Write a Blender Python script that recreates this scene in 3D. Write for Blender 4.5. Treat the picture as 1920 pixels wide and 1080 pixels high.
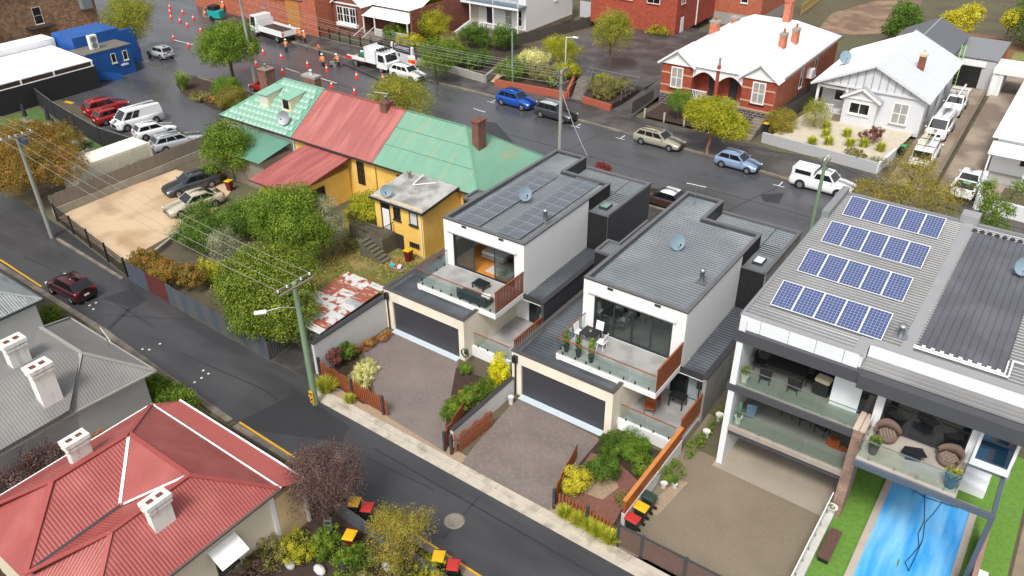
import bpy, bmesh, math, random
import numpy as np
from mathutils import Vector, Matrix

# ------------------------------------------------------------------ camera, sky, sun, exposure
scene = bpy.context.scene
for o in list(bpy.data.objects):
    bpy.data.objects.remove(o)
C = scene.collection
cd = bpy.data.cameras.new('camera')
cam = bpy.data.objects.new('camera', cd)
C.objects.link(cam)
cam.matrix_world = Matrix(((0.813857, -0.30554, 0.494249, 0), (0.581007, 0.439929, -0.684758, 0),
                           (-0.008213, 0.844457, 0.53556, 30.0), (0, 0, 0, 1)))
cd.sensor_width = 36.0
cd.lens = 36.0 * 1518.83 / 1920.0
cd.clip_start = 0.5
cd.clip_end = 2000
scene.camera = cam

SUN_EL, SUN_AZ = math.radians(54), math.radians(166)      # azimuth: clockwise from +y
world = bpy.data.worlds.new('World')
scene.world = world
world.use_nodes = True
wn, wl = world.node_tree.nodes, world.node_tree.links
sky = wn.new('ShaderNodeTexSky')
sky.sky_type = 'NISHITA'
sky.sun_disc = False
sky.sun_elevation = SUN_EL
sky.sun_rotation = SUN_AZ
sky.air_density = 1.0
sky.dust_density = 4.0
sky.ozone_density = 1.0
hs = wn.new('ShaderNodeHueSaturation')                     # thin even cloud: the blue is mostly veiled
hs.inputs['Saturation'].default_value = 0.22
wl.new(sky.outputs[0], hs.inputs['Color'])
wl.new(hs.outputs[0], wn['Background'].inputs[0])
wn['Background'].inputs[1].default_value = 0.11
sd = bpy.data.lights.new('sun', 'SUN')
sd.energy = 1.5
sd.angle = math.radians(12)
sd.color = (1.0, 0.96, 0.9)
sun = bpy.data.objects.new('sun', sd)
C.objects.link(sun)
dv = Vector((math.sin(SUN_AZ) * math.cos(SUN_EL), math.cos(SUN_AZ) * math.cos(SUN_EL), math.sin(SUN_EL)))
sun.rotation_euler = dv.to_track_quat('Z', 'Y').to_euler()
vs = scene.view_settings
vs.view_transform = 'Standard'
vs.look = 'None'
vs.gamma = 1.0
vs.exposure = 0.82
vs.use_curve_mapping = False

# ------------------------------------------------------------------ materials
def lin(r, g, b):
    f = lambda v: (v / 255 / 12.92) if v / 255 <= 0.04045 else ((v / 255 + 0.055) / 1.055) ** 2.4
    return (f(r), f(g), f(b))

MATS = {}
def mat(name, rgb, rough=0.6, var=0.15, scale=1.5, bump=0.0, bscale=40.0, metal=0.0, spec=0.5, alt=None, altscale=0.5,
        altlo=0.45, althi=0.62, rvar=0.0, stretch=(1, 1, 1), coat=0.0):
    """procedural surface: base colour with mottling, optional second colour in patches, optional fine relief"""
    if name in MATS:
        return MATS[name]
    m = bpy.data.materials.new(name)
    m.use_nodes = True
    n, l = m.node_tree.nodes, m.node_tree.links
    b = n['Principled BSDF']
    b.inputs['Roughness'].default_value = rough
    b.inputs['Metallic'].default_value = metal
    b.inputs['Specular IOR Level'].default_value = spec
    if coat:
        b.inputs['Coat Weight'].default_value = coat
        b.inputs['Coat Roughness'].default_value = 0.05
    base = lin(*rgb)
    tc = n.new('ShaderNodeTexCoord')
    mp = n.new('ShaderNodeMapping')
    mp.inputs['Scale'].default_value = stretch
    l.new(tc.outputs['Object'], mp.inputs[0])
    nz = n.new('ShaderNodeTexNoise')
    nz.inputs['Scale'].default_value = scale
    nz.inputs['Detail'].default_value = 6
    nz.inputs['Roughness'].default_value = 0.65
    l.new(mp.outputs[0], nz.inputs['Vector'])
    mr = n.new('ShaderNodeMapRange')
    mr.inputs[1].default_value = 0.25
    mr.inputs[2].default_value = 0.75
    mr.inputs[3].default_value = 1 - var
    mr.inputs[4].default_value = 1 + var
    l.new(nz.outputs[0], mr.inputs[0])
    mx = n.new('ShaderNodeMix')
    mx.data_type = 'RGBA'
    mx.blend_type = 'MULTIPLY'
    mx.inputs[0].default_value = 1
    mx.inputs[6].default_value = (*base, 1)
    l.new(mr.outputs[0], mx.inputs[7])
    out = mx.outputs[2]
    if alt:
        n2 = n.new('ShaderNodeTexNoise')
        n2.inputs['Scale'].default_value = altscale
        n2.inputs['Detail'].default_value = 5
        l.new(mp.outputs[0], n2.inputs['Vector'])
        r2 = n.new('ShaderNodeMapRange')
        r2.inputs[1].default_value = altlo
        r2.inputs[2].default_value = althi
        l.new(n2.outputs[0], r2.inputs[0])
        m2 = n.new('ShaderNodeMix')
        m2.data_type = 'RGBA'
        l.new(r2.outputs[0], m2.inputs[0])
        l.new(out, m2.inputs[6])
        m2.inputs[7].default_value = (*lin(*alt), 1)
        out = m2.outputs[2]
    l.new(out, b.inputs['Base Color'])
    if rvar:
        r3 = n.new('ShaderNodeMapRange')
        r3.inputs[1].default_value = 0.3
        r3.inputs[2].default_value = 0.7
        r3.inputs[3].default_value = max(0.02, rough - rvar)
        r3.inputs[4].default_value = min(1, rough + rvar)
        n4 = n.new('ShaderNodeTexNoise')
        n4.inputs['Scale'].default_value = altscale
        n4.inputs['Detail'].default_value = 4
        l.new(mp.outputs[0], n4.inputs['Vector'])
        l.new(n4.outputs[0], r3.inputs[0])
        l.new(r3.outputs[0], b.inputs['Roughness'])
    if bump:
        n3 = n.new('ShaderNodeTexNoise')
        n3.inputs['Scale'].default_value = bscale
        n3.inputs['Detail'].default_value = 3
        l.new(mp.outputs[0], n3.inputs['Vector'])
        bp = n.new('ShaderNodeBump')
        bp.inputs['Strength'].default_value = bump
        bp.inputs['Distance'].default_value = 0.02
        l.new(n3.outputs[0], bp.inputs['Height'])
        l.new(bp.outputs[0], b.inputs['Normal'])
    MATS[name] = m
    return m

def brickmat(name, c1, c2, mortar, sx=0.23, sy=0.076, var=0.25, horiz='xz'):
    """far brickwork: courses too small to pick apart"""
    if name in MATS:
        return MATS[name]
    m = bpy.data.materials.new(name)
    m.use_nodes = True
    n, l = m.node_tree.nodes, m.node_tree.links
    b = n['Principled BSDF']
    b.inputs['Roughness'].default_value = 0.85
    tc = n.new('ShaderNodeTexCoord')
    sp = n.new('ShaderNodeSeparateXYZ')
    l.new(tc.outputs['Object'], sp.inputs[0])
    ad = n.new('ShaderNodeMath')
    l.new(sp.outputs[0], ad.inputs[0])
    l.new(sp.outputs[1], ad.inputs[1])
    cb = n.new('ShaderNodeCombineXYZ')
    l.new(ad.outputs[0], cb.inputs[0])
    l.new(sp.outputs[2], cb.inputs[1])
    bk = n.new('ShaderNodeTexBrick')
    bk.inputs['Color1'].default_value = (*lin(*c1), 1)
    bk.inputs['Color2'].default_value = (*lin(*c2), 1)
    bk.inputs['Mortar'].default_value = (*lin(*mortar), 1)
    bk.inputs['Scale'].default_value = 1
    bk.inputs['Brick Width'].default_value = sx
    bk.inputs['Row Height'].default_value = sy
    bk.inputs['Mortar Size'].default_value = sy * 0.11
    l.new(cb.outputs[0], bk.inputs['Vector'])
    nz = n.new('ShaderNodeTexNoise')
    nz.inputs['Scale'].default_value = 2.5
    nz.inputs['Detail'].default_value = 6
    l.new(tc.outputs['Object'], nz.inputs['Vector'])
    mr = n.new('ShaderNodeMapRange')
    mr.inputs[1].default_value = 0.25
    mr.inputs[2].default_value = 0.75
    mr.inputs[3].default_value = 1 - var
    mr.inputs[4].default_value = 1 + var
    l.new(nz.outputs[0], mr.inputs[0])
    mx = n.new('ShaderNodeMix')
    mx.data_type = 'RGBA'
    mx.blend_type = 'MULTIPLY'
    mx.inputs[0].default_value = 1
    l.new(bk.outputs[0], mx.inputs[6])
    l.new(mr.outputs[0], mx.inputs[7])
    l.new(mx.outputs[2], b.inputs['Base Color'])
    MATS[name] = m
    return m

def glassmat(name, tint=(0.86, 0.95, 0.92), gloss=0.06, rough=0.02):
    """thin clear glass: what is behind shows through, plus a mirror sheen that grows at grazing angles"""
    if name in MATS:
        return MATS[name]
    m = bpy.data.materials.new(name)
    m.use_nodes = True
    n, l = m.node_tree.nodes, m.node_tree.links
    n.remove(n['Principled BSDF'])
    t = n.new('ShaderNodeBsdfTransparent')
    t.inputs[0].default_value = (*tint, 1)
    g = n.new('ShaderNodeBsdfGlossy')
    g.inputs['Roughness'].default_value = rough
    f = n.new('ShaderNodeLayerWeight')
    f.inputs[0].default_value = 0.5
    pw = n.new('ShaderNodeMath')
    pw.operation = 'POWER'
    pw.inputs[1].default_value = 4.0
    l.new(f.outputs['Facing'], pw.inputs[0])
    ad = n.new('ShaderNodeMath')
    ad.inputs[1].default_value = gloss
    l.new(pw.outputs[0], ad.inputs[0])
    x = n.new('ShaderNodeMixShader')
    l.new(ad.outputs[0], x.inputs[0])
    l.new(t.outputs[0], x.inputs[1])
    l.new(g.outputs[0], x.inputs[2])
    l.new(x.outputs[0], n['Material Output'].inputs[0])
    MATS[name] = m
    return m

def leafmat(name, cols, trans=0.35):
    if name in MATS:
        return MATS[name]
    m = bpy.data.materials.new(name)
    m.use_nodes = True
    n, l = m.node_tree.nodes, m.node_tree.links
    b = n['Principled BSDF']
    b.inputs['Roughness'].default_value = 0.65
    b.inputs['Specular IOR Level'].default_value = 0.2
    at = n.new('ShaderNodeAttribute')
    at.attribute_name = 'rnd'
    rp = n.new('ShaderNodeValToRGB')
    e = rp.color_ramp.elements
    e[0].position, e[0].color = 0, (*lin(*cols[0]), 1)
    e[1].position, e[1].color = 1, (*lin(*cols[-1]), 1)
    for i, c in enumerate(cols[1:-1]):
        k = e.new((i + 1) / (len(cols) - 1))
        k.color = (*lin(*c), 1)
    l.new(at.outputs['Fac'], rp.inputs[0])
    l.new(rp.outputs[0], b.inputs['Base Color'])
    tr = n.new('ShaderNodeBsdfTranslucent')
    l.new(rp.outputs[0], tr.inputs[0])
    x = n.new('ShaderNodeMixShader')
    x.inputs[0].default_value = trans
    l.new(b.outputs[0], x.inputs[1])
    l.new(tr.outputs[0], x.inputs[2])
    l.new(x.outputs[0], n['Material Output'].inputs[0])
    MATS[name] = m
    return m

# ------------------------------------------------------------------ objects
WM = {}
def tag(o, label=None, cat=None, group=None, kind=None):
    if label: o['label'] = label
    if cat: o['category'] = cat
    if group: o['group'] = group
    if kind: o['kind'] = kind
    return o

def thing(name, label, cat, loc=(0, 0, 0), rz=0.0, group=None):
    o = bpy.data.objects.new(name, None)
    C.objects.link(o)
    o.empty_display_size = 0.3
    o.location = loc if len(loc) == 3 else (loc[0], loc[1], 0)
    o.rotation_euler = (0, 0, rz)
    WM[o.name] = Matrix.Translation(o.location) @ Matrix.Rotation(rz, 4, 'Z')
    return tag(o, label, cat, group)

def copy_tree(o, parent=None):
    c = o.copy()
    C.objects.link(c)
    c.parent = parent
    for ch in o.children:
        copy_tree(ch, c)
    return c

class MB:
    """collects faces; build() links them as one mesh object"""
    def __init__(s):
        s.v, s.f, s.sm = [], [], []
    def add(s, vs, fs, smooth=False):
        o = len(s.v)
        s.v += [tuple(p) for p in vs]
        s.f += [tuple(i + o for i in f) for f in fs]
        s.sm += [smooth] * len(fs)
        return s
    def poly(s, pts):
        return s.add(pts, [tuple(range(len(pts)))])
    def box(s, x0, x1, y0, y1, z0, z1):
        return s.add([(x0, y0, z0), (x1, y0, z0), (x1, y1, z0), (x0, y1, z0), (x0, y0, z1), (x1, y0, z1), (x1, y1, z1), (x0, y1, z1)],
                     [(3, 2, 1, 0), (4, 5, 6, 7), (0, 1, 5, 4), (1, 2, 6, 5), (2, 3, 7, 6), (3, 0, 4, 7)])
    def obox(s, c, size, rz=0, rx=0, ry=0):
        m = Matrix.Translation(c) @ Matrix.Rotation(rz, 4, 'Z') @ Matrix.Rotation(ry, 4, 'Y') @ Matrix.Rotation(rx, 4, 'X')
        a, b, h = [d / 2 for d in size]
        vs = [m @ Vector(p) for p in ((-a, -b, -h), (a, -b, -h), (a, b, -h), (-a, b, -h), (-a, -b, h), (a, -b, h), (a, b, h), (-a, b, h))]
        return s.add(vs, [(3, 2, 1, 0), (4, 5, 6, 7), (0, 1, 5, 4), (1, 2, 6, 5), (2, 3, 7, 6), (3, 0, 4, 7)])
    def bar(s, a, b, w, h, up=(0, 0, 1)):
        """box along a->b, width w sideways, height h along up"""
        a, b = Vector(a), Vector(b)
        d = (b - a).normalized()
        sd_ = d.cross(Vector(up))
        if sd_.length < 1e-5: sd_ = d.cross(Vector((1, 0, 0)))
        sd_.normalize()
        u = sd_.cross(d)
        sd_, u = sd_ * w / 2, u * h / 2
        vs = [a - sd_ - u, a + sd_ - u, a + sd_ + u, a - sd_ + u, b - sd_ - u, b + sd_ - u, b + sd_ + u, b - sd_ + u]
        return s.add(vs, [(0, 1, 2, 3), (7, 6, 5, 4), (1, 0, 4, 5), (2, 1, 5, 6), (3, 2, 6, 7), (0, 3, 7, 4)])
    def prism(s, pts, z0, z1):
        n = len(pts)
        if sum(pts[i][0] * pts[(i + 1) % n][1] - pts[(i + 1) % n][0] * pts[i][1] for i in range(n)) < 0:
            pts = pts[::-1]
        vs = [(p[0], p[1], z0) for p in pts] + [(p[0], p[1], z1) for p in pts]
        return s.add(vs, [tuple(range(n))[::-1], tuple(range(n, 2 * n))] + [(i, (i + 1) % n, n + (i + 1) % n, n + i) for i in range(n)])
    def slab(s, pts, t):
        """3D polygon given thickness t downwards along its normal"""
        n = len(pts)
        P3 = [Vector(p) for p in pts]
        nn = Vector((0, 0, 0))
        for i in range(n): nn += P3[i].cross(P3[(i + 1) % n])
        nn.normalize()
        vs = P3 + [p - nn * t for p in P3]
        return s.add(vs, [tuple(range(n)), tuple(range(n, 2 * n))[::-1]] + [(i, n + i, n + (i + 1) % n, (i + 1) % n) for i in range(n)])
    def tube(s, a, b, r0, r1=None, n=8, cap=True):
        r1 = r0 if r1 is None else r1
        a, b = Vector(a), Vector(b)
        d = (b - a)
        q = d.to_track_quat('Z', 'Y')
        vs = []
        for p, r in ((a, r0), (b, r1)):
            for i in range(n):
                t = 2 * math.pi * i / n
                vs.append(p + q @ Vector((r * math.cos(t), r * math.sin(t), 0)))
        s.add(vs, [(i, (i + 1) % n, n + (i + 1) % n, n + i) for i in range(n)], True)
        if cap:
            s.add(vs[:n], [tuple(range(n))[::-1]])
            s.add(vs[n:], [tuple(range(n))])
        return s
    def path(s, pts, r, n=6):
        rs = r if isinstance(r, (list, tuple)) else [r] * len(pts)
        for i in range(len(pts) - 1):
            s.tube(pts[i], pts[i + 1], rs[i], rs[i + 1], n, cap=(i in (0, len(pts) - 2)))
        return s
    def lathe(s, prof, c=(0, 0, 0), n=12, sx=1, sy=1, smooth=True):
        vs = []
        for r, z in prof:
            for i in range(n):
                t = 2 * math.pi * i / n
                vs.append((c[0] + r * sx * math.cos(t), c[1] + r * sy * math.sin(t), c[2] + z))
        k = len(prof)
        s.add(vs, [(j * n + i, j * n + (i + 1) % n, (j + 1) * n + (i + 1) % n, (j + 1) * n + i) for j in range(k - 1) for i in range(n)], smooth)
        if prof[-1][0] > 1e-4: s.add(vs[-n:], [tuple(range(n))])
        if prof[0][0] > 1e-4: s.add(vs[:n], [tuple(range(n))[::-1]])
        return s
    def corr(s, pts, d, pitch=0.2, prof=((0, 0), (0.55, 0), (0.65, 1), (0.88, 1)), h=0.042):
        """ribbed metal sheet filling the convex 3D polygon pts, ribs running along d"""
        P3 = [Vector(p) for p in pts]
        nn = Vector((0, 0, 0))
        for i in range(len(P3)): nn += P3[i].cross(P3[(i + 1) % len(P3)])
        nn.normalize()
        if nn.z < 0: nn = -nn
        d = Vector(d)
        d = (d - nn * d.dot(nn)).normalized()
        e = d.cross(nn).normalized()
        o = P3[0]
        q = [((p - o).dot(e), (p - o).dot(d)) for p in P3]
        s0, s1 = min(a for a, _ in q), max(a for a, _ in q)
        lines = []
        k = 0
        def clip(x):
            ts = []
            for i in range(len(q)):
                (xa, ta), (xb, tb) = q[i], q[(i + 1) % len(q)]
                if abs(xb - xa) < 1e-9:
                    if abs(x - xa) < 1e-6: ts += [ta, tb]
                    continue
                f = (x - xa) / (xb - xa)
                if -1e-6 <= f <= 1 + 1e-6: ts.append(ta + f * (tb - ta))
            return (min(ts), max(ts)) if ts else None
        xs = [(s0, 0.0)]
        while True:
            for fr, hh in prof:
                x = s0 + (k + fr) * pitch
                if s0 + 1e-4 < x < s1 - 1e-4: xs.append((x, hh * h))
            k += 1
            if s0 + k * pitch > s1: break
        xs.append((s1, 0.0))
        for x, hh in xs:
            c = clip(x)
            if c: lines.append((o + e * x + d * c[0] + nn * hh, o + e * x + d * c[1] + nn * hh))
        vs, fs = [], []
        for a, b in lines: vs += [a, b]
        for i in range(len(lines) - 1):
            fs.append((2 * i, 2 * i + 1, 2 * i + 3, 2 * i + 2))
        return s.add(vs, fs)
    def build(s, name, m, parent=None, world=True, label=None, kind=None, bevel=0.0, seg=1):
        me = bpy.data.meshes.new(name)
        vs = s.v
        if parent is not None and world:
            inv = WM[parent.name].inverted()
            vs = [inv @ Vector(p) for p in vs]
        me.from_pydata(vs, [], s.f)
        me.validate()
        if any(s.sm) and len(me.polygons) == len(s.sm): me.polygons.foreach_set('use_smooth', s.sm)
        if isinstance(m, (list, tuple)):
            for k in m: me.materials.append(k)
        else:
            me.materials.append(m)
        o = bpy.data.objects.new(name, me)
        C.objects.link(o)
        if parent is not None:
            o.parent = parent
            WM[o.name] = WM[parent.name]
        if bevel:
            b = o.modifiers.new('bevel', 'BEVEL')
            b.width = bevel
            b.segments = seg
            b.limit_method = 'ANGLE'
        return tag(o, label, kind=kind)

def solo(mb, name, m, label, cat, group=None, bevel=0.0, seg=1, loc=None):
    """a thing that is one mesh"""
    if loc is not None:
        r = Vector(loc)
        mb.v = [tuple(Vector(p) - r) for p in mb.v]
    o = mb.build(name, m, bevel=bevel, seg=seg)
    if loc is not None: o.location = loc
    return tag(o, label, cat, group)

def share(o, loc=(0, 0, 0), rz=0.0, scale=None):
    c = o.copy()
    C.objects.link(c)
    c.parent = o.parent
    c.location = loc
    c.rotation_euler = (0, 0, rz)
    if scale: c.scale = scale
    return c

def structure(mb, name, m):
    return tag(mb.build(name, m), kind='structure')

def frame_M(p, ang):
    """local frame on a wall: x along wall, y out of the wall, z up; ang = direction the wall faces"""
    return Matrix.Translation(p) @ Matrix.Rotation(ang - math.pi / 2, 4, 'Z')

def window(parent, p, ang, w, h, fm, gm, cols=1, rows=1, sill=True, fw=0.07, name='window', sm=None, d=0.05):
    """p = bottom centre on the wall face, ang = facing direction. window > pane, sill"""
    M_ = frame_M(p, ang)
    mb = MB()
    def bx(x0, x1, z0, z1, y0, y1):
        t = MB().box(x0, x1, y0, y1, z0, z1)
        mb.add([M_ @ Vector(q) for q in t.v], t.f)
    bx(-w / 2, -w / 2 + fw, 0, h, 0, d); bx(w / 2 - fw, w / 2, 0, h, 0, d)
    bx(-w / 2 + fw, w / 2 - fw, 0, fw, 0, d); bx(-w / 2 + fw, w / 2 - fw, h - fw, h, 0, d)
    b = fw * 0.6
    for i in range(1, cols):
        x = -w / 2 + w * i / cols
        bx(x - b / 2, x + b / 2, fw, h - fw, 0, d * 0.8)
    for i in range(1, rows):
        z = h * i / rows
        bx(-w / 2 + fw, w / 2 - fw, z - b / 2, z + b / 2, 0, d * 0.7)
    o = mb.build(name, fm, parent)
    g = MB()
    g.poly([M_ @ Vector(q) for q in ((-w / 2 + fw, 0.012, fw), (w / 2 - fw, 0.012, fw), (w / 2 - fw, 0.012, h - fw), (-w / 2 + fw, 0.012, h - fw))][::-1])
    g.build('pane', gm, o)
    if sill:
        t = MB().box(-w / 2 - 0.06, w / 2 + 0.06, -0.0, d + 0.07, -0.1, -0.002)
        k = MB().add([M_ @ Vector(q) for q in t.v], t.f)
        k.build('sill', sm or fm, o)
    return o

R_ = random.Random(7)
UP = (0, 0, 1)
PI = math.pi
WHITE = mat('white_paint', (225, 225, 224), 0.5, 0.05, 0.8)
DARKGLASS = mat('dark_window_glass', (26, 30, 33), 0.04, 0.3, 0.6, spec=0.7)
BLACK = mat('black_metal', (32, 33, 36), 0.45, 0.12)
CHARCOAL = mat('charcoal_metal', (58, 60, 64), 0.45, 0.1)
GALV = mat('galvanised_steel', (150, 154, 158), 0.38, 0.1, metal=0.6)
CONC = mat('concrete', (150, 148, 142), 0.8, 0.16, 1.2, bump=0.15)
TIMBER = mat('orange_timber', (136, 72, 38), 0.5, 0.28, 3.0, stretch=(6, 6, 0.6))
SOIL = mat('garden_soil', (58, 44, 36), 0.95, 0.35, 3.0, bump=0.6, bscale=14)
RUBBER = mat('tyre_rubber', (24, 24, 25), 0.8, 0.1)

# ------------------------------------------------------------------ foliage
LEAF = {
    'dark': leafmat('dark_green_leaves', [(49, 69, 27), (74, 102, 37), (103, 135, 49), (144, 172, 67)]),
    'mid': leafmat('mid_green_leaves', [(53, 76, 26), (88, 116, 37), (126, 151, 50), (165, 181, 70)]),
    'euc': leafmat('bright_loquat_leaves', [(55, 74, 24), (95, 115, 37), (134, 151, 52), (174, 172, 81)]),
    'lime': leafmat('lime_leaves', [(100, 116, 25), (145, 155, 35), (184, 178, 52), (214, 197, 81)]),
    'yellow': leafmat('yellow_leaves', [(150, 141, 40), (195, 181, 51), (212, 207, 66), (216, 216, 108)]),
    'autumn': leafmat('autumn_leaves', [(91, 85, 36), (124, 115, 46), (163, 115, 57), (154, 135, 59), (114, 122, 45)]),
    'gold': leafmat('golden_leaves', [(113, 105, 42), (144, 138, 53), (176, 159, 68), (144, 134, 61)]),
    'olive': leafmat('olive_grey_leaves', [(90, 102, 70), (128, 140, 99), (171, 170, 140), (204, 194, 172)]),
    'purple': leafmat('purple_leaves', [(73, 42, 44), (112, 67, 65), (148, 94, 82), (177, 128, 110)]),
    'plum': leafmat('dusky_plum_leaves', [(64, 49, 46), (93, 71, 66), (120, 95, 89), (137, 114, 105)], 0.25),
    'conifer': leafmat('conifer_leaves', [(57, 82, 29), (90, 119, 39), (123, 156, 51), (155, 182, 69)]),
    'goldconifer': leafmat('golden_conifer_leaves', [(145, 135, 23), (207, 189, 30), (237, 237, 45), (239, 239, 91)]),
    'clip': leafmat('clipped_shrub_leaves', [(87, 81, 39), (118, 118, 49), (148, 140, 63), (175, 156, 80)]),
    'variegated': leafmat('pale_variegated_leaves', [(152, 152, 80), (207, 198, 127), (242, 242, 169), (243, 243, 203)]),
    'weep': leafmat('weeping_leaves', [(82, 100, 34), (128, 142, 47), (172, 163, 67), (198, 196, 88)]),
    'rust': leafmat('rusty_leaves', [(128, 75, 41), (172, 106, 55), (199, 146, 80), (160, 146, 67)]),
    'grass': leafmat('ornamental_grass', [(117, 140, 37), (163, 184, 46), (207, 205, 70), (243, 220, 111)]),
    'strap': leafmat('strap_leaves', [(76, 111, 47), (117, 146, 64), (160, 182, 90), (193, 191, 119)]),
    'fern': leafmat('dull_green_leaves', [(84, 93, 47), (119, 119, 67), (155, 145, 88), (185, 183, 112)]),
    'lawn': leafmat('lawn_blades', [(118, 126, 47), (161, 148, 73), (196, 180, 109), (218, 195, 132)]),
}
BARK = mat('grey_brown_bark', (92, 76, 62), 0.9, 0.25, 3, bump=0.5, bscale=12, stretch=(3, 3, .6))
_seed = [11]

def leaf_mesh(pts, nrm, size, aspect, rnd, name, droop=0.0):
    """quads: one folded leaf blade per point"""
    rs = np.random.RandomState(_seed[0]); _seed[0] += 1
    n = len(pts)
    t = rs.normal(size=(n, 3))
    t[:, 2] -= droop
    t -= nrm * (t * nrm).sum(1)[:, None] * (0.8 if droop == 0 else 0.3)
    t /= np.linalg.norm(t, axis=1)[:, None] + 1e-9
    b = np.cross(nrm, t)
    b /= np.linalg.norm(b, axis=1)[:, None] + 1e-9
    s = size * rs.uniform(.6, 1.3, n)[:, None]
    a = pts - t * s * .5
    c = pts + t * s * .5
    l = pts + b * s * aspect * .5
    r = pts - b * s * aspect * .5
    v = np.stack([a, l, c, r], 1).reshape(-1, 3)
    me = bpy.data.meshes.new(name)
    me.vertices.add(4 * n); me.loops.add(4 * n); me.polygons.add(n)
    me.vertices.foreach_set('co', v.ravel())
    me.loops.foreach_set('vertex_index', np.arange(4 * n))
    me.polygons.foreach_set('loop_start', np.arange(0, 4 * n, 4))
    me.polygons.foreach_set('loop_total', np.full(n, 4))
    at = me.attributes.new('rnd', 'FLOAT', 'FACE')
    at.data.foreach_set('value', rnd.astype(np.float32))
    me.update(calc_edges=True)
    return me

def foliage(name, parent, lobes, n, size, lm, local=False, shell=0.55, clump=0.5, aspect=0.62, droop=0.0, flat=0.35, nsub=None):
    """leaves gathered in sub-clumps spread over the lobes (cx,cy,cz,rx,ry,rz), coordinates relative to the parent"""
    rs = np.random.RandomState(_seed[0]); _seed[0] += 1
    n, size = int(n * 2.6), size * .68
    L = np.array(lobes, float)
    vol = (L[:, 3] * L[:, 4] + L[:, 4] * L[:, 5] + L[:, 3] * L[:, 5])
    k = nsub or max(8, n // 110)
    li = rs.choice(len(L), k, p=vol / vol.sum())
    d = rs.normal(size=(k, 3)); d /= np.linalg.norm(d, axis=1)[:, None]
    d[:, 2] = np.where(d[:, 2] < -0.55, -d[:, 2] * .5, d[:, 2])
    rad = shell + (1 - shell) * rs.uniform(0, 1, k) ** 0.6
    rad *= rs.uniform(.82, 1.1, k)
    cen = L[li, :3] + d * L[li, 3:] * rad[:, None]
    cs = np.minimum.reduce([L[li, 3], L[li, 4], L[li, 5]]) * rs.uniform(.14, .42, k)
    tone = rs.uniform(0, 1, k)
    m = rs.choice(k, n, p=(cs ** 1.5) / (cs ** 1.5).sum())
    q = rs.normal(size=(n, 3)); q /= np.linalg.norm(q, axis=1)[:, None]
    pts = cen[m] + q * (cs[m] * rs.uniform(.25, 1.15, n) ** .6)[:, None]
    nf = int(n * .3)                                    # looser leaves through the whole volume
    lf = rs.choice(len(L), nf, p=vol / vol.sum())
    df = rs.normal(size=(nf, 3)); df /= np.linalg.norm(df, axis=1)[:, None]
    pts[:nf] = L[lf, :3] + df * L[lf, 3:] * (rs.uniform(.25, 1.0, nf) ** .5)[:, None]
    pts[:, 2] = np.maximum(pts[:, 2], .03)
    nrm = d[m] * .55 + q * .95 + np.array([0, 0, flat]) + rs.normal(size=(n, 3)) * .3
    nrm /= np.linalg.norm(nrm, axis=1)[:, None]
    rnd = np.clip(.5 + (tone[m] - .5) * .6 + rs.normal(size=n) * .09, 0, 1)
    me = leaf_mesh(pts, nrm, size, aspect, rnd, name, droop)
    me.materials.append(lm)
    o = bpy.data.objects.new(name, me)
    C.objects.link(o)
    if parent is not None: o.parent = parent
    return o

def limb(mb, a, b, r0, r1, rs, seg=3, wob=.12):
    pts = [Vector(a)]
    for i in range(1, seg + 1):
        p = Vector(a).lerp(Vector(b), i / seg)
        if i < seg: p += Vector((rs.uniform(-1, 1), rs.uniform(-1, 1), rs.uniform(-.3, .3))) * wob * (Vector(b) - Vector(a)).length
        pts.append(p)
    mb.path(pts, [r0 + (r1 - r0) * i / seg for i in range(seg + 1)], 6)

def tree(name, label, base, lobes, n, size, key, tr=.14, cat='tree', group=None, lean=(0, 0), trunks=1, bark=None, sc=None, **kw):
    if sc: lobes = [(a * sc[0], b * sc[0], c * sc[1], d * sc[0], e * sc[0], f * sc[1]) for a, b, c, d, e, f in lobes]
    t = thing(name, label, cat, base, 0, group)
    rs = random.Random(_seed[0])
    mb = MB()
    top = min(l[2] for l in lobes)
    for k in range(trunks):
        o = (rs.uniform(-.2, .2), rs.uniform(-.2, .2)) if trunks > 1 else (0, 0)
        f = Vector((lean[0] * .6 + o[0] * 2, lean[1] * .6 + o[1] * 2, top * .75))
        limb(mb, (o[0], o[1], -.15), f, tr, tr * .7, rs, 3, .05)
        for l in lobes:
            limb(mb, f, (l[0] + rs.uniform(-.2, .2) * l[3], l[1] + rs.uniform(-.2, .2) * l[4], l[2] + .2 * l[5]), tr * .55, tr * .16, rs)
            for j in range(2):
                a = rs.uniform(0, 2 * PI)
                limb(mb, (l[0] * .7, l[1] * .7, l[2] * .85 + f.z * .15), (l[0] + math.cos(a) * l[3] * .75, l[1] + math.sin(a) * l[4] * .75, l[2] + rs.uniform(0, .7) * l[5]), tr * .25, tr * .08, rs)
    mb.build('trunk', bark or BARK, t, world=False)
    foliage('crown', t, lobes, n, size, LEAF[key] if isinstance(key, str) else key, **kw)
    return t

def shrub(label, base, r, h, n, size, key, name='shrub', cat='shrub', group=None, lobes=None, **kw):
    t = thing(name, label, cat, base, 0, group)
    rs = random.Random(_seed[0])
    if lobes is None:
        lobes = [(0, 0, h * .52, r * .8, r * .8, h * .48)]
        for k in range(4):
            a = rs.uniform(0, 2 * PI)
            lobes.append((math.cos(a) * r * .5, math.sin(a) * r * .5, h * rs.uniform(.3, .55), r * .5, r * .5, h * .35))
    mb = MB()
    for k in range(5):
        a = rs.uniform(0, 2 * PI)
        limb(mb, (0, 0, -.05), (math.cos(a) * r * .5, math.sin(a) * r * .5, h * .6), .03, .01, rs)
    mb.build('stem', BARK, t, world=False)
    foliage('crown', t, lobes, n, size, LEAF[key] if isinstance(key, str) else key, **kw)
    return t

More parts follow.
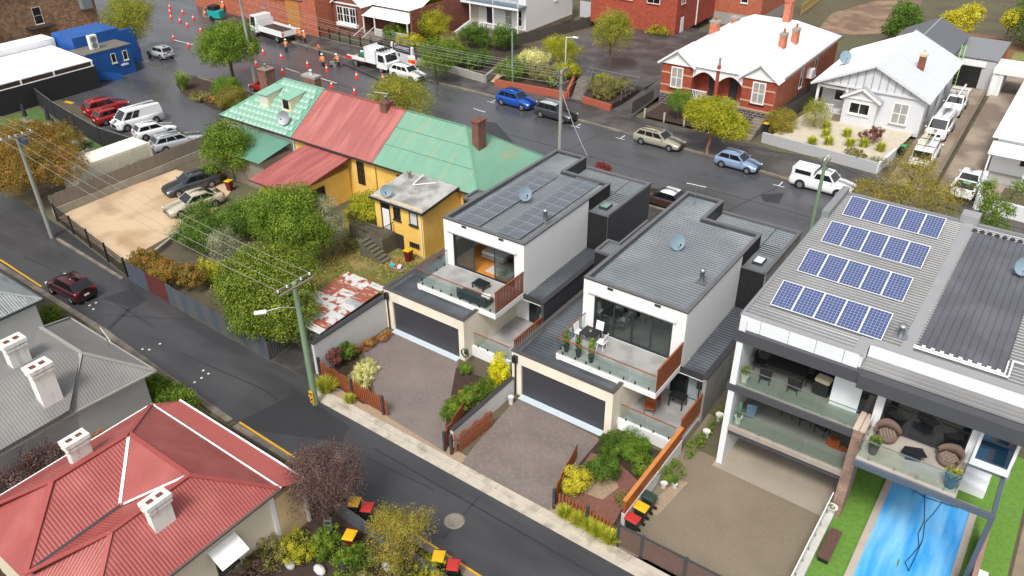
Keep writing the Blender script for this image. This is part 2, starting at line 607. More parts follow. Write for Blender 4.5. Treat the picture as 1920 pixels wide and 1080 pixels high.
def blades(parent, n, r, h, w, key, name='blades', spread=.8, arch=.5, c=(0, 0, 0)):
    """arching strap or grass blades from a clump"""
    rs = np.random.RandomState(_seed[0]); _seed[0] += 1
    a = rs.uniform(0, 2 * np.pi, n)
    l = h * rs.uniform(.7, 1.15, n)
    o = rs.uniform(0, .28, n) * r
    sp = rs.uniform(.15, 1, n) * spread
    dr = np.stack([np.cos(a), np.sin(a)], 1)
    sd_ = np.stack([-np.sin(a), np.cos(a)], 1)
    V, rn = [], []
    for t_, ww in ((0, 1), (.4, .9), (.75, .6), (1, .1)):
        hor = o + r * sp * (t_ ** 1.6)
        z = l * (t_ - arch * sp * t_ ** 2.4)
        p = np.concatenate([dr * hor[:, None] + np.array(c[:2]), (z + c[2])[:, None]], 1)
        off = np.concatenate([sd_ * (w * ww / 2), np.zeros((n, 1))], 1)
        V += [p - off, p + off]
    v = np.stack(V, 1).reshape(-1, 3)
    f = np.concatenate([np.array([[0, 1, 3, 2], [2, 3, 5, 4], [4, 5, 7, 6]])[None] + 8 * np.arange(n)[:, None, None]]).reshape(-1, 4)
    me = bpy.data.meshes.new(name)
    me.vertices.add(len(v)); me.loops.add(f.size); me.polygons.add(len(f))
    me.vertices.foreach_set('co', v.ravel())
    me.loops.foreach_set('vertex_index', f.ravel())
    me.polygons.foreach_set('loop_start', np.arange(0, f.size, 4))
    me.polygons.foreach_set('loop_total', np.full(len(f), 4))
    at = me.attributes.new('rnd', 'FLOAT', 'FACE')
    at.data.foreach_set('value', np.repeat(rs.uniform(0, 1, n), 3).astype(np.float32))
    me.update(calc_edges=True)
    me.materials.append(LEAF[key])
    ob = bpy.data.objects.new(name, me)
    C.objects.link(ob)
    ob.parent = parent
    return ob

def tussock(label, base, r, h, key='grass', n=260, w=.03, group=None, name='grass_tussock', cat='grass'):
    t = thing(name, label, cat, base, 0, group)
    blades(t, n, r, h, w, key)
    return t

# ------------------------------------------------------------------ the setting
def sheet(name, pts, m, z):
    mb = MB()
    n = len(pts)
    if sum(pts[i][0] * pts[(i + 1) % n][1] - pts[(i + 1) % n][0] * pts[i][1] for i in range(n)) < 0:
        pts = pts[::-1]
    mb.poly([(p[0], p[1], z) for p in pts])
    return structure(mb, name, m)

ASPH = mat('wet_asphalt', (69, 69, 72), 0.3, 0.14, 0.5, bump=0.12, bscale=60, alt=(84, 84, 87), altscale=0.35, altlo=0.4, althi=0.75, rvar=0.12, stretch=(.25, 1, 1))
ASPH2 = mat('lane_asphalt', (57, 57, 59), 0.36, 0.16, 0.7, bump=0.12, bscale=60, alt=(70, 69, 71), altscale=0.5, altlo=0.4, althi=0.7, rvar=0.16, stretch=(.3, 1, 1))
ASPHD = mat('asphalt_patch', (46, 46, 49), 0.45, 0.14, 0.8, bump=0.1, bscale=60)
ASPHP = mat('footpath_asphalt', (62, 60, 60), 0.5, 0.2, 0.8, bump=0.12, bscale=50, rvar=0.15, altscale=0.4, alt=(84, 80, 78))
AGG = mat('exposed_aggregate', (110, 100, 95), 0.75, 0.22, 0.5, bump=0.5, bscale=26, alt=(140, 129, 123), altscale=14, altlo=0.5, althi=0.75)
AGGC = mat('brown_aggregate', (118, 107, 90), 0.7, 0.18, 0.45, bump=0.4, bscale=26, alt=(140, 128, 108), altscale=16, altlo=0.5, althi=0.75)
SLABC = mat('carport_concrete', (150, 139, 125), 0.7, 0.16, 0.5, bump=0.1)
KERB = mat('kerb_concrete', (178, 170, 156), 0.8, 0.14, 1.6, bump=0.1, alt=(140, 132, 118), altscale=1.2, altlo=0.5, althi=0.7)
KERBD = mat('old_kerb_stone', (104, 97, 88), 0.85, 0.25, 1.4, bump=0.3, alt=(128, 118, 104), altscale=0.8)
SAND = mat('sandy_gravel', (190, 166, 136), 0.9, 0.12, 0.4, bump=0.4, bscale=18, alt=(160, 132, 100), altscale=0.35, altlo=0.5, althi=0.72)
PATHC = mat('brown_concrete', (122, 108, 92), 0.8, 0.2, 0.4, bump=0.1, alt=(150, 136, 118), altscale=0.3)
LAWN = mat('rough_lawn', (92, 98, 46), 0.95, 0.3, 1.5, bump=0.6, bscale=20, alt=(136, 118, 72), altscale=0.5, altlo=0.45, althi=0.6)
TURF = mat('artificial_turf', (92, 130, 48), 0.9, 0.28, 5.0, bump=0.3, bscale=60)
DIRT = mat('bare_brown_earth', (112, 90, 74), 0.95, 0.2, 0.6, bump=0.4, bscale=8, alt=(140, 116, 94), altscale=0.3)
PEB = mat('pale_garden_gravel', (186, 176, 158), 0.9, 0.16, 2.5, bump=0.6, bscale=16)
MULCH = mat('red_bark_mulch', (118, 80, 68), 0.95, 0.3, 6, bump=0.8, bscale=14)
PAINTY = mat('yellow_line_paint', (208, 156, 30), 0.6, 0.18, 4)
PAINTW = mat('white_line_paint', (206, 206, 202), 0.6, 0.15, 4)

sheet('ground', [(-400, -300), (400, -300), (400, 500), (-400, 500)], mat('garden_ground', (84, 76, 60), 0.95, 0.3, 0.3, bump=0.5, bscale=6, alt=(88, 86, 60), altscale=0.12), -0.004)
STREETZ = 0.004
FKP = [(60, 65.0), (-8, 65.6), (-19, 66.3), (-27, 67.3), (-38, 68.0), (-52, 69.0), (-62, 69.3), (-77, 70.3), (-86, 71.2), (-96, 72.2), (-104, 72.6), (-109, 73.4), (-112.5, 76), (-115, 82), (-124, 150)]
sheet('street', [(-190, 55), (60, 55)] + FKP + [(-160, 150), (-190, 75)], ASPH, STREETZ)
sheet('lane', [(-140, 20.4), (-60.4, 19.6), (-46, 19.3), (-38, 18.75), (-32.2, 18.45), (-15.8, 18.1), (6, 17.7), (6, 22.1), (-15, 22.2), (-30, 22.5), (-31, 23.4), (-35, 23.25), (-43, 23.45), (-51, 23.9), (-61, 25.2), (-66, 25.6), (-140, 29)], ASPH2, 0.004)
# road patches and joints, each a little above the lane
for nm, pts in (('road_patch', [(-32.16, 18.02), (-31.29, 22.21), (-26.77, 21.79), (-26.22, 20.65)]),
                ('road_patch', [(-49.92, 21.26), (-49.35, 23.31), (-47.25, 22.96), (-46.99, 21.86)]),
                ('road_patch', [(-26.26, 31.75), (-25.37, 31.69), (-25.3, 31.06)])):
    if nm == 'road_patch' and pts[0][0] < -26: sheet(nm, pts, ASPHD, 0.008)
for a, b, w in (((-45.34, 17.76), (-47.76, 22.76), 0.3), ((-47.82, 20.36), (-42.62, 23.22), 0.05), ((-17.69, 18.8), (-17.87, 21.89), 0.06), ((-24.53, 21.33), (-9.13, 21.1), 0.1)):
    dx, dy = b[0] - a[0], b[1] - a[1]
    k = w / 2 / math.hypot(dx, dy)
    sheet('tar_joint', [(a[0] - dy * k, a[1] + dx * k), (b[0] - dy * k, b[1] + dx * k), (b[0] + dy * k, b[1] - dx * k), (a[0] + dy * k, a[1] - dx * k)], ASPHD, 0.012)
for pts in ([(-31, 56.51), (-30.21, 58.38), (-16.28, 57.71), (-16.98, 56.15)], [(-19.08, 62.16), (-17.53, 63.6), (-17.19, 61.4), (-18.34, 61.08)], [(-50.04, 62.12), (-47.32, 63.06), (-37.12, 55.69), (-40.47, 56.27)]):
    sheet('road_patch', pts, ASPHD, 0.008)
# footpaths, kerbs
MBk = MB()
def kerbline(pts, w, z, name, m, seg=None):
    mb = MB()
    for a, b in zip(pts, pts[1:]):
        L = math.hypot(b[0] - a[0], b[1] - a[1])
        n = max(1, int(L / (seg or L)))
        for i in range(n):
            p = [a[k] + (b[k] - a[k]) * (i + 0.004) / n for k in (0, 1)]
            q = [a[k] + (b[k] - a[k]) * (i + 0.996) / n for k in (0, 1)]
            mb.bar((*p, z / 2 + R_.uniform(-.006, .006)), (*q, z / 2 + R_.uniform(-.006, .006)), w, z)
    return structure(mb, name, m)
FK = [(x, y + .1) for x, y in FKP]
kerbline(FK, 0.3, 0.15, 'street_kerb', KERBD, 1.6)
kerbline([(-190, 54.9), (-99, 54.9)], 0.3, 0.15, 'street_kerb', KERBD, 1.6)
kerbline([(-85, 54.9), (60, 54.9)], 0.3, 0.15, 'street_kerb', KERBD, 1.6)
def slabp(name, pts, m, z1, z0=0.0):
    return structure(MB().prism(pts, z0, z1), name, m)
slabp('footpath', [(x, y + .25) for x, y in FKP[:11]] + [(-108.8, 73.7), (-112.2, 76.2), (-114.7, 82), (-123.7, 150), (-121, 150), (-113, 83), (-110, 78), (-104, 77), (-86, 75.1), (-62, 73.1), (-36, 72.2), (-12, 71.6), (60, 69.2)], ASPHP, 0.13)
slabp('footpath', [(60, 54.75), (-72, 54.75), (-72, 51.6), (60, 51.6)], ASPHP, 0.13)
# lane edge kerb in front of the townhouses: gutter tray and upstand
KB = [(-30.6, 22.55), (-20, 22.45), (-10, 22.35), (6, 22.2)]
kerbline([(x, y + 0.42) for x, y in KB], 0.34, 0.1, 'lane_kerb', KERB, 2.4)
sheet('gutter', [(-30.6, 22.3), (-10, 22.1), (6, 21.95), (6, 22.6), (-10, 22.75), (-30.6, 22.95)], KERB, 0.016)
kerbline([(-60.5, 24.05), (-51, 23.55)], 0.22, 0.12, 'lane_kerb', KERBD, 1.2)
# old stone edge on the near side of the lane
kerbline([(-70, 19.6), (-60.4, 19.45), (-46, 19.15), (-38, 18.6), (-32.4, 18.3)], 0.38, 0.1, 'lane_kerb', KERBD, 1.1)
kerbline([(-31.9, 18.2), (-24, 18.15), (-8, 17.6)], 0.34, 0.12, 'lane_kerb', KERBD, 1.0)
def stripe(a, b, w, z, m, name='road_line'):
    dx, dy = b[0] - a[0], b[1] - a[1]
    k = w / 2 / math.hypot(dx, dy)
    return sheet(name, [(a[0] - dy * k, a[1] + dx * k), (b[0] - dy * k, b[1] + dx * k), (b[0] + dy * k, b[1] - dx * k), (a[0] + dy * k, a[1] - dx * k)], m, z)
stripe((-32.0, 18.56), (-8, 17.95), 0.13, 0.016, PAINTY)
stripe((-61.05, 19.94), (-54.78, 19.71), 0.13, 0.016, PAINTY)
# street markings
for a, b in (((-79.38, 63.27), (-76.48, 62.96)), ((-73.51, 63.02), (-70.04, 62.77)), ((-101.35, 63.18), (-97.54, 63.28)), ((-64.41, 62.12), (-62.31, 62.05))):
    stripe(a, b, 0.14, 0.010, PAINTW)
for x, y in ((-34.8, 66.4), (-18.4, 64.7), (-51.4, 67.6), (-40.0, 66.6)):
    stripe((x, y), (x, y + 1.0), 0.1, 0.012, PAINTW)
    stripe((x - 0.5, y), (x + 0.5, y), 0.1, 0.016, PAINTW)
for x, y in ((-50.36, 20.39), (-49.78, 20.32), (-49.73, 20.75), (-49.15, 20.21), (-42.02, 19.67), (-42.42, 19.46), (-42.01, 20.42), (-37.5, 20.29), (-36.98, 20.28), (-36.98, 19.79), (-36.98, 19.3)):
    MBd = MB().poly([(x + .08 * math.cos(k * .63), y + .08 * math.sin(k * .63), .018) for k in range(10)])
    structure(MBd, 'paint_spot', PAINTW)
# driveways and yards
sheet('driveway', [(-30.68, 29.79), (-25.5, 29.74), (-25.19, 29.2), (-22.86, 25.59), (-21.09, 23.26), (-26.26, 23.64), (-29.08, 25.86), (-31.16, 27.31), (-31.4, 28.51)], AGG, 0.008)
sheet('driveway', [(-20.5, 29.07), (-15.07, 28.76), (-15.04, 26.55), (-14.98, 24.44), (-14.48, 22.94), (-20.01, 22.97), (-20.28, 24.81), (-20.6, 28.43)], mat('exposed_aggregate_worn', (112, 102, 96), 0.7, 0.24, 0.6, bump=0.5, bscale=26, alt=(134, 123, 116), altscale=5, altlo=0.5, althi=0.85), 0.008)
sheet('driveway', [(-10.95, 22.8), (-3.4, 22.6), (-3.4, 31.0), (-10.6, 31.0), (-10.75, 34.0), (-11.2, 34.0)], AGGC, 0.008)
sheet('driveway', [(-10.9, 22.8), (-8.0, 22.7), (-3.4, 24.6), (-3.4, 22.6)], mat('brown_aggregate_bay', (132, 121, 104), 0.7, 0.2, 0.45, bump=0.5, bscale=24), 0.012)
sheet('carport_slab', [(-9.4, 30.4), (-3.5, 30.2), (-3.5, 44), (-9.6, 44)], SLABC, 0.016)
sheet('turf_yard', [(-3.6, 22.5), (4.0, 22.5), (4.0, 40), (-3.6, 40)], TURF, 0.008)
sheet('side_path', [(4.15, 20), (12, 20), (12, 50), (4.15, 50)], PATHC, 0.012)
sheet('front_strip', [(-30, 22.98), (-10.9, 22.8), (-10.9, 23.6), (-30, 23.8)], mat('strip_pebbles', (150, 130, 108), 0.9, 0.3, 8, bump=0.8, bscale=16), 0.004)
sheet('carpark', [(-67.6, 44.3), (-67.6, 54.6), (-72, 54.7), (-140, 54.7), (-140, 40), (-98, 41.5), (-84, 41.4), (-76, 38), (-69, 36)], ASPH, 0.006)
sheet('gravel_yard', [(-64.01, 26.08), (-53.2, 24.72), (-53.93, 29.97), (-54.27, 33.72), (-56.97, 37.99), (-64.33, 37.29), (-64.79, 28.83)], SAND, 0.012)
sheet('lawn', [(-46, 29.5), (-31.5, 29.9), (-31.5, 38), (-36, 41.5), (-46, 41.5)], LAWN, 0.006)
sheet('uphill_driveway', [(-45.2, 72.6), (-36.6, 72.2), (-37, 80), (-36.5, 104), (-54, 104), (-55, 84), (-47, 80)], ASPHP, 0.14)
sheet('gravel_path', [(-55.4, 72.9), (-53.2, 72.8), (-56, 80), (-58, 80)], SAND, 0.14)
sheet('concrete_driveway', [(-11.0, 70.4), (-7.6, 70.3), (-8.2, 104), (-11.9, 104)], PATHC, 0.14)
sheet('concrete_driveway', [(-7.2, 70.3), (-2.6, 70.2), (-2.0, 110), (-7.8, 110)], mat('old_driveway', (122, 108, 96), 0.8, 0.2, 0.35, alt=(156, 142, 126), altscale=0.25), 0.145)
sheet('pale_gravel_garden', [(-22.6, 73.6), (-12.1, 72.8), (-11.6, 82.0), (-21.5, 86)], PEB, 0.62)
sheet('earth_mound', [(-31.5, 115.01), (-32.84, 126.37), (-29.75, 137.52), (-23.84, 142.27), (-21.37, 121.77), (-26.86, 116.18)], DIRT, 0.02)
sheet('front_garden_bed', [(-35.6, 72.5), (-25.5, 72.4), (-25.5, 77), (-35.6, 77)], SOIL, 0.3)
sheet('front_garden_bed', [(-77, 73.4), (-56.5, 73), (-58, 86), (-77, 86)], SOIL, 0.5)
sheet('garden_bed', [(-81.27, 50.25), (-85.25, 52.01), (-87.29, 54.92), (-82.94, 55.45), (-73.91, 53.54), (-71.85, 50.1), (-74.66, 49.17)], SOIL, 0.05)
for pts in ([(-65.61, 66), (-69.46, 72.02), (-74.82, 73.86), (-74.94, 68.33)],):
    sheet('forecourt', pts, ASPHP, 0.14)
sheet('garden_soil', [(-34, -10), (-6, -10), (-6, 17.5), (-23, 17.9), (-34, 18)], SOIL, 0.002)
sheet('concrete_pad', [(-35, 23.3), (-31.85, 23.4), (-31.85, 25.2), (-35, 25.2)], ASPHP, .01)
sheet('garden_bed', [(-15.2, 29.25), (-11.35, 29.95), (-11.3, 23.9), (-14.3, 23.7), (-15.3, 27)], SOIL, .006)
for pts in ([(-45, 61.2), (-30, 60.9), (-12, 60.4)], [(-88, 63.5), (-70, 62.6), (-52, 62)], [(-60, 57.5), (-40, 58.2), (-24, 57.6)], [(-40, 56), (-37.5, 61), (-37, 66.5)], [(-20.5, 55.5), (-19.6, 60), (-18.2, 65)], [(-60, 21.2), (-52, 21.7), (-44, 21.3)], [(-40, 20.6), (-33, 21.2), (-27, 20.4), (-20, 20.9)]):
    for a, b in zip(pts, pts[1:]):
        dx, dy = b[0] - a[0], b[1] - a[1]
        k = .035 / math.hypot(dx, dy)
        sheet('tar_joint', [(a[0] - dy * k, a[1] + dx * k), (b[0] - dy * k, b[1] + dx * k), (b[0] + dy * k, b[1] - dx * k), (a[0] + dy * k, a[1] - dx * k)], ASPHD, 0.012)
# manhole and tank lid in the lane
MBm = MB().lathe([(0.5, 0.004), (0.48, 0.028), (0.34, 0.028), (0.32, 0.02), (0.0, 0.022)], (*(-17.9, 19.93), 0.004), 24)
tag(structure(MBm, 'manhole_cover', mat('manhole_iron', (128, 120, 108), 0.6, 0.25, 14)), kind='structure')

# ------------------------------------------------------------------ the two townhouses
RENDW = mat('white_render', (222, 222, 221), 0.7, 0.05, 0.5, bump=0.05, alt=(214, 214, 212), altscale=0.5, altlo=0.5, althi=0.85)
RENDC = mat('cream_render', (224, 214, 196), 0.75, 0.06, 0.7, bump=0.05, alt=(204, 194, 176), altscale=0.8, altlo=0.55, althi=0.8)
ROOFG = mat('grey_ribbed_steel', (112, 117, 121), 0.36, 0.1, 0.5, metal=0.25, alt=(128, 133, 137), altscale=0.25)
ROOFD = mat('dark_ribbed_steel', (72, 76, 82), 0.34, 0.14, 0.6, metal=0.25, alt=(92, 97, 102), altscale=0.35)
FLASH = mat('grey_flashing', (104, 103, 104), 0.45, 0.08, 1.0, metal=0.2)
FLASHD = mat('dark_flashing', (52, 52, 56), 0.45, 0.08)
CLAD = mat('black_cladding', (36, 36, 38), 0.5, 0.12)
GDOOR = mat('garage_door_grey', (56, 56, 62), 0.5, 0.05)
TILE = mat('grey_balcony_tile', (158, 157, 155), 0.45, 0.07, 1.2, alt=(140, 140, 138), altscale=1.0, rvar=0.15)
GLASSB = glassmat('balustrade_glass', (0.91, 0.965, 0.945), 0.04)
GLASSW = glassmat('window_glass', (0.62, 0.68, 0.68), 0.1)
ALU = mat('dark_aluminium', (48, 50, 54), 0.4, 0.08)
OAK = mat('honey_timber_floor', (196, 128, 58), 0.4, 0.2, 2.0, stretch=(1, 6, 1))
INTW = mat('interior_wall', (206, 202, 194), 0.8, 0.04)
CONCP = mat('precast_concrete', (140, 138, 134), 0.8, 0.14, 0.6, bump=0.08, alt=(120, 118, 115), altscale=0.5)
CELLG = mat('smoked_solar_glass', (92, 97, 104), 0.2, 0.1, 0.6, alt=(112, 118, 125), altscale=0.5, spec=0.6)

def parapet(root, x0, x1, y0, y1, z, m, t=0.22, h=0.08, lip=0.03, name='parapet_cap'):
    mb = MB()
    mb.box(x0 - lip, x1 + lip, y0 - lip, y0 + t, z - h, z)
    mb.box(x0 - lip, x1 + lip, y1 - t, y1 + lip, z - h, z)
    mb.box(x0 - lip, x0 + t, y0 + t, y1 - t, z - h, z - .001)
    mb.box(x1 - t, x1 + lip, y0 + t, y1 - t, z - h, z - .001)
    return mb.build(name, m, root)

def balustrade(root, pts, z, h, rail_m, gm, spm=None, gap=0.02):
    """glass panels on black spigots between the points"""
    inv = WM[root.name].inverted()
    base = None
    for a, b in zip(pts, pts[1:]):
        a, b = Vector((*a, 0)), Vector((*b, 0))
        L = (b - a).length
        d = (b - a).normalized()
        n = max(1, round(L / 1.6))
        for i in range(n):
            p, q = a + d * (L * i / n + gap), a + d * (L * (i + 1) / n - gap)
            MB().bar((p.x, p.y, z + 0.06 + h / 2), (q.x, q.y, z + 0.06 + h / 2), 0.012, h).build('glass_panel', gm, root)
            for f in (0.22, 0.78):
                c = p.lerp(q, f)
                c = inv @ Vector((c.x, c.y, z))
                if base is None:
                    base = MB().box(-.03, .03, -.03, .03, 0, .17).build('spigot', spm or BLACK, root, world=False)
                    base.location = c
                else: share(base, c)
        if rail_m:
            MB().bar((a.x, a.y, z + 0.06 + h + .02), (b.x, b.y, z + 0.06 + h + .02), 0.05, 0.04).build('handrail', rail_m, root)

def sliding_wall(root, x0, x1, y, z0, z1, n, open_i=None, gm=None, wall_y=0.22):
    """aluminium frame with n sliding panels set in the opening"""
    f = MB()
    t = 0.07
    f.box(x0, x1, y + .04, y + .16, z1 - t, z1); f.box(x0, x1, y + .04, y + .16, z0, z0 + .05)
    f.box(x0, x0 + t, y + .04, y + .16, z0 + .05, z1 - t); f.box(x1 - t, x1, y + .04, y + .16, z0 + .05, z1 - t)
    fr = f.build('door_frame', ALU, root)
    w = (x1 - x0 - 2 * t) / n
    for i in range(n):
        if open_i is not None and i == open_i: continue
        a, b = x0 + t + i * w, x0 + t + (i + 1) * w
        yy = y + (0.07 if i % 2 else 0.12)
        s = MB()
        for u0, u1, v0, v1 in ((a, a + .06, z0 + .05, z1 - t), (b - .06, b, z0 + .05, z1 - t), (a + .06, b - .06, z0 + .05, z0 + .12), (a + .06, b - .06, z1 - t - .06, z1 - t)):
            s.box(u0, u1, yy - .02, yy + .02, v0, v1)
        sp = s.build('sliding_door', ALU, root)
        MB().box(a + .06, b - .06, yy - .004, yy + .004, z0 + .12, z1 - t - .06).build('pane', gm or GLASSW, sp)

def slat_screen(root, a, b, z0, z1, m, n, w=0.065, d=0.03, name='screen_slat', solid=False):
    a, b = Vector((*a, 0)), Vector((*b, 0))
    L = (b - a).length
    dr = (b - a).normalized()
    MB().bar((a.x, a.y, z1 + .02), (b.x, b.y, z1 + .02), 0.09, 0.04).build('screen_rail', m, root)
    MB().bar((a.x, a.y, z0 + .04), (b.x, b.y, z0 + .04), 0.06, 0.06).build('screen_rail', m, root)
    ang = math.atan2(dr.y, dr.x)
    base = None
    inv = WM[root.name].inverted()
    for i in range(n):
        p = inv @ (a + dr * (L * (i + .5) / n))
        if base is None:
            ww = L / n * (0.985 if solid else 0.62)
            me = MB().box(-ww / 2, ww / 2, -d / 2, d / 2, z0 + .07, z1)
            base = me.build(name, m, root, world=False)
            base.location = (p.x, p.y, 0)
            base.rotation_euler = (0, 0, ang)
        else:
            share(base, (p.x, p.y, 0), ang)

def townhouse(label, ux, uy, gx0, gx1, gy, first, wallR):
    """ux,uy: front-left corner of the upper storey; g*: garage front"""
    h = thing('townhouse', label, 'house', (ux + 3, uy + 5, 0))
    W, zt = 6.22, 6.5
    x0, x1 = ux, ux + W
    yb, yb2 = uy + 10.3, uy + 13.25           # right part / left part depth
    xm = ux + 2.55
    wx0, wx1 = ux + .72, ux + 5.5            # window opening
    zf, zw = 3.14, 5.5
    # upper storey walls
    mb = MB()
    mb.box(x0, wx0, uy, uy + .22, 2.5, zt - .08); mb.box(wx1, x1, uy, uy + .22, 2.5, zt - .08)
    mb.box(wx0, wx1, uy, uy + .22, zw, zt - .08); mb.box(wx0, wx1, uy, uy + .22, 2.5, zf - .01)
    mb.box(x1 - .22, x1, uy + .22, uy + 7.45, 2.5, zt - .08)
    mb.build('upper_wall', RENDW, h)
    mb = MB()
    mb.box(x0, x0 + .22, uy + .22, yb2, 2.5, zt - .08)
    mb.box(x1 - .22, x1 - .005, uy + 7.45, yb, 2.5, zt - .08); mb.box(xm, x1 - .22, yb - .22, yb, 2.5, zt - .08)
    mb.box(xm - .22, xm, yb, yb2, 0, zt - .08); mb.box(x0 + .22, xm - .22, yb2 - .22, yb2, 0, zt - .08)
    for k in range(16):                      # standing ribs on the dark cladding
        yy = uy + 7.5 + k * 0.18
        if yy < yb: mb.box(x1 - .005, x1 + .03, yy, yy + .03, 5.0, zt - .1)
    mb.build('clad_wall', CLAD, h)
    # roof sheet with ribs along x, parapet caps
    r = MB().corr([(x0 + .2, uy + .2, 6.2), (x1 - .2, uy + .2, 6.2), (x1 - .2, yb - .2, 6.26), (x0 + .2, yb - .2, 6.26)], (1, 0, 0), 0.25)
    r.corr([(x0 + .2, yb - .2, 6.261), (xm - .2, yb - .2, 6.261), (xm - .2, yb2 - .2, 6.28), (x0 + .2, yb2 - .2, 6.28)], (1, 0, 0), 0.25)
    r.build('roof', ROOFG, h)
    mb = MB()
    mb.box(x0 - .03, x1 + .03, uy - .03, uy + .2, zt - .08, zt); mb.box(x0 - .03, x0 + .2, uy + .2, yb2 + .03, zt - .08, zt)
    mb.box(x1 - .2, x1 + .03, uy + .2, yb + .03, zt - .08, zt); mb.box(xm - .2, x1 - .2, yb - .2, yb + .03, zt - .08, zt)
    mb.box(xm - .2, xm + .03, yb + .03, yb2 + .03, zt - .08, zt); mb.box(x0 + .2, xm - .2, yb2 - .2, yb2 + .03, zt - .08, zt)
    mb.build('parapet_cap', FLASH, h)
    mb = MB()
    mb.box(x0 - .035, x1 + .035, uy - .036, uy - .031, zt - .085, zt - .035); mb.box(x1 + .031, x1 + .036, uy - .03, yb, zt - .085, zt - .035)
    mb.build('drip_edge', FLASHD, h)
    mb = MB()
    mb.box(x0 + .2, x0 + .25, uy + .2, yb2 - .2, 6.15, zt - .08); mb.box(x0 + .25, xm - .2, yb2 - .25, yb2 - .2, 6.15, zt - .08)
    mb.box(xm - .2, x1 - .2, yb - .25, yb - .2, 6.15, zt - .08)
    mb.build('parapet_lining', ROOFD, h)
    # back right extension and left pop-out
    e0, e1, ez = x1, x1 + 1.45, 5.6
    mb = MB()
    mb.box(e0, e1, uy + 7.5, uy + 13.4, 0, ez - .08); mb.box(xm, e0, yb, uy + 13.4, 0, ez - .08)
    for k in range(8): mb.box(e0 + .05 + k * .18, e0 + .08 + k * .18, uy + 7.47, uy + 7.5, 2.9, ez - .1)
    mb.build('rear_wing', CLAD, h)
    MB().box(e1, e1 + .06, uy + 7.45, uy + 13.45, 0, ez - .02).build('boundary_wall', wallR, h)
    r = MB().corr([(e0 + .05, uy + 9.6, ez - .1), (e1 - .1, uy + 9.6, ez - .1), (e1 - .1, uy + 13.2, ez - .05), (e0 + .05, uy + 13.2, ez - .05)], (1, 0, 0), 0.25)
    r.corr([(xm + .05, yb + .05, ez - .07), (e0, yb + .05, ez - .07), (e0, uy + 13.2, ez - .05), (xm + .05, uy + 13.2, ez - .05)], (1, 0, 0), 0.25)
    r.box(e0 + .02, e1 - .02, uy + 7.52, uy + 9.6, ez - .09, ez - .06)
    r.build('rear_roof', ROOFG, h)
    mb = MB()
    mb.box(e1 - .12, e1 + .09, uy + 7.42, uy + 13.5, ez - .06, ez + .12); mb.box(xm, e1 - .12, uy + 13.2, uy + 13.5, ez - .06, ez + .1)
    mb.box(e0 + .02, e1 - .12, uy + 7.42, uy + 7.56, ez - .06, ez + .02)
    mb.build('rear_parapet', FLASH, h)
    sk = MB().box(e0 + .35, e0 + .95, uy + 8.2, uy + 9.0, ez - .06, ez + .12).build('skylight', FLASHD, h)
    MB().box(e0 + .4, e0 + .9, uy + 8.25, uy + 8.95, ez + .12, ez + .135).build('pane', mat('skylight_glass' + ('_green' if first else ''), (120, 150, 138) if first else (214, 218, 220), 0.15, 0.05), sk)
    l0, ly0, ly1 = x0 - 1.75, uy + 4.2, uy + 9.5
    mb = MB()
    mb.box(l0, x0, ly0, ly0 + 1.6, 0, ez - .08); mb.box(l0 + .75, x0, ly0 + 1.6, ly1, 0, ez - .08)
    for k in range(9): mb.box(l0 + .06 + k * .18, l0 + .09 + k * .18, ly0 - .03, ly0, 2.9, ez - .1)
    mb.build('stair_popout', CLAD, h)
    r = MB().corr([(l0 + .15, ly0 + .15, ez - .07), (x0, ly0 + .15, ez - .07), (x0, ly0 + 1.5, ez - .06), (l0 + .15, ly0 + 1.5, ez - .06)], (0, 1, 0), 0.2)
    r.corr([(l0 + .9, ly0 + 1.5, ez - .07), (x0, ly0 + 1.5, ez - .07), (x0, ly1, ez - .06), (l0 + .9, ly1, ez - .06)], (0, 1, 0), 0.2)
    r.build('popout_roof', ROOFG, h)
    mb = MB()
    mb.box(l0 - .03, x0 - .04, ly0 - .03, ly0 + .15, ez - .08, ez + .08); mb.box(l0 - .03, l0 + .15, ly0 + .15, ly0 + 1.63, ez - .08, ez + .08)
    mb.box(l0 + .15, l0 + .9, ly0 + 1.48, ly0 + 1.63, ez - .08, ez + .08); mb.box(l0 + .75, l0 + .9, ly0 + 1.63, ly1, ez - .08, ez + .08)
    mb.build('popout_parapet', FLASH, h)
    # awning cassette over the glass doors, soffit vents
    mb = MB()
    mb.tube((wx0 - .35, uy - .09, zw + .22), (wx1 + .2, uy - .09, zw + .22), .085, n=10)
    mb.box(wx0 - .3, wx1 + .15, uy - .06, uy - .002, zw + .12, zw + .34)
    mb.build('awning_cassette', WHITE, h)
    for f in (.27, .73):
        MB().box(x0 + W * f - .17, x0 + W * f + .17, uy - .05, uy - .001, zt - .28, zt - .15).build('wall_light', FLASHD, h)
    sliding_wall(h, wx0, wx1, uy, zf, zw, 3 if first else 4, open_i=1 if first else None)
    # room behind the glass
    ry = uy + 5.2
    MB().box(x0 + .22, x1 - .22, uy + .2, ry, zf - .12, zf - .02).build('room_floor', OAK if first else mat('grey_floor', (150, 146, 138), 0.5, 0.1), h)
    mb = MB()
    mb.box(x0 + .22, x1 - .22, ry, ry + .1, zf - .12, 6.1); mb.box(x0 + .221, x0 + .26, uy + .23, ry, zf - .02, 6.1); mb.box(x1 - .26, x1 - .221, uy + .23, ry, zf - .02, 6.1)
    mb.box(x0 + .26, x1 - .26, uy + .23, ry, 5.75, 5.8)
    mb.build('room_wall', INTW, h)
    # garage with ribbed lower roof running back along the left
    gz = 3.0
    dx0, dx1 = gx0 + .62, gx1 - .42
    mb = MB()
    mb.box(gx0, dx0, gy, gy + .2, 0, gz - .06); mb.box(dx1, gx1, gy, gy + .2, 0, gz - .06); mb.box(dx0, dx1, gy, gy + .2, 2.2, gz - .06)
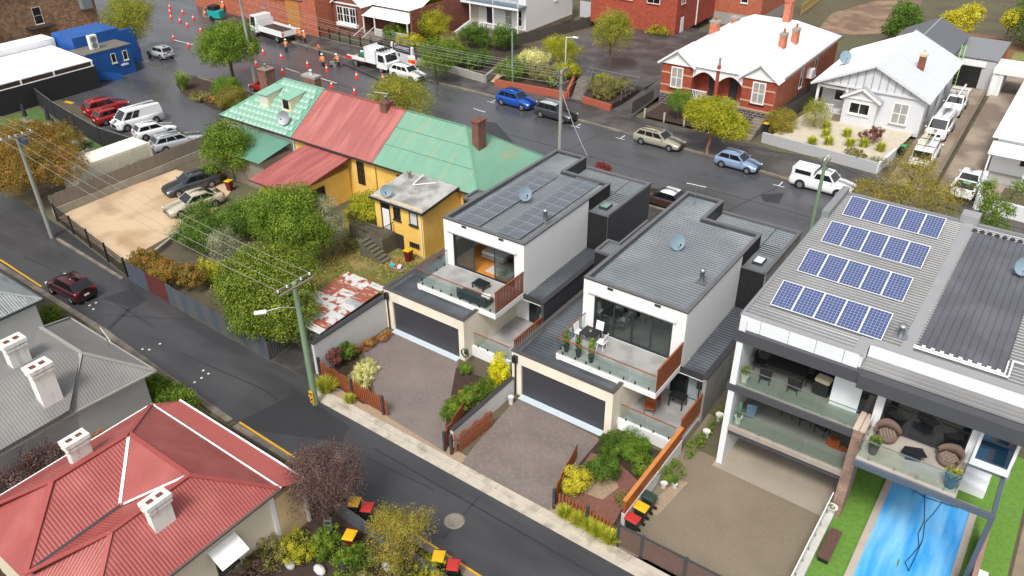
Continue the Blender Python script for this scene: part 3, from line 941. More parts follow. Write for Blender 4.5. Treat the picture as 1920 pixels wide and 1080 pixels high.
    mb.box(gx1 - .2, gx1, gy + .2, uy + 1.2, 0, gz - .06)
    mb.build('garage_wall', RENDC, h)
    MB().box(gx0, gx0 + .2, gy + .2, uy + 4.15, 0, gz - .06).build('side_wall', CONCP, h)
    d = MB()
    for k in range(12): d.box(dx0 + .002, dx1 - .002, gy + .12, gy + .165, 0.03 + k * .181, 0.205 + k * .181)
    d.box(dx0 + .001, dx1 - .001, gy + .14, gy + .16, 0.02, 2.2)
    gd = d.build('garage_door', GDOOR, h)
    MB().prism([(dx0, gy - .32), (dx1, gy - .32), (dx1, gy + .13), (dx0, gy + .13)], 0.0, 0.03).build('threshold', mat('pale_blue_threshold', (186, 198, 206), 0.6, 0.06), h)
    MB().corr([(gx0 + .2, gy + .2, 2.62), (gx1 - .2, gy + .2, 2.62), (gx1 - .2, uy, 2.68), (gx0 + .2, uy, 2.68)], (1, 0, 0), 0.25).build('garage_roof', ROOFD, h)
    MB().corr([(gx0 + .2, uy, 2.681), (x0, uy, 2.681), (x0, uy + 4.2, 2.74), (gx0 + .2, uy + 4.2, 2.74)], (1, 0, 0), 0.25).build('garage_roof', ROOFD, h)
    mb = MB()
    mb.box(gx0 - .04, gx1 + .04, gy - .05, gy + .2, gz - .06, gz); mb.box(gx0 - .04, gx0 + .2, gy + .2, uy + 4.2, gz - .06, gz)
    mb.box(gx1 - .2, gx1 + .04, gy + .2, uy, gz - .06, gz - .002)
    mb.build('garage_parapet', mat('garage_flashing', (72, 70, 70), 0.45, 0.1), h)
    dp = MB()
    dp.tube((gx0 + .28, gy - .07, 0.05), (gx0 + .28, gy - .07, 2.3), .05)
    dp.box(gx0 + .14, gx0 + .42, gy - .2, gy - .002, 2.3, 2.75)
    dp.build('downpipe', BLACK, h)
    # balcony slab on short posts, tiles, glass, timber screen
    bx0, bx1, by = x0 + .15, x1 + .02, uy - 2.98
    MB().box(bx0, bx1, by, uy - .003, 2.76, zf - .03).build('balcony_slab', RENDW, h)
    MB().box(bx0 + .03, bx1 - .03, by + .03, uy - .004, zf - .03, zf).build('balcony_floor', TILE, h)
    for a_, b_ in ((bx0 + .05, bx0 + .17), (gx1 - .42, gx1 - .25)):
        MB().box(a_, b_, by + .03, by + .17, 2.3, 2.757).build('balcony_post', RENDW, h)
    balustrade(h, [(bx0 + .06, uy - .05), (bx0 + .06, by + .06), (bx1 - .1, by + .06)], zf, 0.95, TIMBER, GLASSB)
    slat_screen(h, (bx1 - .04, by + .03), (bx1 - .04, uy - .02), zf - .15, zf + 1.42, mat('walnut_timber' if first else 'orange_timber', (124, 66, 36), 0.5, 0.25, 3, stretch=(6, 6, .6)) if first else TIMBER, 20, solid=not first)
    # ground floor terrace under the balcony
    py, pz, pxr = gy + .9, 0.3, x1 + 1.55
    MB().box(gx1, pxr, py, uy + 1.0, 0, pz).build('terrace', TILE, h)
    MB().box(gx1, pxr, py - .18, py - .002, 0, pz + .42).build('terrace_wall', RENDW, h)
    balustrade(h, [(gx1 + .08, py - .09), (pxr - .1, py - .09)], pz + .42, 0.9, TIMBER, GLASSB)
    MB().box(gx1 - .19, pxr, uy + 1.0, uy + 1.2, pz, 2.75).build('terrace_back_wall', RENDW, h)
    w_ = MB()
    fx0, fx1 = gx1 + 1.0, pxr - .35
    w_.box(fx0, fx1, uy + .95, uy + .998, pz, 2.5)
    gw = w_.build('terrace_door', ALU, h)
    for i in range(2):
        a = fx0 + .05 + i * (fx1 - fx0) / 2
        MB().box(a, a + (fx1 - fx0) / 2 - .1, uy + .935, uy + .949, pz + .08, 2.42).build('pane', DARKGLASS if i == 0 else mat('frosted_pane', (150, 160, 164), 0.2, 0.05), gw)
    slat_screen(h, (pxr - .02, py + .25), (pxr - .02, uy + .95), 0.75, 2.0, TIMBER, 22, solid=not first)
    # low right roof beside the upper storey, with its boundary wall
    MB().box(x1, pxr - .12, uy + 1.2, uy + 7.4, 0, 2.7).build('side_wing', RENDW, h)
    MB().box(x1 - 1.0, pxr - .12, uy - .1, uy + 1.2, 2.62, 2.72).build('side_wing_eave', RENDW, h)
    MB().corr([(x1 + .03, uy, 2.76), (pxr - .18, uy, 2.76), (pxr - .18, uy + 7.4, 2.86), (x1 + .03, uy + 7.4, 2.86)], (1, 0, 0), 0.25).build('side_roof', ROOFD, h)
    MB().box(pxr - .1, pxr + .1, uy - .3, uy + 7.44, 0, 3.0).build('boundary_wall', wallR, h)
    mb = MB()
    mb.box(pxr - .2, pxr + .13, uy - .33, uy + 7.44, 3.0, 3.06); mb.box(x1 + .02, pxr - .2, uy - .12, uy, 2.7, 3.04)
    mb.build('side_parapet', FLASHD, h)
    MB().box(pxr - .42, pxr - .14, uy - .3, uy - .125, 2.2, 2.6).tube((pxr - .28, uy - .2, 0.3), (pxr - .28, uy - .2, 2.2), .04).build('rain_head', BLACK, h)
    # flue and dish
    fx, fy = (x1 - .78, uy + 3.45)
    mb = MB()
    mb.lathe([(.13, 0), (.13, .75), (.17, .76), (.17, .9), (.0, .93)], (fx, fy, 6.22), 14)
    mb.build('flue', GALV, h)
    MB().prism([(fx - .28, fy - .25), (fx + .28, fy - .25), (fx + .28, fy + .25), (fx - .28, fy + .25)], 6.24, 6.3).build('flue_flashing', FLASH, h)
    return h

TA = townhouse('white two-storey townhouse with a row of solar panels and open bedroom door', -30.14, 34.4, -31.55, -25.2, 30.0, True, mat('dark_grey_wall', (66, 67, 73), 0.7, 0.08))
TB = townhouse('white two-storey townhouse with ribbed grey roof and potted conifers on its balcony', -19.1, 33.3, -21.2, -14.75, 29.3, False, CONCP)

def solar_strip(label, x, y, w, n, z, d=1.0):
    t = thing('solar_panel_strip', label, 'solar panels', (x + w / 2, y, z), 0, 'smoked solar strips on the townhouse roof')
    base = None
    for i in range(n):
        f = MB().box(-w / 2, w / 2, 0.02, d - .02, .12, .155)
        if base is None:
            base = f.build('panel', mat('pale_panel_frame', (150, 155, 160), 0.4, 0.03), t, world=False)
            g = MB().box(-w / 2 + .02, -.015, .035, d - .035, .155, .161).box(.015, w / 2 - .02, .035, d - .035, .155, .161)
            g.build('cells', CELLG, base, world=False)
        else:
            c = copy_tree(base, t)
            c.location = (0, i * d, 0)
    f = MB()
    for xx in (-w / 2 + .25, w / 2 - .25): f.box(xx - .02, xx + .02, 0, n * d, 0, .12)
    f.build('mounting_rail', GALV, t, world=False)
solar_strip('left strip of smoked solar panels on the flat townhouse roof', -29.45, 34.9, 1.8, 9, 6.22)
solar_strip('right strip of smoked solar panels beside the flue on the townhouse roof', -26.45, 34.95, 1.78, 10, 6.22)

def dish(label, loc, rz, s=0.45, h=0.5, tilt=0.9, cat='satellite dish', m=None):
    t = thing('satellite_dish', label, cat, loc, rz)
    k = MB()
    vs, n = [], 14
    for r, dd in ((0.0, 0.09), (.5, .068), (.8, .03), (1, 0)):
        for i in range(n):
            a = 2 * PI * i / n
            vs.append((r * s * math.cos(a), -dd, r * s * 1.1 * math.sin(a)))
    q = Matrix.Translation((0, -.05, h + s * .55)) @ Matrix.Rotation(-0.35, 4, 'X')
    vs = [q @ Vector((a, -b, c)) for a, b, c in vs]
    k.add(vs, [(j * n + i, j * n + (i + 1) % n, (j + 1) * n + (i + 1) % n, (j + 1) * n + i) for j in range(3) for i in range(n)], True)
    k.build('reflector', m or mat('dish_grey', (118, 138, 150), 0.5, 0.06), t, world=False)
    MB().path([(0, .1, h + s * .5), (0, .1, 0)], .022).tube((-.3, .2, .02), (.3, .2, .02), .015).build('mast', BLACK, t, world=False)
    MB().path([(0, 0, h), (0, -.5, h + .1), (0, -.58, h + .32)], .014).box(-.035, .035, -.64, -.52, h + .3, h + .4).build('feed_arm', BLACK, t, world=False)
    return t
dish('grey satellite dish on the roof between two solar strips', (-27.21, 39.23, 6.25), 0.9, .44, .5)
dish('grey satellite dish standing alone on the ribbed townhouse roof', (-16.38, 39.27, 6.22), 0.75, .45, .35)

# things on the balconies
def pot_conifer(x, y, z, label, h=1.15):
    t = thing('potted_conifer', label, 'potted plant', (x, y, z), R_.uniform(0, 6), 'clipped conifers along the glass')
    MB().lathe([(.11, 0), (.17, .42), (.19, .44), (.15, .4), (0.0, .4)], n=10).build('pot', mat('dark_pot', (58, 56, 58), 0.5, 0.1), t, world=False)
    foliage('crown', t, [(0, 0, .4 + h * .42, .2, .2, h * .44), (0, 0, .4 + h * .25, .22, .22, h * .25)], 520, .09, LEAF['conifer'], local=True)
def garden_table(label, loc, rz, w, d, h, m, thick=.05):
    t = thing('table', label, 'table', loc, rz)
    MB().box(-w / 2, w / 2, -d / 2, d / 2, h - thick, h).build('table_top', m, t, world=False, bevel=.01)
    for sx in (-1, 1):
        for sy in (-1, 1):
            MB().box(sx * (w / 2 - .06) - .03, sx * (w / 2 - .06) + .03, sy * (d / 2 - .06) - .03, sy * (d / 2 - .06) + .03, 0, h - thick).build('leg', m, t, world=False)
    return t
def chair(label, loc, rz, m, group=None, seat_h=.45, w=.48, name='chair', cush=None):
    t = thing(name, label, 'chair', loc, rz, group)
    MB().obox((0, 0, seat_h), (w, w, .05)).build('seat', m, t, world=False, bevel=.01)
    MB().obox((0, w / 2 - .02, seat_h + .28), (w, .04, .5), rx=-.18).build('backrest', m, t, world=False, bevel=.01)
    for sx in (-1, 1):
        for sy in (-1, 1):
            MB().bar((sx * (w / 2 - .04), sy * (w / 2 - .04), 0), (sx * (w / 2 - .06), sy * (w / 2 - .08), seat_h - .02), .03, .03).build('leg', m, t, world=False)
    if cush: MB().obox((0, 0, seat_h + .06), (w * .9, w * .9, .09)).build('cushion', cush, t, world=False, bevel=.03, seg=2)
    return t

# ------------------------------------------------------------------ the large house with the pool, right
CONW = mat('pale_fibre_cement', (216, 219, 222), 0.6, 0.04, 0.6)
BEAM = mat('dark_grey_beam', (70, 71, 75), 0.55, 0.06)
ROOFC = mat('mid_grey_ribbed_steel', (122, 122, 122), 0.4, 0.08, 0.5, metal=0.2, alt=(136, 136, 136), altscale=0.2)
CAPC = mat('pale_ridge_capping', (150, 150, 152), 0.45, 0.06, metal=0.1)
TRAV = mat('travertine_paving', (158, 150, 140), 0.6, 0.14, 1.0, alt=(172, 163, 152), altscale=0.7)
PIERB = brickmat('pier_brick', (150, 112, 96), (124, 94, 82), (160, 148, 136))
TILEG = mat('green_grey_tile', (128, 130, 122), 0.45, 0.1, 1.0)
HC = thing('pool_house', 'large grey-roofed three-level house with balconies beside the pool', 'house', (-4, 38, 0))
X0, X1 = -9.35, 2.6
mb = MB()
mb.box(X0, X0 + .2, 34.6, 46.3, 0, 8.9); mb.box(X0 + .2, X1, 46.1, 46.3, 0, 8.9); mb.box(X1 - .2, X1, 33.0, 46.1, 5.0, 8.9)
mb.build('outer_wall', CONW, HC)
MB().box(X0, X0 + .3, 30.75, 34.6, 0, 8.9).build('side_fin', CONW, HC)
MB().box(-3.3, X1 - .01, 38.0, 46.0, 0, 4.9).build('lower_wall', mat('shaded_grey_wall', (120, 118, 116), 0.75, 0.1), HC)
MB().box(-3.3, X1 - .01, 31.6, 46.0, 4.95, 5.14).build('mid_slab', CONC, HC)
# slabs
MB().box(X0 - .1, -3.45, 30.7, 36, 4.82, 5.2).build('upper_slab', BEAM, HC)
MB().box(X0 + .3, -3.5, 30.8, 36, 5.2, 5.25).build('upper_floor', TILEG, HC)
MB().box(X0 + .305, -3.5, 30.85, 38, 2.05, 2.4).build('lower_slab', BEAM, HC)
MB().box(X0 + .302, -3.45, 30.7, 38, 2.4, 2.65).build('lower_slab_edge', mat('aged_concrete_edge', (150, 140, 130), 0.8, 0.15), HC)
MB().box(X0 + .31, -3.5, 30.9, 38, 2.65, 2.66).build('lower_floor', TILEG, HC)
# back walls of the balconies
mb = MB()
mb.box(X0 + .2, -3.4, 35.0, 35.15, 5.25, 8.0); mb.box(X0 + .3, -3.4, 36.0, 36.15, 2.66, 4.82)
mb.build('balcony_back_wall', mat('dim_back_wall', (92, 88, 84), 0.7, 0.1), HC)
MB().box(X0 + .2, -3.4, 41.0, 41.15, 0, 2.05).build('carport_back_wall', INTW, HC)
for i in range(4):
    f = MB().box(X0 + .5 + i * 1.1, X0 + 1.55 + i * 1.1, 34.93, 34.999, 5.27, 7.5).build('balcony_door', ALU, HC)
    MB().box(X0 + .57 + i * 1.1, X0 + 1.48 + i * 1.1, 34.915, 34.929, 5.35, 7.42).build('pane', DARKGLASS, f)
for i in range(3):
    f = MB().box(X0 + 1.0 + i * 1.5, X0 + 2.45 + i * 1.5, 35.93, 35.999, 2.68, 4.7).build('balcony_door', ALU, HC)
    MB().box(X0 + 1.07 + i * 1.5, X0 + 2.38 + i * 1.5, 35.915, 35.929, 2.75, 4.62).build('pane', DARKGLASS, f)
# front beam, white fascia panels
MB().box(X0 - .12, -3.9, 30.7, 31.0, 7.72, 8.32).build('front_beam', BEAM, HC)
MB().box(-3.9, 2.75, 30.55, 31.05, 7.62, 8.28).build('front_beam', BEAM, HC)
MB().box(2.55, 2.75, 31.05, 33.2, 7.62, 8.26).build('front_beam', BEAM, HC)
MB().box(X0 + .2, -3.9, 31.0, 35.0, 7.9, 8.0).build('balcony_ceiling', CONW, HC)
for i, (a, b) in enumerate(((X0 - .05, -8.45), (-8.43, -7.15), (-7.13, -5.95), (-5.93, -4.75), (-4.73, -4.1))):
    MB().box(a, b, 30.93, 31.05, 8.325, 9.05).build('fascia_panel', CONW, HC)
MB().box(-4.1, -4.0, 31.06, 32.0, 8.325, 9.05).build('fascia_panel', CONW, HC)
MB().box(-3.95, 3.2, 31.95, 32.07, 8.42, 9.05).build('fascia_panel', CONW, HC)
MB().corr([(-3.95, 31.06, 8.3), (2.75, 31.06, 8.3), (2.75, 31.95, 8.42), (-3.95, 31.95, 8.42)], (1, 0, 0), 0.25).build('skirt_roof', ROOFC, HC)
# roof
r = MB().corr([(X0, 31.0, 9.0), (-3.98, 31.0, 9.0), (-3.98, 32.0, 9.01), (X0, 32.0, 9.01)], (1, 0, 0), .25)
r.corr([(X0, 32.0, 9.01), (-2.8, 32.0, 9.01), (-2.8, 46.2, 9.1), (X0, 46.2, 9.1)], (1, 0, 0), .25)
r.corr([(-2.4, 32.0, 9.01), (3.2, 32.0, 9.01), (3.2, 46.2, 9.1), (-2.4, 46.2, 9.1)], (1, 0, 0), .25)
r.build('roof', ROOFC, HC)
mb = MB()
mb.slab([(-2.86, 32.0, 9.07), (-2.35, 32.0, 9.07), (-2.35, 46.3, 9.16), (-2.86, 46.3, 9.16)], .05)
mb.slab([(X0 - .03, 30.92, 9.075), (-3.95, 30.92, 9.075), (-3.95, 31.2, 9.075), (X0 - .03, 31.2, 9.075)], .025)
mb.slab([(-4.45, 31.2, 9.075), (-3.95, 31.2, 9.075), (-3.95, 32.3, 9.082), (-4.45, 32.3, 9.082)], .03)
mb.slab([(-3.95, 31.93, 9.075), (3.22, 31.93, 9.075), (3.22, 32.4, 9.08), (-3.95, 32.4, 9.08)], .025)
mb.build('roof_capping', CAPC, HC)
mb = MB()
mb.box(X0 - .12, X0 + .05, 31.0, 42.5, 8.95, 9.07); mb.box(X0 - .1, 3.2, 46.2, 46.4, 8.9, 9.2); mb.box(X0 - .14, X0 + .25, 42.5, 46.4, 8.9, 9.5)
mb.build('gutter', mat('gutter_grey', (136, 138, 140), 0.45, 0.06, metal=0.2), HC)
MB().box(-3.1, -2.2, 46.1, 46.9, 9.0, 9.6).build('chimney_box', CAPC, HC)
mb = MB().lathe([(.14, 0), (.13, .5), (.2, .52), (.2, .62), (0, .66)], (*(-3.05, 33.25), 9.05), 14)
mb.box((-3.05, 33.25)[0] - .3, (-3.05, 33.25)[0] + .3, (-3.05, 33.25)[1] - .25, (-3.05, 33.25)[1] + .25, 9.05, 9.1)
mb.build('flue', GALV, HC)
# right half: windows and white piers at the upper level
MB().box(-5.0, -3.75, 31.9, 33.6, 5.25, 7.95).build('white_pier', CONW, HC)
MB().box(-3.05, -2.7, 31.5, 32.2, 5.2, 7.9).build('white_pier', CONW, HC)
MB().box(0.75, 1.05, 31.45, 32.2, 5.2, 7.75).build('white_pier', CONW, HC)
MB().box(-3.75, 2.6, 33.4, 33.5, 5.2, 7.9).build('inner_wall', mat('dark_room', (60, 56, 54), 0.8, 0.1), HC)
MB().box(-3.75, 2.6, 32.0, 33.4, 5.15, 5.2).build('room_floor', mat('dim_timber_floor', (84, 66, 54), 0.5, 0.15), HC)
MB().box(-3.75, 2.6, 31.0, 33.4, 7.9, 7.96).build('soffit', CONW, HC)
for a, b in ((-2.7, -1.55), (-1.55, -0.4), (-0.4, 0.75)):
    f = MB()
    f.box(a, a + .05, 31.6, 31.68, 5.25, 7.9); f.box(b - .05, b, 31.6, 31.68, 5.25, 7.9); f.box(a + .05, b - .05, 31.6, 31.68, 5.25, 5.32); f.box(a + .05, b - .05, 31.6, 31.68, 6.55, 6.6)
    fo = f.build('window', ALU, HC)
    MB().box(a + .05, b - .05, 31.63, 31.645, 5.32, 7.9).build('pane', DARKGLASS, fo)
MB().box(-3.75, -3.05, 31.95, 31.97, 5.25, 7.9).build('window', DARKGLASS, HC)
fo = MB().box(1.05, 2.5, 31.2, 31.6, 5.4, 5.7).box(1.05, 1.17, 31.2, 31.6, 5.7, 7.6).box(2.38, 2.5, 31.2, 31.6, 5.7, 7.6).build('box_window', CONW, HC)
MB().box(1.17, 2.38, 31.3, 31.33, 5.7, 7.6).build('pane', mat('reflecting_glass', (20, 44, 66), 0.03, 0.2, 0.8, spec=1.0), fo)  # the pool's blue reflection is put into the pane colour
# terrace above the lawn with steel edge beam and post
MB().box(-2.95, 1.0, 29.1, 31.5, 4.95, 5.2).build('terrace', TRAV, HC)
mb = MB()
mb.box(-2.98, 2.5, 28.95, 29.1, 4.85, 5.12)
mb.build('edge_beam', mat('blue_grey_steel', (78, 88, 100), 0.45, 0.08), HC)
MB().box(2.3, 2.5, 28.96, 29.12, 0, 4.85).build('steel_post', mat('blue_grey_steel', (78, 88, 100)), HC)
MB().box(2.32, 2.48, 29.12, 33, 4.9, 5.1).build('edge_beam', MATS['blue_grey_steel'], HC)
balustrade(HC, [(-2.9, 31.2), (-2.9, 29.2), (0.95, 29.2), (0.95, 31.3)], 5.2, 0.95, None, GLASSB, spm=GALV)
balustrade(HC, [(X0 + .4, 30.86), (-3.55, 30.86)], 5.25, 0.95, None, GLASSB, spm=GALV)
balustrade(HC, [(X0 + .4, 30.86), (-3.55, 30.86)], 2.66, 0.95, None, GLASSB, spm=GALV)
for z_ in (6.24, 3.65):
    MB().bar((X0 + .4, 30.86, z_ + .0), (-3.55, 30.86, z_ + .0), .03, .03).build('handrail', GALV, HC)
MB().bar((-2.9, 29.2, 6.19), (0.95, 29.2, 6.19), .03, .03).build('handrail', GALV, HC)
pm = MB().box(-3.5, -3.05, 30.6, 32.2, 0, 5.4)
pm.build('brick_pier', PIERB, HC)
MB().box(-3.54, -3.3, 30.55, 32.3, 5.4, 5.47).box(-3.24, -3.0, 30.55, 32.3, 5.4, 5.47).build('pier_coping', mat('pink_coping', (196, 176, 162), 0.7, 0.08), HC)
# solar rows on the grey roof: each panel a part with cell lines as geometry
PVB = mat('blue_solar_cells', (62, 74, 116), 0.25, 0.12, 4.0, spec=0.6)
PVL = mat('cell_lines', (176, 184, 200), 0.4, 0.02)
ALF = mat('panel_frame', (214, 216, 218), 0.35, 0.03)
TILT = math.radians(19)
def pv_panel(t):
    w, d = .99, 1.64
    b = MB()
    for x0, x1, y0, y1 in ((0, .035, 0, d), (w - .035, w, 0, d), (.035, w - .035, 0, .035), (.035, w - .035, d - .035, d)): b.box(x0, x1, y0, y1, 0, .04)
    p = b.build('panel', ALF, t, world=False)
    MB().box(.035, w - .035, .035, d - .035, .01, .03).build('cells', PVB, p, world=False)
    g = MB()
    for i in range(1, 6): g.box(.035 + i * .1533 - .005, .035 + i * .1533 + .005, .035, d - .035, .03, .0325)
    for j in range(1, 10): g.box(.035, w - .035, .035 + j * .157 - .005, .035 + j * .157 + .005, .03, .0327)
    g.build('cell_grid', PVL, p, world=False, kind='stuff')
    return p
pv0 = None
for k, (y, lb) in enumerate(((32.35, 'front row of five blue solar panels nearest the balcony'), (36.02, 'second row of five blue solar panels from the balcony'), (39.68, 'third row of five blue solar panels from the balcony'), (43.38, 'last row of five blue solar panels at the street edge'))):
    t = thing('solar_panel_row', lb, 'solar panels', (-8.6, y, 9.12), 0, 'tilted solar rows on the grey roof')
    for i in range(5):
        c = pv_panel(t) if pv0 is None else copy_tree(pv0, t)
        if pv0 is None: pv0 = c
        c.location = (i * .995, 0, 0)
        c.rotation_euler = (TILT, 0, 0)
    f = MB()
    for xx in (.3, 2.5, 4.6):
        f.bar((xx, .1, -.04), (xx, 1.5, -.04), .04, .04)
        f.bar((xx, 1.5, -.06), (xx, 1.5, .48), .04, .04, (0, 1, 0))
    f.bar((0, .3, .06), (4.97, .3, .06), .03, .03); f.bar((0, 1.3, .41), (4.97, 1.3, .41), .03, .03)
    f.build('support_frame', GALV, t, world=False)
# black pool heating mat with its white pipes
pt = thing('pool_heating_mat', 'black ribbed pool heating mat laid on the grey roof', 'solar heater', (-0.5, 38, 9.1))
MB().corr([(-2.25, 32.9, 9.12), (1.1, 32.9, 9.12), (1.1, 45.2, 9.2), (-2.25, 45.2, 9.2)], (0, 1, 0), .3, ((0, 0), (.1, 1), (.9, 1), (.95, 0)), .025).build('mat', mat('black_rubber_mat', (84, 84, 90), 0.4, 0.06, 1.0, alt=(96, 96, 103), altscale=0.4), pt)
q = MB().path([(-2.4, 32.62, 9.16), (1.25, 32.62, 9.16), (1.25, 33.9, 9.18), (3.2, 33.9, 9.18)], .045)
q.build('pipe', WHITE, pt)
MB().path([(-2.4, 32.78, 9.16), (1.1, 32.78, 9.16), (1.1, 33.8, 9.18)], .035).build('pipe', WHITE, pt)
for k in range(9):
    MB().tube((-2.1 + k * .36, 32.85, 9.2), (-1.95 + k * .36, 32.85, 9.2), .05).build('clip', WHITE, pt)
for k in range(10):
    MB().lathe([(.1, 0), (.14, .05), (.1, .1)], (-2.2 + k * .36, 45.3, 9.2), 8).build('coupling', BLACK, pt)
dish('blue-grey satellite dish at the right edge of the grey roof', (0.47, 41.43, 9.2), 0.3, .42, .4)

# pool
pw = MB()
WAT = mat('pool_cover_blue', (24, 146, 226), 0.2, 0.05, 0.8, alt=(156, 214, 242), altscale=0.5, altlo=0.34, althi=0.8, stretch=(2.6, .4, 1), bump=0.3, bscale=2.5, spec=0.6)
pool = thing('swimming_pool', 'long blue swimming pool with taut bubble cover and pale coping', 'pool', (0.15, 29, 0))
px0, px1, py0, py1 = -1.55, 1.95, 20.0, 34.7
g = MB()
nx, ny = 24, 70
rs = random.Random(3)
vs = []
for j in range(ny + 1):
    for i in range(nx + 1):
        x, y = px0 + (px1 - px0) * i / nx, py0 + (py1 - py0) * j / ny
        e = min(i, nx - i, 3) / 3
        vs.append((x, y, .05 + e * (.02 * math.sin(x * 5.1 + y * .4) + .015 * math.sin(y * 2.3 + x * 1.7) + .014 * math.sin(x * 9 + .8 * y + math.sin(y * 1.3)))))
g.add(vs, [(j * (nx + 1) + i, j * (nx + 1) + i + 1, (j + 1) * (nx + 1) + i + 1, (j + 1) * (nx + 1) + i) for j in range(ny) for i in range(nx)], True)
g.build('cover', WAT, pool)
cop = mat('pale_pool_coping', (176, 164, 152), 0.7, 0.1)
base = None
for x0, x1 in ((px0 - .32, px0), (px1, px1 + .3)):
    for k in range(19):
        y = py0 + k * .8
        MB().box(x0, x1, y + .004, min(y + .796, py1), 0.0, .09).build('coping_stone', cop, pool)
for k in range(6):
    x = px0 - .32 + k * .69
    MB().box(x + .004, min(x + .686, px1 + .3), py1 + .002, py1 + .32, 0, .09).build('coping_stone', cop, pool)
rp = MB().path([(-.1, 34.5, .14), (.1, 33.6, .12), (.3, 32.6, .12), (.25, 31.6, .12), (.45, 30.9, .12), (.3, 30.2, .12), (.15, 29.6, .12), (.4, 29.2, .12), (.45, 30.2, .12), (.5, 31.4, .12), (.35, 32.5, .12), (.55, 33.3, .12), (.75, 34.4, .14)], .016)
rp.path([(px0 + .05, 34.6, .14), (0, 34.2, .13), (1.2, 34.35, .13), (px1 - .05, 34.5, .14)], .02)
solo(rp, 'cover_rope', BLACK, 'black rope looped loosely on the blue pool cover', 'rope')
# low pale wall with glass fence between drive and turf, bench, planters, right fence
lw = thing('garden_wall', 'low pale wall topped with a glass fence beside the artificial turf', 'wall', (-3.4, 26.5, 0))
MB().box(-3.62, -3.25, 20, 30.6, 0, .55).build('wall', mat('weathered_white_wall', (186, 184, 176), 0.75, 0.14, 2), lw)
balustrade(lw, [(-3.55, 30.4), (-3.55, 20.2)], .55, 0.95, WHITE, GLASSB, spm=GALV)
bn = thing('bench', 'weathered brown timber bench on the green turf', 'bench', (-2.9, 28.4, 0))
for k in range(4): MB().box(-3.14 + k * .135, -3.01 + k * .135, 27.4, 29.4, .4, .45).build('seat_slat', mat('weathered_brown_timber', (92, 66, 58), 0.7, 0.25, 4, stretch=(5, 1, 1)), bn)
for y in (27.6, 29.2): MB().box(-3.1, -2.65, y - .04, y + .04, 0, .4).build('leg', BLACK, bn)
fr = thing('timber_fence', 'tall brown timber fence along the right side of the pool', 'fence', (2.7, 28, 0))
for k in range(52): MB().box(2.62, 2.68, 20 + k * .25, 20.24 + k * .25, 0, 1.9).build('paling', MATS['weathered_brown_timber'], fr)
MB().box(2.55, 2.75, 20, 33.1, 1.9, 1.97).build('capping', mat('pinkish_capping', (150, 118, 104), 0.7, 0.1), fr)
ac = thing('air_conditioner', 'white air conditioner unit fixed to the outer side of the pool fence', 'air conditioner', (2.95, 29.2, .8))
MB().box(2.78, 3.15, 28.7, 29.7, .7, 1.5).build('case', WHITE, ac, bevel=.02)
for k in range(9): MB().box(3.15, 3.165, 28.75, 29.65, .76 + k * .08, .8 + k * .08).build('grille_bar', BLACK, ac)
# furniture
WICK = mat('brown_wicker', (104, 84, 74), 0.8, 0.3, 30, bump=0.6, bscale=50)
def tub_chair(label, x, y, z, rz):
    t = thing('wicker_chair', label, 'chair', (x, y, z), rz)
    t.scale = (.88,) * 3
    MB().lathe([(.42, 0), (.5, .2), (.52, .34), (.4, .36), (0, .36)], n=18).build('seat', WICK, t, world=False)
    b = MB()
    n = 20
    vs = []
    for i in range(n + 1):
        a = math.radians(-20 + 220 * i / n)
        hh = .85 - .25 * abs(i / n - .5) * 2
        for r, zz in ((.5, .3), (.62, hh), (.55, hh + .02), (.44, .3)): vs.append((r * math.cos(a), r * math.sin(a), zz))
    b.add(vs, [(4 * i + j, 4 * (i + 1) + j, 4 * (i + 1) + (j + 1) % 4, 4 * i + (j + 1) % 4) for i in range(n) for j in range(4)], True)
    b.build('backrest', WICK, t, world=False)
    c = MB()
    for k in range(5): c.obox((-.3 + k * .15, 0, .38), (.12, .5 + .3 * (1 - abs(k - 2) / 2), .05))
    c.build('cushion', mat('striped_cushion', (128, 112, 102), 0.9, 0.2), t, world=False)
tub_chair('round wicker tub chair on the terrace beside the brick pier', -2.2, 31.0, 5.2, .4)
tub_chair('round wicker tub chair on the terrace near the box window', 0.3, 30.95, 5.2, -.5)
t = thing('coffee_table', 'low dark glass coffee table on the pool terrace', 'table', (-.95, 30.3, 5.2), .3)
MB().prism([(-.55, -.1), (-.35, .35), (.35, .4), (.5, -.1), (0, -.3)], .36, .4).build('table_top', mat('dark_glass_top', (34, 36, 40), 0.08, 0.1), t, world=False)
MB().prism([(-.3, -.05), (0, .25), (.3, -.05)], 0, .36).build('base', BLACK, t, world=False)
def pot_plant(label, loc, r, h, pm, ph, pr, key, n=260, size=.12, name='potted_plant', group=None):
    t = thing(name, label, 'potted plant', loc, 0, group)
    MB().lathe([(r * .68, 0), (r, h), (r * 1.06, h + .02), (r * .85, h - .03), (0, h - .04)], n=12).build('pot', pm, t, world=False)
    if ph: foliage('leaves', t, [(0, 0, h + ph * .5, pr, pr, ph * .5)], n, size, LEAF[key], aspect=.45)
    return t
PWHITE = mat('white_pot', (214, 212, 206), 0.5, 0.06)
PGREY = mat('grey_pot', (70, 68, 68), 0.6, 0.1)
pot_plant('leafy plant in a square dark pot at the terrace corner', (-2.45, 29.75, 5.2), .24, .55, PGREY, .4, .3, 'dark')
pot_plant('bright leafy plant in a blue pot at the right end of the terrace', (.65, 29.6, 5.2), .3, .6, mat('blue_pot', (36, 92, 128), 0.3, 0.1), .35, .38, 'lime')
pot_plant('white pot with an upright green plant on the upper balcony corner', (-8.8, 31.2, 5.25), .2, .38, PWHITE, .6, .24, 'mid')
pot_plant('white pot holding a tall cactus on the lower balcony', (-8.75, 31.2, 2.66), .2, .38, PWHITE, 0, 0, 'dark')
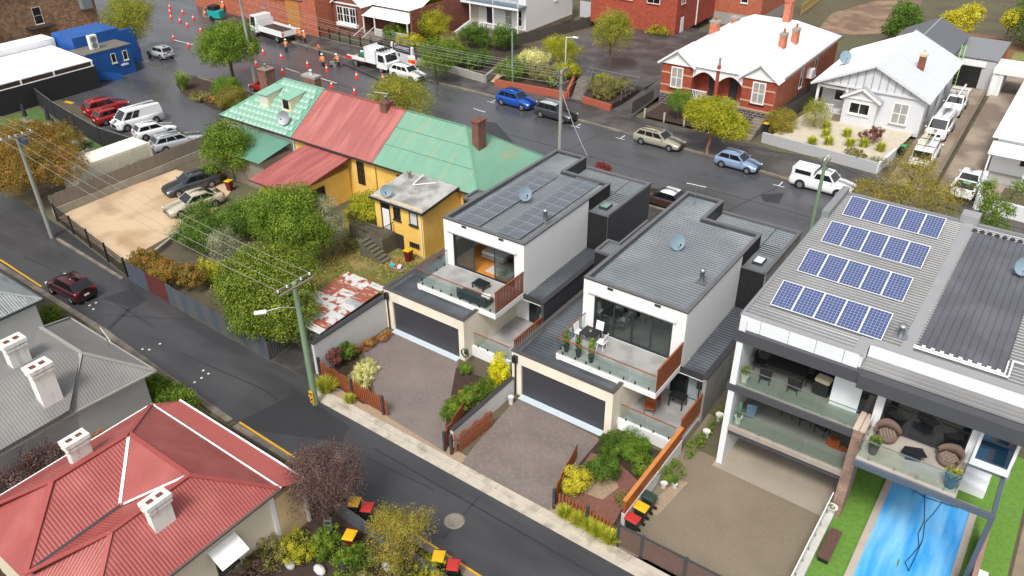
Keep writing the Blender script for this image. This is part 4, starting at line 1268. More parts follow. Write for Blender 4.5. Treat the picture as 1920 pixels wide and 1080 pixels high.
solo(MB().lathe([(.09, 0), (.12, .3), (.11, .7), (.06, .95), (0, 1.0)], n=9), 'cactus', mat('cactus_green', (74, 106, 84), 0.7, 0.15, 6), 'tall blue-green cactus column on the lower balcony', 'cactus', loc=None).location = (-8.75, 31.2, 3.0)
solo(MB().obox((-8.35, 31.75, 3.2), (.5, .12, 1.0), .4, .25), 'blue_board', mat('faded_blue_board', (96, 124, 146), 0.6, 0.3, 3), 'faded blue surfboard leaning on the lower balcony wall', 'board', bevel=.05, seg=2)
pot_plant('empty white round planter at the end of the pool wall', (-3.42, 30.2, .55), .26, .34, PWHITE, .02, .15, 'fern', 60)
NAVYC = mat('dark_wicker', (38, 36, 38), 0.7, 0.2, 20)
garden_table('large dark dining table on the upper balcony', (-7.3, 32.6, 5.25), .05, 1.9, 1.0, .75, NAVYC)
for i, (x, y, rz) in enumerate(((-8.0, 31.75, PI + .2), (-6.6, 31.8, PI - .1), (-8.55, 32.5, PI / 2), (-6.05, 32.7, -PI / 2))):
    chair(['dark wicker chair at the balcony table, nearest the white pot', 'dark wicker chair with a cushion at the front of the balcony table', 'dark wicker chair at the left end of the balcony table', 'dark wicker chair at the right end of the balcony table'][i], (x, y, 5.25), rz, NAVYC, 'dark chairs around the balcony table', w=.55)
for i, (x, y, rz) in enumerate(((-6.9, 33.2, PI), (-6.0, 33.0, PI + .3), (-5.1, 32.8, PI - .3))):
    chair(['left one of three dark chairs on the lower balcony', 'middle one of three dark chairs on the lower balcony', 'right one of three dark chairs on the lower balcony'][i], (x, y, 2.66), rz, NAVYC, 'dark chairs on the lower balcony', w=.6)
bq = thing('barbecue', 'barbecue trolley under a beige cover beside the white pier', 'barbecue', (-5.5, 32.3, 5.25), -.1)
MB().box(-.35, .35, -.25, .25, .12, .78).build('cabinet', BLACK, bq, world=False)
MB().obox((0, 0, .9), (.72, .55, .24)).build('cover', mat('beige_cover', (190, 176, 150), 0.9, 0.12, 5), bq, world=False, bevel=.1, seg=3)
for sx in (-.3, .3):
    for sy in (-.2, .2): MB().tube((sx, sy, 0), (sx, sy, .12), .03).build('leg', GALV, bq, world=False)
wh = thing('wheelie_case', 'dark upright golf bag standing by the balcony back wall', 'bag', (-6.0, 33.6, 5.25))
MB().lathe([(.2, 0), (.22, .7), (.19, 1.0), (.1, 1.1), (0, 1.12)], n=10).build('body', mat('navy_cloth', (30, 32, 44), 0.8, 0.2), wh, world=False)
MB().path([(.18, 0, .7), (.3, 0, 1.0), (.14, 0, 1.1)], .02).build('handle', BLACK, wh, world=False)
solo(MB().box(-5.75, -5.55, 32.9, 33.2, 5.25, 6.05), 'cool_box', mat('bright_blue_plastic', (28, 84, 190), 0.4, 0.05), 'bright blue folding chair bag beside the barbecue', 'bag', bevel=.04, seg=2)
sd2 = thing('timber_planter', 'small timber planter frame at the right end of the lower balcony', 'planter', (-4.2, 32.2, 2.66))
for a, b in (((-.35, 0, .05), (.35, 0, .05)), ((-.35, 0, .45), (-.05, 0, .45)), ((-.35, 0, 0), (-.35, 0, .5)), ((-.05, 0, 0), (-.05, 0, .5)), ((.35, 0, 0), (.35, 0, .25))):
    MB().bar(a, b, .3, .05, (0, 0, 1) if a[2] == b[2] else (0, 1, 0)).build('board', TIMBER, sd2, world=False)
st = thing('outdoor_stairs', 'pale concrete steps below the box window at the terrace end', 'stairs', (1.6, 31.5, 0))
for k in range(7): MB().box(1.2, 2.3, 37.6 - k * .3, 37.9 - k * .3, 0, 2.6 - k * .35).build('step', CONW, st)

# ------------------------------------------------------------------ roofs: ribbed faces along the slope
SINE = ((0, 0), (.25, .7), (.5, 1), (.75, .7))
def slope_dir(pts):
    P3 = [Vector(p) for p in pts]
    nn = Vector((0, 0, 0))
    for i in range(len(P3)): nn += P3[i].cross(P3[(i + 1) % len(P3)])
    nn.normalize()
    if nn.z < 0: nn = -nn
    d = Vector((nn.x, nn.y, 0))
    if d.length < 1e-4: return Vector((0, 1, 0))
    d.normalize()
    return (d - nn * d.dot(nn)).normalized()
def roof_faces(root, faces, m, pitch=.15, h=.022, name='roof', prof=SINE, cap=None, caps=(), capw=.16):
    mb = MB()
    for f in faces: mb.corr(f, slope_dir(f), pitch, prof, h)
    o = mb.build(name, m, root)
    if cap:
        c = MB()
        for a, b in caps: c.bar(Vector(a) + Vector((0, 0, .03)), Vector(b) + Vector((0, 0, .03)), capw, .05)
        c.build('ridge_capping', cap, root)
    return o
def gutter(root, pts, m, s=.1, name='gutter'):
    mb = MB()
    for a, b in zip(pts, pts[1:]): mb.bar(a, b, s, s)
    return mb.build(name, m, root)
def chimney(root, c, w, d, z0, z1, m, capm=None, pots=0, rz=0, cap=.08, name='chimney', potm=None):
    o = MB().obox((c[0], c[1], (z0 + z1) / 2), (w, d, z1 - z0), rz).build(name, m, root)
    k = MB().obox((c[0], c[1], z1 - .08), (w + cap, d + cap, .16), rz).obox((c[0], c[1], z1 + .03), (w + cap * 2, d + cap * 2, .07), rz)
    k.build('chimney_cap', capm or m, o)
    for i in range(pots):
        f = (i + .5) / pots - .5
        px_, py_ = (c[0] + f * w, c[1]) if w > d else (c[0], c[1] + f * d)
        MB().lathe([(.12, 0), (.1, .35), (.13, .36), (.13, .45), (.09, .45)], (px_, py_, z1 + .065), 9).build('chimney_pot', potm or mat('terracotta_pot', (196, 108, 56), 0.8, 0.15), o)
    return o

BRK = brickmat('old_red_brick', (120, 66, 50), (96, 56, 46), (132, 116, 104))
YELW = mat('yellow_render', (232, 192, 102), 0.8, 0.08, 0.8, bump=0.05, alt=(222, 178, 88), altscale=0.5)
GRNR = mat('faded_green_iron', (104, 148, 126), 0.55, 0.1, 0.8, alt=(148, 140, 108), altscale=0.7, altlo=0.54, althi=0.8, stretch=(1.8, .5, .5))
GRNC = mat('green_capping', (92, 140, 114), 0.5, 0.1)
REDR = mat('faded_red_iron', (150, 80, 76), 0.5, 0.1, 0.8, alt=(164, 98, 92), altscale=0.8, stretch=(2.4, .3, .3))
REDC = mat('red_capping', (150, 74, 70), 0.5, 0.1)
DKTRIM = mat('dark_window_trim', (52, 46, 44), 0.6, 0.1)
EY, EZ, RY, RZ, BY = 42.0, 4.0, 46.4, 7.0, 50.8
def terr(label, x0, x1, rx0, rx1, rm, cm, wall, name='terrace_house'):
    h = thing(name, label, 'house', ((x0 + x1) / 2, 46, 0))
    MB().prism([(x0 + .06, EY + .3), (x1 - .06, EY + .3), (x1 - .06, BY - .3), (x0 + .06, BY - .3)], 0, EZ - .02).build('wall', wall, h)
    F = [[(x0, EY, EZ), (x1, EY, EZ), (rx1, RY, RZ), (rx0, RY, RZ)], [(x1, BY, EZ), (x0, BY, EZ), (rx0, RY, RZ), (rx1, RY, RZ)]]
    cp = [((rx0, RY, RZ), (rx1, RY, RZ))]
    if rx0 > x0: F.append([(x0, BY, EZ), (x0, EY, EZ), (rx0, RY, RZ)]); cp += [((x0, EY, EZ), (rx0, RY, RZ)), ((x0, BY, EZ), (rx0, RY, RZ))]
    if rx1 < x1: F.append([(x1, EY, EZ), (x1, BY, EZ), (rx1, RY, RZ)]); cp += [((x1, EY, EZ), (rx1, RY, RZ)), ((x1, BY, EZ), (rx1, RY, RZ))]
    roof_faces(h, F, rm, cap=cm, caps=cp)
    gutter(h, [(x0, EY - .05, EZ - .06), (x1, EY - .05, EZ - .06)], DKTRIM, .12)
    return h
H1 = terr('end terrace house with white-bloomed green tile roof and two dormers', -63.0, -53.47, -58.6, -53.47, mat('green_base_iron', (96, 150, 126), 0.5, 0.1), mat('mint_capping', (126, 172, 150), 0.5, 0.1), mat('white_side_wall', (216, 214, 206), 0.75, 0.06))
H2 = terr('middle terrace house with plain faded red iron roof', -53.43, -43.92, -53.43, -43.92, REDR, REDC, YELW)
H3 = terr('end terrace house with patchy green iron roof and yellow wall', -43.88, -33.2, -43.88, -37.7, GRNR, GRNC, YELW)
lp_ = MB()
for f_ in (.36, .68):
    y_, z_ = EY + (RY - EY) * f_, EZ + (RZ - EZ) * f_ + .03
    lp_.bar((-43.85, y_, z_), (-33.3 - f_ * 4.4, y_, z_), .05, .025)
lp_.build('sheet_lap', GRNC, H3)
# pressed tiles on the first roof: each its own slab, lower edge lifted
TL = mat('bloomed_green_tile', (116, 158, 138), 0.45, 0.1, 2.0, alt=(170, 196, 184), altscale=1.0, altlo=0.4, althi=0.7)
sl = math.atan2(RZ - EZ, RY - EY)
tb = None
inv1 = WM[H1.name].inverted()
for j in range(9):
    for i in range(17):
        s_ = .3 + j * .58
        y, z = EY + s_ * math.cos(sl), EZ + s_ * math.sin(sl)
        x = -62.7 + i * .56 + (.28 if j % 2 else 0)
        if x < -62.6 + (y - EY) or x > -53.8: continue
        if tb is None:
            m0 = MB().box(-.265, .265, -.31, .27, 0, .02)
            m0.v = [(a, b, c + (.03 if b < 0 else .01)) for a, b, c in m0.v]
            tb = m0.build('tile', TL, H1, world=False)
            o = tb
        else:
            o = share(tb)
        o.location = inv1 @ Vector((x, y, z + .035))
        o.rotation_euler = (sl, 0, 0)
CRM = mat('cream_weatherboard', (214, 204, 176), 0.7, 0.06)
def dormer(root, x, yf, w=1.15, h=1.15):
    zf = EZ + (yf - EY) * .682
    zt_ = zf + h
    yb_ = EY + (zt_ + .25 - EZ) / .682
    d = MB()
    d.add([(x - w / 2, yf, zf - .05), (x + w / 2, yf, zf - .05), (x + w / 2, yf, zt_), (x - w / 2, yf, zt_), (x - w / 2, yb_, zt_ + .22), (x + w / 2, yb_, zt_ + .22)],
          [(0, 1, 2, 3), (1, 5, 2), (0, 3, 4), (3, 2, 5, 4)])
    o = d.build('dormer', CRM, root)
    MB().slab([(x - w / 2 - .12, yf - .18, zt_ + .0), (x + w / 2 + .12, yf - .18, zt_ + .0), (x + w / 2 + .12, yb_, zt_ + .28), (x - w / 2 - .12, yb_, zt_ + .28)], .06).build('dormer_roof', MATS['mint_capping'], o)
    window(root, (x, yf - .005, zf + .1), -PI / 2, w * .8, h * .85, CRM, DARKGLASS if x > -57 else mat('pale_blind', (196, 200, 200), 0.3, 0.05), 1, 1, name='dormer_window')
dormer(H1, -58.55, 43.75)
dormer(H1, -55.75, 43.9)
chimney(H1, (-62.2, 47.3), 1.1, 1.1, 4.0, 7.0, BRK, pots=1, potm=GALV)
chimney(H1, (-55.5, 46.9), 1.6, .7, 6.3, 7.7, BRK, CONC, 1, potm=WHITE)
chimney(H2, (-45.9, 46.2), .7, .9, 6.2, 7.4, BRK, BRK, 1, potm=GALV)
chimney(H3, (-36.1, 45.9), .62, .95, 5.6, 8.0, BRK)
aer = dish('open wire satellite dish on the bloomed green roof', (-54.85, 42.68, 4.46), .5, .55, .5, m=GALV)
def antenna(label, loc, rz, h=1.6, L=1.3):
    t = thing('tv_antenna', label, 'antenna', loc, rz)
    MB().tube((0, 0, 0), (0, 0, h), .02).build('mast', GALV, t, world=False)
    MB().tube((-L / 2, 0, h), (L / 2, 0, h), .018).build('boom', WHITE, t, world=False)
    for k in range(8):
        x = -L / 2 + L * (k + .5) / 8
        MB().tube((x, -.25 - .02 * k, h), (x, .25 + .02 * k, h), .009, n=5).build('element', GALV, t, world=False)
antenna('white television antenna by the red roof chimney', (-46.16, 45.95, 6.69), .2, 1.5)
antenna('white television antenna beside the brick chimney of the green roof', (-37.0, 47.2, 6.6), -.1, 1.6)
antenna('television antenna on the rear corner of the ribbed townhouse roof', (-18.03, 45.25, 6.3), .1, 1.4)
# lean-tos
L1 = thing('lean_to', 'red single-pitch lean-to roof over yellow walls behind the terrace', 'extension', (-49.2, 39, 0))
MB().box(-51.3, -46.9, 36.6, 42.2, 0, 2.7).build('wall', YELW, L1)
F = [[(-51.8, 36.0, 2.8), (-46.55, 35.9, 2.8), (-46.55, 42.1, 3.75), (-51.8, 42.1, 3.75)]]
roof_faces(L1, F, REDR)
mb = MB(); mb.bar((-46.53, 35.9, 2.74), (-46.53, 42.1, 3.69), .05, .16); mb.bar((-51.8, 35.93, 2.74), (-46.55, 35.93, 2.74), .05, .12)
mb.build('fascia', mat('dark_red_fascia', (112, 48, 44), 0.6, 0.1), L1)
window(L1, (-46.88, 38.7, 1.3), 0, 1.3, 1.0, DKTRIM, DARKGLASS, 3)
window(H2, (-45.6, 42.28, 1.6), -PI / 2, .8, 2.0, DKTRIM, DARKGLASS, 2, 4, sill=False, name='door')
window(H3, (-41.2, 42.28, 2.6), -PI / 2, .7, .9, DKTRIM, DARKGLASS)
L2 = thing('lean_to', 'green single-pitch lean-to with a concrete end wall', 'extension', (-56, 40, 0))
MB().box(-60, -53.7, 38.9, 42.2, 0, 2.75).build('wall', mat('stained_concrete_wall', (132, 122, 108), 0.85, 0.2), L2)
roof_faces(L2, [[(-60.3, 38.4, 2.8), (-53.6, 38.4, 2.8), (-53.6, 42.1, 3.5), (-60.3, 42.1, 3.5)]], mat('plain_green_iron', (92, 138, 118), 0.5, 0.1, 0.7))
# the small two-level yellow wing
YH = thing('yellow_outbuilding', 'small two-level yellow building with flat grey iron roof and outside stairs', 'house', (-37.6, 40, 0))
MB().box(-39.9, -35.25, 38.0, 42.25, 0, 3.9).build('wall', YELW, YH)
roof_faces(YH, [[(-40.15, 37.75, 3.85), (-35.05, 37.75, 3.85), (-35.05, 41.95, 4.3), (-40.15, 41.95, 4.3)]], mat('weathered_white_iron', (168, 168, 164), 0.55, 0.1, 1.2, alt=(128, 126, 120), altscale=0.8), .15)
mb = MB(); mb.bar((-40.17, 37.72, 3.78), (-35.03, 37.72, 3.78), .08, .14); mb.bar((-35.02, 37.72, 3.78), (-35.02, 41.95, 4.23), .08, .16)
mb.build('fascia', DKTRIM, YH)
MB().tube((-35.4, 37.93, 0), (-35.4, 37.93, 3.7), .045).build('downpipe', WHITE, YH)
d_ = MB().box(-39.3, -38.4, 37.95, 37.995, 1.4, 3.55).build('door', DKTRIM, YH)
MB().box(-39.12, -38.45, 37.92, 37.949, 1.45, 3.1).build('door_leaf', WHITE, d_)
MB().box(-39.12, -38.45, 37.92, 37.948, 3.15, 3.5).build('pane', DARKGLASS, d_)
window(YH, (-37.7, 38, 2.5), -PI / 2, .68, 1.05, DKTRIM, DARKGLASS, 2, 3, fw=.09)
window(YH, (-36.1, 38, 2.5), -PI / 2, .8, 1.05, DKTRIM, MATS['pale_blind'], 1, 1)
MB().box(-38.0, -37.25, 37.96, 37.995, .05, 1.3).build('cellar_door', DKTRIM, YH)
window(YH, (-36.2, 38, .6), -PI / 2, .95, .42, DKTRIM, DARKGLASS, 5, 1, sill=False, name='vent')
solo(MB().lathe([(.14, 0), (.12, .5), (.18, .52), (.0, .62)], (-39.2, 41.2, 4.2), 10), 'roof_vent', GALV, 'small galvanised vent on the flat grey iron roof', 'vent')
pip = solo(MB().path([(-36.8, 41.5, 4.35), (-38.2, 40.4, 4.22), (-38.2, 41.7, 4.6)], .04), 'roof_pipe', WHITE, 'bent white pipe lying on the flat grey iron roof', 'pipe')
dish('grey satellite dish at the front edge of the flat iron roof', (-38.7, 38.1, 3.95), .7, .42, .35)
ST = thing('garden_stairs', 'mossy concrete stairs and landing with black railing at the yellow building', 'stairs', (-38.6, 37, 0))
MC = mat('mossy_concrete', (92, 88, 74), 0.9, 0.25, 2, bump=0.3)
MB().box(-39.6, -38.0, 36.5, 37.98, 0, 1.38).build('landing', MC, ST)
MB().box(-41.8, -39.6, 36.9, 37.98, 0, 1.36).build('landing', MC, ST)
for k in range(7):
    MB().box(-39.5 + k * .33, -39.17 + k * .33, 35.6, 36.49, 0, 1.2 - k * .17).build('step', MC, ST)
for a, b in (((-41.8, 36.95), (-39.7, 36.6)), ((-39.5, 36.55), (-38.1, 36.55)), ((-38.05, 36.55), (-38.05, 37.9)), ((-41.8, 36.95), (-41.8, 37.9))):
    r = MB().bar((*a, 2.25), (*b, 2.25), .04, .04)
    L_ = math.hypot(b[0] - a[0], b[1] - a[1])
    for i in range(int(L_ / .14) + 1):
        f = i * .14 / L_
        x, y = a[0] + (b[0] - a[0]) * f, a[1] + (b[1] - a[1]) * f
        r.bar((x, y, 1.38), (x, y, 2.24), .02, .02, (0, 1, 0))
    r.build('railing', BLACK, ST)
# rusty shed: each roof sheet its own piece
SH = thing('tin_shed', 'low shed roofed with white and rust-red iron sheets', 'shed', (-33.7, 28, 0))
MB().box(-35.4, -31.6, 25.3, 30.5, 0, 2.0).build('wall', mat('dark_shed_wall', (92, 90, 88), 0.8, 0.15), SH)
SW = mat('worn_white_iron', (182, 184, 184), 0.5, 0.12, 2.5, alt=(144, 88, 66), altscale=2.2, altlo=0.54, althi=0.64, stretch=(.6, 2, 1))
SG = mat('grey_zinc_iron', (150, 156, 160), 0.45, 0.12, 2.0, metal=0.3, alt=(176, 178, 178), altscale=1.0)
SR = mat('rust_red_iron', (140, 76, 56), 0.75, 0.25, 3.0, alt=(172, 160, 152), altscale=2.6, altlo=0.55, althi=0.64, stretch=(.6, 2, 1))
SQ = mat('spotted_rust_iron', (186, 184, 180), 0.55, 0.1, 3.0, alt=(140, 70, 48), altscale=2.4, altlo=0.5, althi=0.56)
pat = ['RQGRWQ', 'GWRQRR', 'QRRWGR', 'RWRGQR', 'WRQRWG', 'GQRWRQ', 'RWQRGQ', 'QRGWQR', 'RWRQRW', 'GRQQRQ', 'QRWRQR']
cols_ = 3
for j in range(11):
    for i in range(cols_):
        x0, x1 = -35.6 + i * 1.16, -35.6 + (i + 1) * 1.16 - .01
        y0, y1 = 25.0 + j * .528, 25.0 + (j + 1) * .528 + .02
        z0, z1 = 2.1 + j * .022 + i * .008, 2.1 + (j + 1) * .022 + i * .008
        c = pat[j][(i * 2 + j) % 6]
        MB().corr([(x0, y0, z0 + .01 * (j % 2)), (x1, y0, z0 + .01 * (j % 2)), (x1, y1, z1 + .01 * (j % 2)), (x0, y1, z1 + .01 * (j % 2))], (1, 0, 0), .1, SINE, .02).build('roof_sheet', {'W': SW, 'G': SG, 'R': SR, 'Q': SQ}[c], SH)
SWL = thing('boundary_wall', 'plain pale rendered wall between the rusty shed and the driveway', 'wall', (-31.4, 27, 0))
MB().box(-31.75, -31.55, 24.0, 29.98, 0, 2.2).build('wall', mat('pale_grey_render', (196, 196, 194), 0.75, 0.06), SWL)
MB().box(-31.8, -31.5, 23.95, 29.97, 2.2, 2.27).build('capping', FLASHD, SWL)
# lane fence of upright iron sheets
IRON = [mat('blue_grey_iron', (72, 80, 92), 0.6, 0.2, 2.0, stretch=(3, 3, .5)), mat('dark_grey_iron', (84, 84, 88), 0.6, 0.22, 2.0, stretch=(3, 3, .5)), mat('maroon_iron', (88, 42, 40), 0.6, 0.2, 2.0)]
def iron_fence(label, a, b, h, n, pick, name='iron_fence'):
    t = thing(name, label, 'fence', ((a[0] + b[0]) / 2, (a[1] + b[1]) / 2, 0))
    a, b = Vector((*a, 0)), Vector((*b, 0))
    d = (b - a) / n
    for i in range(n):
        p, q = a + d * i, a + d * (i + 1.0)
        hh = h + R_.uniform(-.06, .06)
        nrm = Vector((d.y, -d.x, 0)).normalized()
        mb = MB()
        vs = []
        kk = 10
        for k in range(kk * 2 + 1):
            c = p.lerp(q, k / (kk * 2)) + nrm * (.02 * math.sin(k * PI / 2) + .004 * (i % 2))
            vs += [c, c + Vector((0, 0, hh))]
        mb.add(vs, [(2 * k, 2 * k + 2, 2 * k + 3, 2 * k + 1) for k in range(kk * 2)])
        mb.build('iron_sheet', IRON[pick(i)], t)
        MB().bar(p - nrm * .06, p - nrm * .06 + Vector((0, 0, hh - .1)), .09, .09, (0, 1, 0)).build('post', BARK, t)
    return t
iron_fence('blue-grey upright iron fence along the lane with one maroon section', (-50.4, 23.75), (-35.1, 23.3), 1.6, 19, lambda i: 2 if 3 <= i <= 5 else (0 if i < 3 else i % 2))
iron_fence('short iron fence returning from the lane beside the leafy tree', (-35.0, 23.3), (-35.2, 25.2), 1.5, 2, lambda i: 1)
# black mesh fence of the gravel yard
BF = thing('mesh_fence', 'black steel mesh fence at the lane edge of the sandy yard', 'fence', (-57, 25, 0))
MESH = mat('black_mesh', (40, 38, 36), 0.6, 0.1)
a, b = Vector((-63.4, 25.7, 0)), Vector((-51.0, 23.95, 0))
for i in range(5):
    p = a.lerp(b, i / 4)
    MB().bar(p, p + Vector((0, 0, 1.6)), .12, .12, (0, 1, 0)).build('post', BLACK, BF)
    if i < 4:
        q = a.lerp(b, (i + 1) / 4)
        g = MB()
        for z in (.1, .45, .8, 1.15, 1.48): g.bar(p + Vector((0, 0, z)), q + Vector((0, 0, z)), .025, .03)
        for k in range(1, 22):
            c = p.lerp(q, k / 22)
            g.bar(c + Vector((0, 0, .1)), c + Vector((0, 0, 1.48)), .02, .02, (0, 1, 0))
        g.build('mesh_panel', MESH, BF)
def paling_fence(label, a, b, h, m, z0=0.0, pw=.14, name='paling_fence', jit=.04, rails=True, wallh=0, wallm=None):
    t = thing(name, label, 'fence', ((a[0] + b[0]) / 2, (a[1] + b[1]) / 2, 0))
    a3, b3 = Vector((*a, 0)), Vector((*b, 0))
    L_ = (b3 - a3).length
    d = (b3 - a3) / L_
    ang = math.atan2(d.y, d.x)
    n = int(L_ / pw)
    inv = WM[t.name].inverted()
    base = None
    for i in range(n):
        p = inv @ (a3 + d * ((i + .5) * pw))
        if base is None:
            base = MB().box(-pw * .46, pw * .46, -.012, .012, 0, h).build('paling', m, t, world=False)
            o = base
        else: o = share(base)
        o.location = (p.x, p.y, z0 + R_.uniform(-jit, jit))
        o.rotation_euler = (0, R_.uniform(-.012, .012), ang)
    nn = Vector((-d.y, d.x, 0)) * .05
    for z in (.25, h * .8): MB().bar(a3 + nn + Vector((0, 0, z0 + z)), b3 + nn + Vector((0, 0, z0 + z)), .05, .09).build('rail', m, t)
    if wallh:
        MB().bar(a3 + Vector((0, 0, wallh / 2)), b3 + Vector((0, 0, wallh / 2)), .22, wallh).build('plinth', wallm, t)
    return t
PAL = mat('weathered_grey_timber', (128, 118, 108), 0.85, 0.25, 3.0, stretch=(4, 4, .5))
paling_fence('long weathered paling fence on a concrete plinth between container and sandy yard', (-64.4, 26.0), (-65.0, 43.5), 1.35, PAL, .5, .16, wallh=.7, wallm=mat('stained_plinth', (150, 142, 130), 0.85, 0.2, 1.2))
# edge wall of the sandy yard
EW = thing('yard_retaining_wall', 'low timber retaining edge between sandy yard and garden', 'wall', (-52, 30, 0))
MB().bar((-51.6, 25.6, .2), (-54.6, 33.5, .2), .2, .45).build('wall', mat('stained_plinth', (150, 142, 130)), EW)
CT = thing('shipping_container', 'cream shipping container behind the weathered paling fence', 'container', (-67.3, 33, 0))
CRC = mat('cream_container', (216, 209, 190), 0.6, 0.08, 0.8, alt=(176, 150, 116), altscale=0.7, altlo=0.62, althi=0.78)
g = MB()
for s_ in range(43):
    y = 29.45 + s_ * .16
    g.box(-66.1, -66.06, y, y + .08, .12, 2.4)
g.box(-68.5, -66.1, 29.4, 36.4, .1, 2.5)
g.build('body', CRC, CT)
for x in (-68.5, -66.08):
    for y in (29.35, 36.33): MB().box(x - .05, x + .07, y, y + .12, 0, 2.56).build('corner_post', CRC, CT)
MB().corr([(-68.5, 29.45, 2.51), (-66.1, 29.45, 2.51), (-66.1, 36.35, 2.51), (-68.5, 36.35, 2.51)], (1, 0, 0), .22, h=.03).build('roof', mat('white_container_roof', (222, 218, 204), 0.6, 0.06), CT)

# ------------------------------------------------------------------ near left houses
REDN = mat('brick_red_iron', (144, 68, 64), 0.42, 0.1, 0.8, alt=(160, 86, 80), altscale=0.6, altlo=0.42, althi=0.72)
GREYN = mat('mid_grey_iron', (114, 113, 111), 0.48, 0.08, 0.6, alt=(128, 127, 124), altscale=0.25)
GREYO = mat('streaked_zinc_iron', (128, 134, 134), 0.45, 0.14, 1.0, alt=(92, 98, 98), altscale=1.4, altlo=0.5, althi=0.7, stretch=(.4, 3, 1))
BOARD = mat('cream_boards', (208, 198, 176), 0.7, 0.06)
def lapboards(root, a, b, z0, z1, m, out, step=.18, name='weatherboards'):
    """each board laps the one below; too fine to pick apart singly"""
    mb = MB()
    a, b = Vector((*a, 0)), Vector((*b, 0))
    o = Vector((*out, 0))
    z = z0
    while z < z1 - .01:
        t = min(z + step, z1)
        mb.add([a + o * .03 + Vector((0, 0, z)), b + o * .03 + Vector((0, 0, z)), b + o * .006 + Vector((0, 0, t)), a + o * .006 + Vector((0, 0, t)), a + Vector((0, 0, z)), b + Vector((0, 0, z))], [(0, 1, 2, 3), (0, 4, 5, 1)])
        z = t
    return mb.build(name, m, root, kind='stuff')
NR = thing('red_roof_house', 'weatherboard house with hipped red iron roof and two white chimneys', 'house', (-28, 10, 0))
V_ = (-27.6, 9.76, 4.0)
VB = (-27.6, 5.7, 3.85)
E1, E2, R1, R2 = (-33.1, 14.75, 3.4), (-23.4, 14.65, 3.4), (-30.06, 12.08, 5.05), (-25.65, 12.05, 5.05)
Lr, Rr, EL, ER, EM = (-30.1, 8.5, 5.05), (-25.6, 8.4, 5.0), (-33.1, 5.6, 3.4), (-23.4, 5.6, 3.4), (-27.6, 5.6, 3.4)
F = [[E1, E2, R2, R1], [R1, R2, V_], [E1, R1, Lr, EL], [R1, V_, VB, Lr], [Lr, VB, EM, EL], [R2, Rr, VB, V_], [E2, ER, Rr, R2], [Rr, ER, EM, VB]]
roof_faces(NR, F, REDN, .15, .016, cap=mat('dark_red_capping', (150, 70, 66), 0.45, 0.06), caps=[(R1, R2), (R1, Lr), (R2, Rr), (E1, R1), (E2, R2), (EL, Lr), (ER, Rr), (Lr, VB), (Rr, VB)], capw=.2)
mb = MB()
for a, b in ((R1, V_), (V_, R2)): mb.bar(Vector(a).lerp(Vector(b), .06) + Vector((0, 0, .05)), Vector(a).lerp(Vector(b), .97) + Vector((0, 0, .05)), .13, .02)
mb.build('valley_flashing', WHITE, NR)
mb = MB(); mb.bar(Vector(V_) + Vector((0, 0, .03)), Vector(VB) + Vector((0, 0, .03)), .16, .02)
mb.build('valley_gutter', CHARCOAL, NR)
MB().prism([(-32.7, 6), (-23.75, 6), (-23.75, 14.4), (-32.7, 14.4)], 0, 3.38).build('wall', BOARD, NR)
lapboards(NR, (-23.75, 6), (-23.75, 14.4), .35, 3.3, BOARD, (1, 0))
MB().box(-23.74, -23.6, 14.2, 14.4, 0, 3.3).build('corner_board', WHITE, NR)
gutter(NR, [(-33.15, 5.5, 3.36), (-33.15, 14.82, 3.36), (-23.35, 14.72, 3.36)], WHITE, .085)
gutter(NR, [(-23.33, 14.7, 3.36), (-23.33, 5.5, 3.36)], mat('gutter_brown', (92, 80, 76), 0.6, 0.1), .1)
roof_faces(NR, [[(-32.9, 14.86, 3.28), (-23.5, 14.78, 3.28), (-23.3, 16.05, 2.75), (-32.9, 16.15, 2.75)], [(-33.9, 15.2, 2.75), (-32.9, 14.86, 3.28), (-32.9, 16.15, 2.75)]], mat('paler_red_iron', (172, 88, 82), 0.45, 0.06, 0.6), .15, .016, name='verandah_roof')
gutter(NR, [(-33.0, 16.2, 2.72), (-23.2, 16.1, 2.72)], WHITE, .1, 'verandah_gutter')
MB().box(-23.85, -23.6, 14.42, 16.0, 0, 2.7).build('porch_wall', mat('peach_wall', (206, 178, 136), 0.8, 0.06), NR)
MB().box(-23.61, -23.52, 15.9, 16.05, 0, 2.68).build('corner_board', WHITE, NR)
MB().box(-32.6, -23.9, 14.42, 14.5, 0, 3.2).build('front_wall', BOARD, NR)
w_ = window(NR, (-23.72, 11.6, 1.0), 0, 1.0, 1.5, DKTRIM, DARKGLASS, 1, 2)
MB().slab([(-23.7, 10.9, 2.65), (-22.85, 10.9, 2.1), (-22.85, 12.3, 2.1), (-23.7, 12.3, 2.65)], .04).build('window_awning', WHITE, NR)
WCH = mat('white_chimney_render', (222, 220, 214), 0.75, 0.05, 1.2, alt=(176, 168, 150), altscale=1.8, altlo=0.52, althi=0.75, stretch=(2, 2, .5))
def fat_chimney(root, x, y, z0, z1, rz=0, w=.44, d=.92):
    o = MB().obox((x, y, (z0 + z1) / 2), (w, d, z1 - z0), rz).build('chimney', WCH, root)
    MB().obox((x, y, z1 - .32), (w + .14, d + .14, .12), rz).obox((x, y, z1 - .05), (w + .2, d + .2, .2), rz).build('chimney_cap', WCH, o)
    for s_ in (-1, 1):
        MB().obox((x, y + s_ * d * .24, z1 + .052), (w * .5, d * .3, .01), rz).build('flue_opening', mat('soot_brick', (104, 62, 48), 0.9, 0.4, 8), o)
fat_chimney(NR, -24.9, 10.1, 4.0, 5.8)
fat_chimney(NR, -31.0, 10.2, 4.0, 5.7)
NG = thing('grey_roof_house', 'house with hipped plain grey iron roof and two tall white chimneys', 'house', (-40, 11, 0))
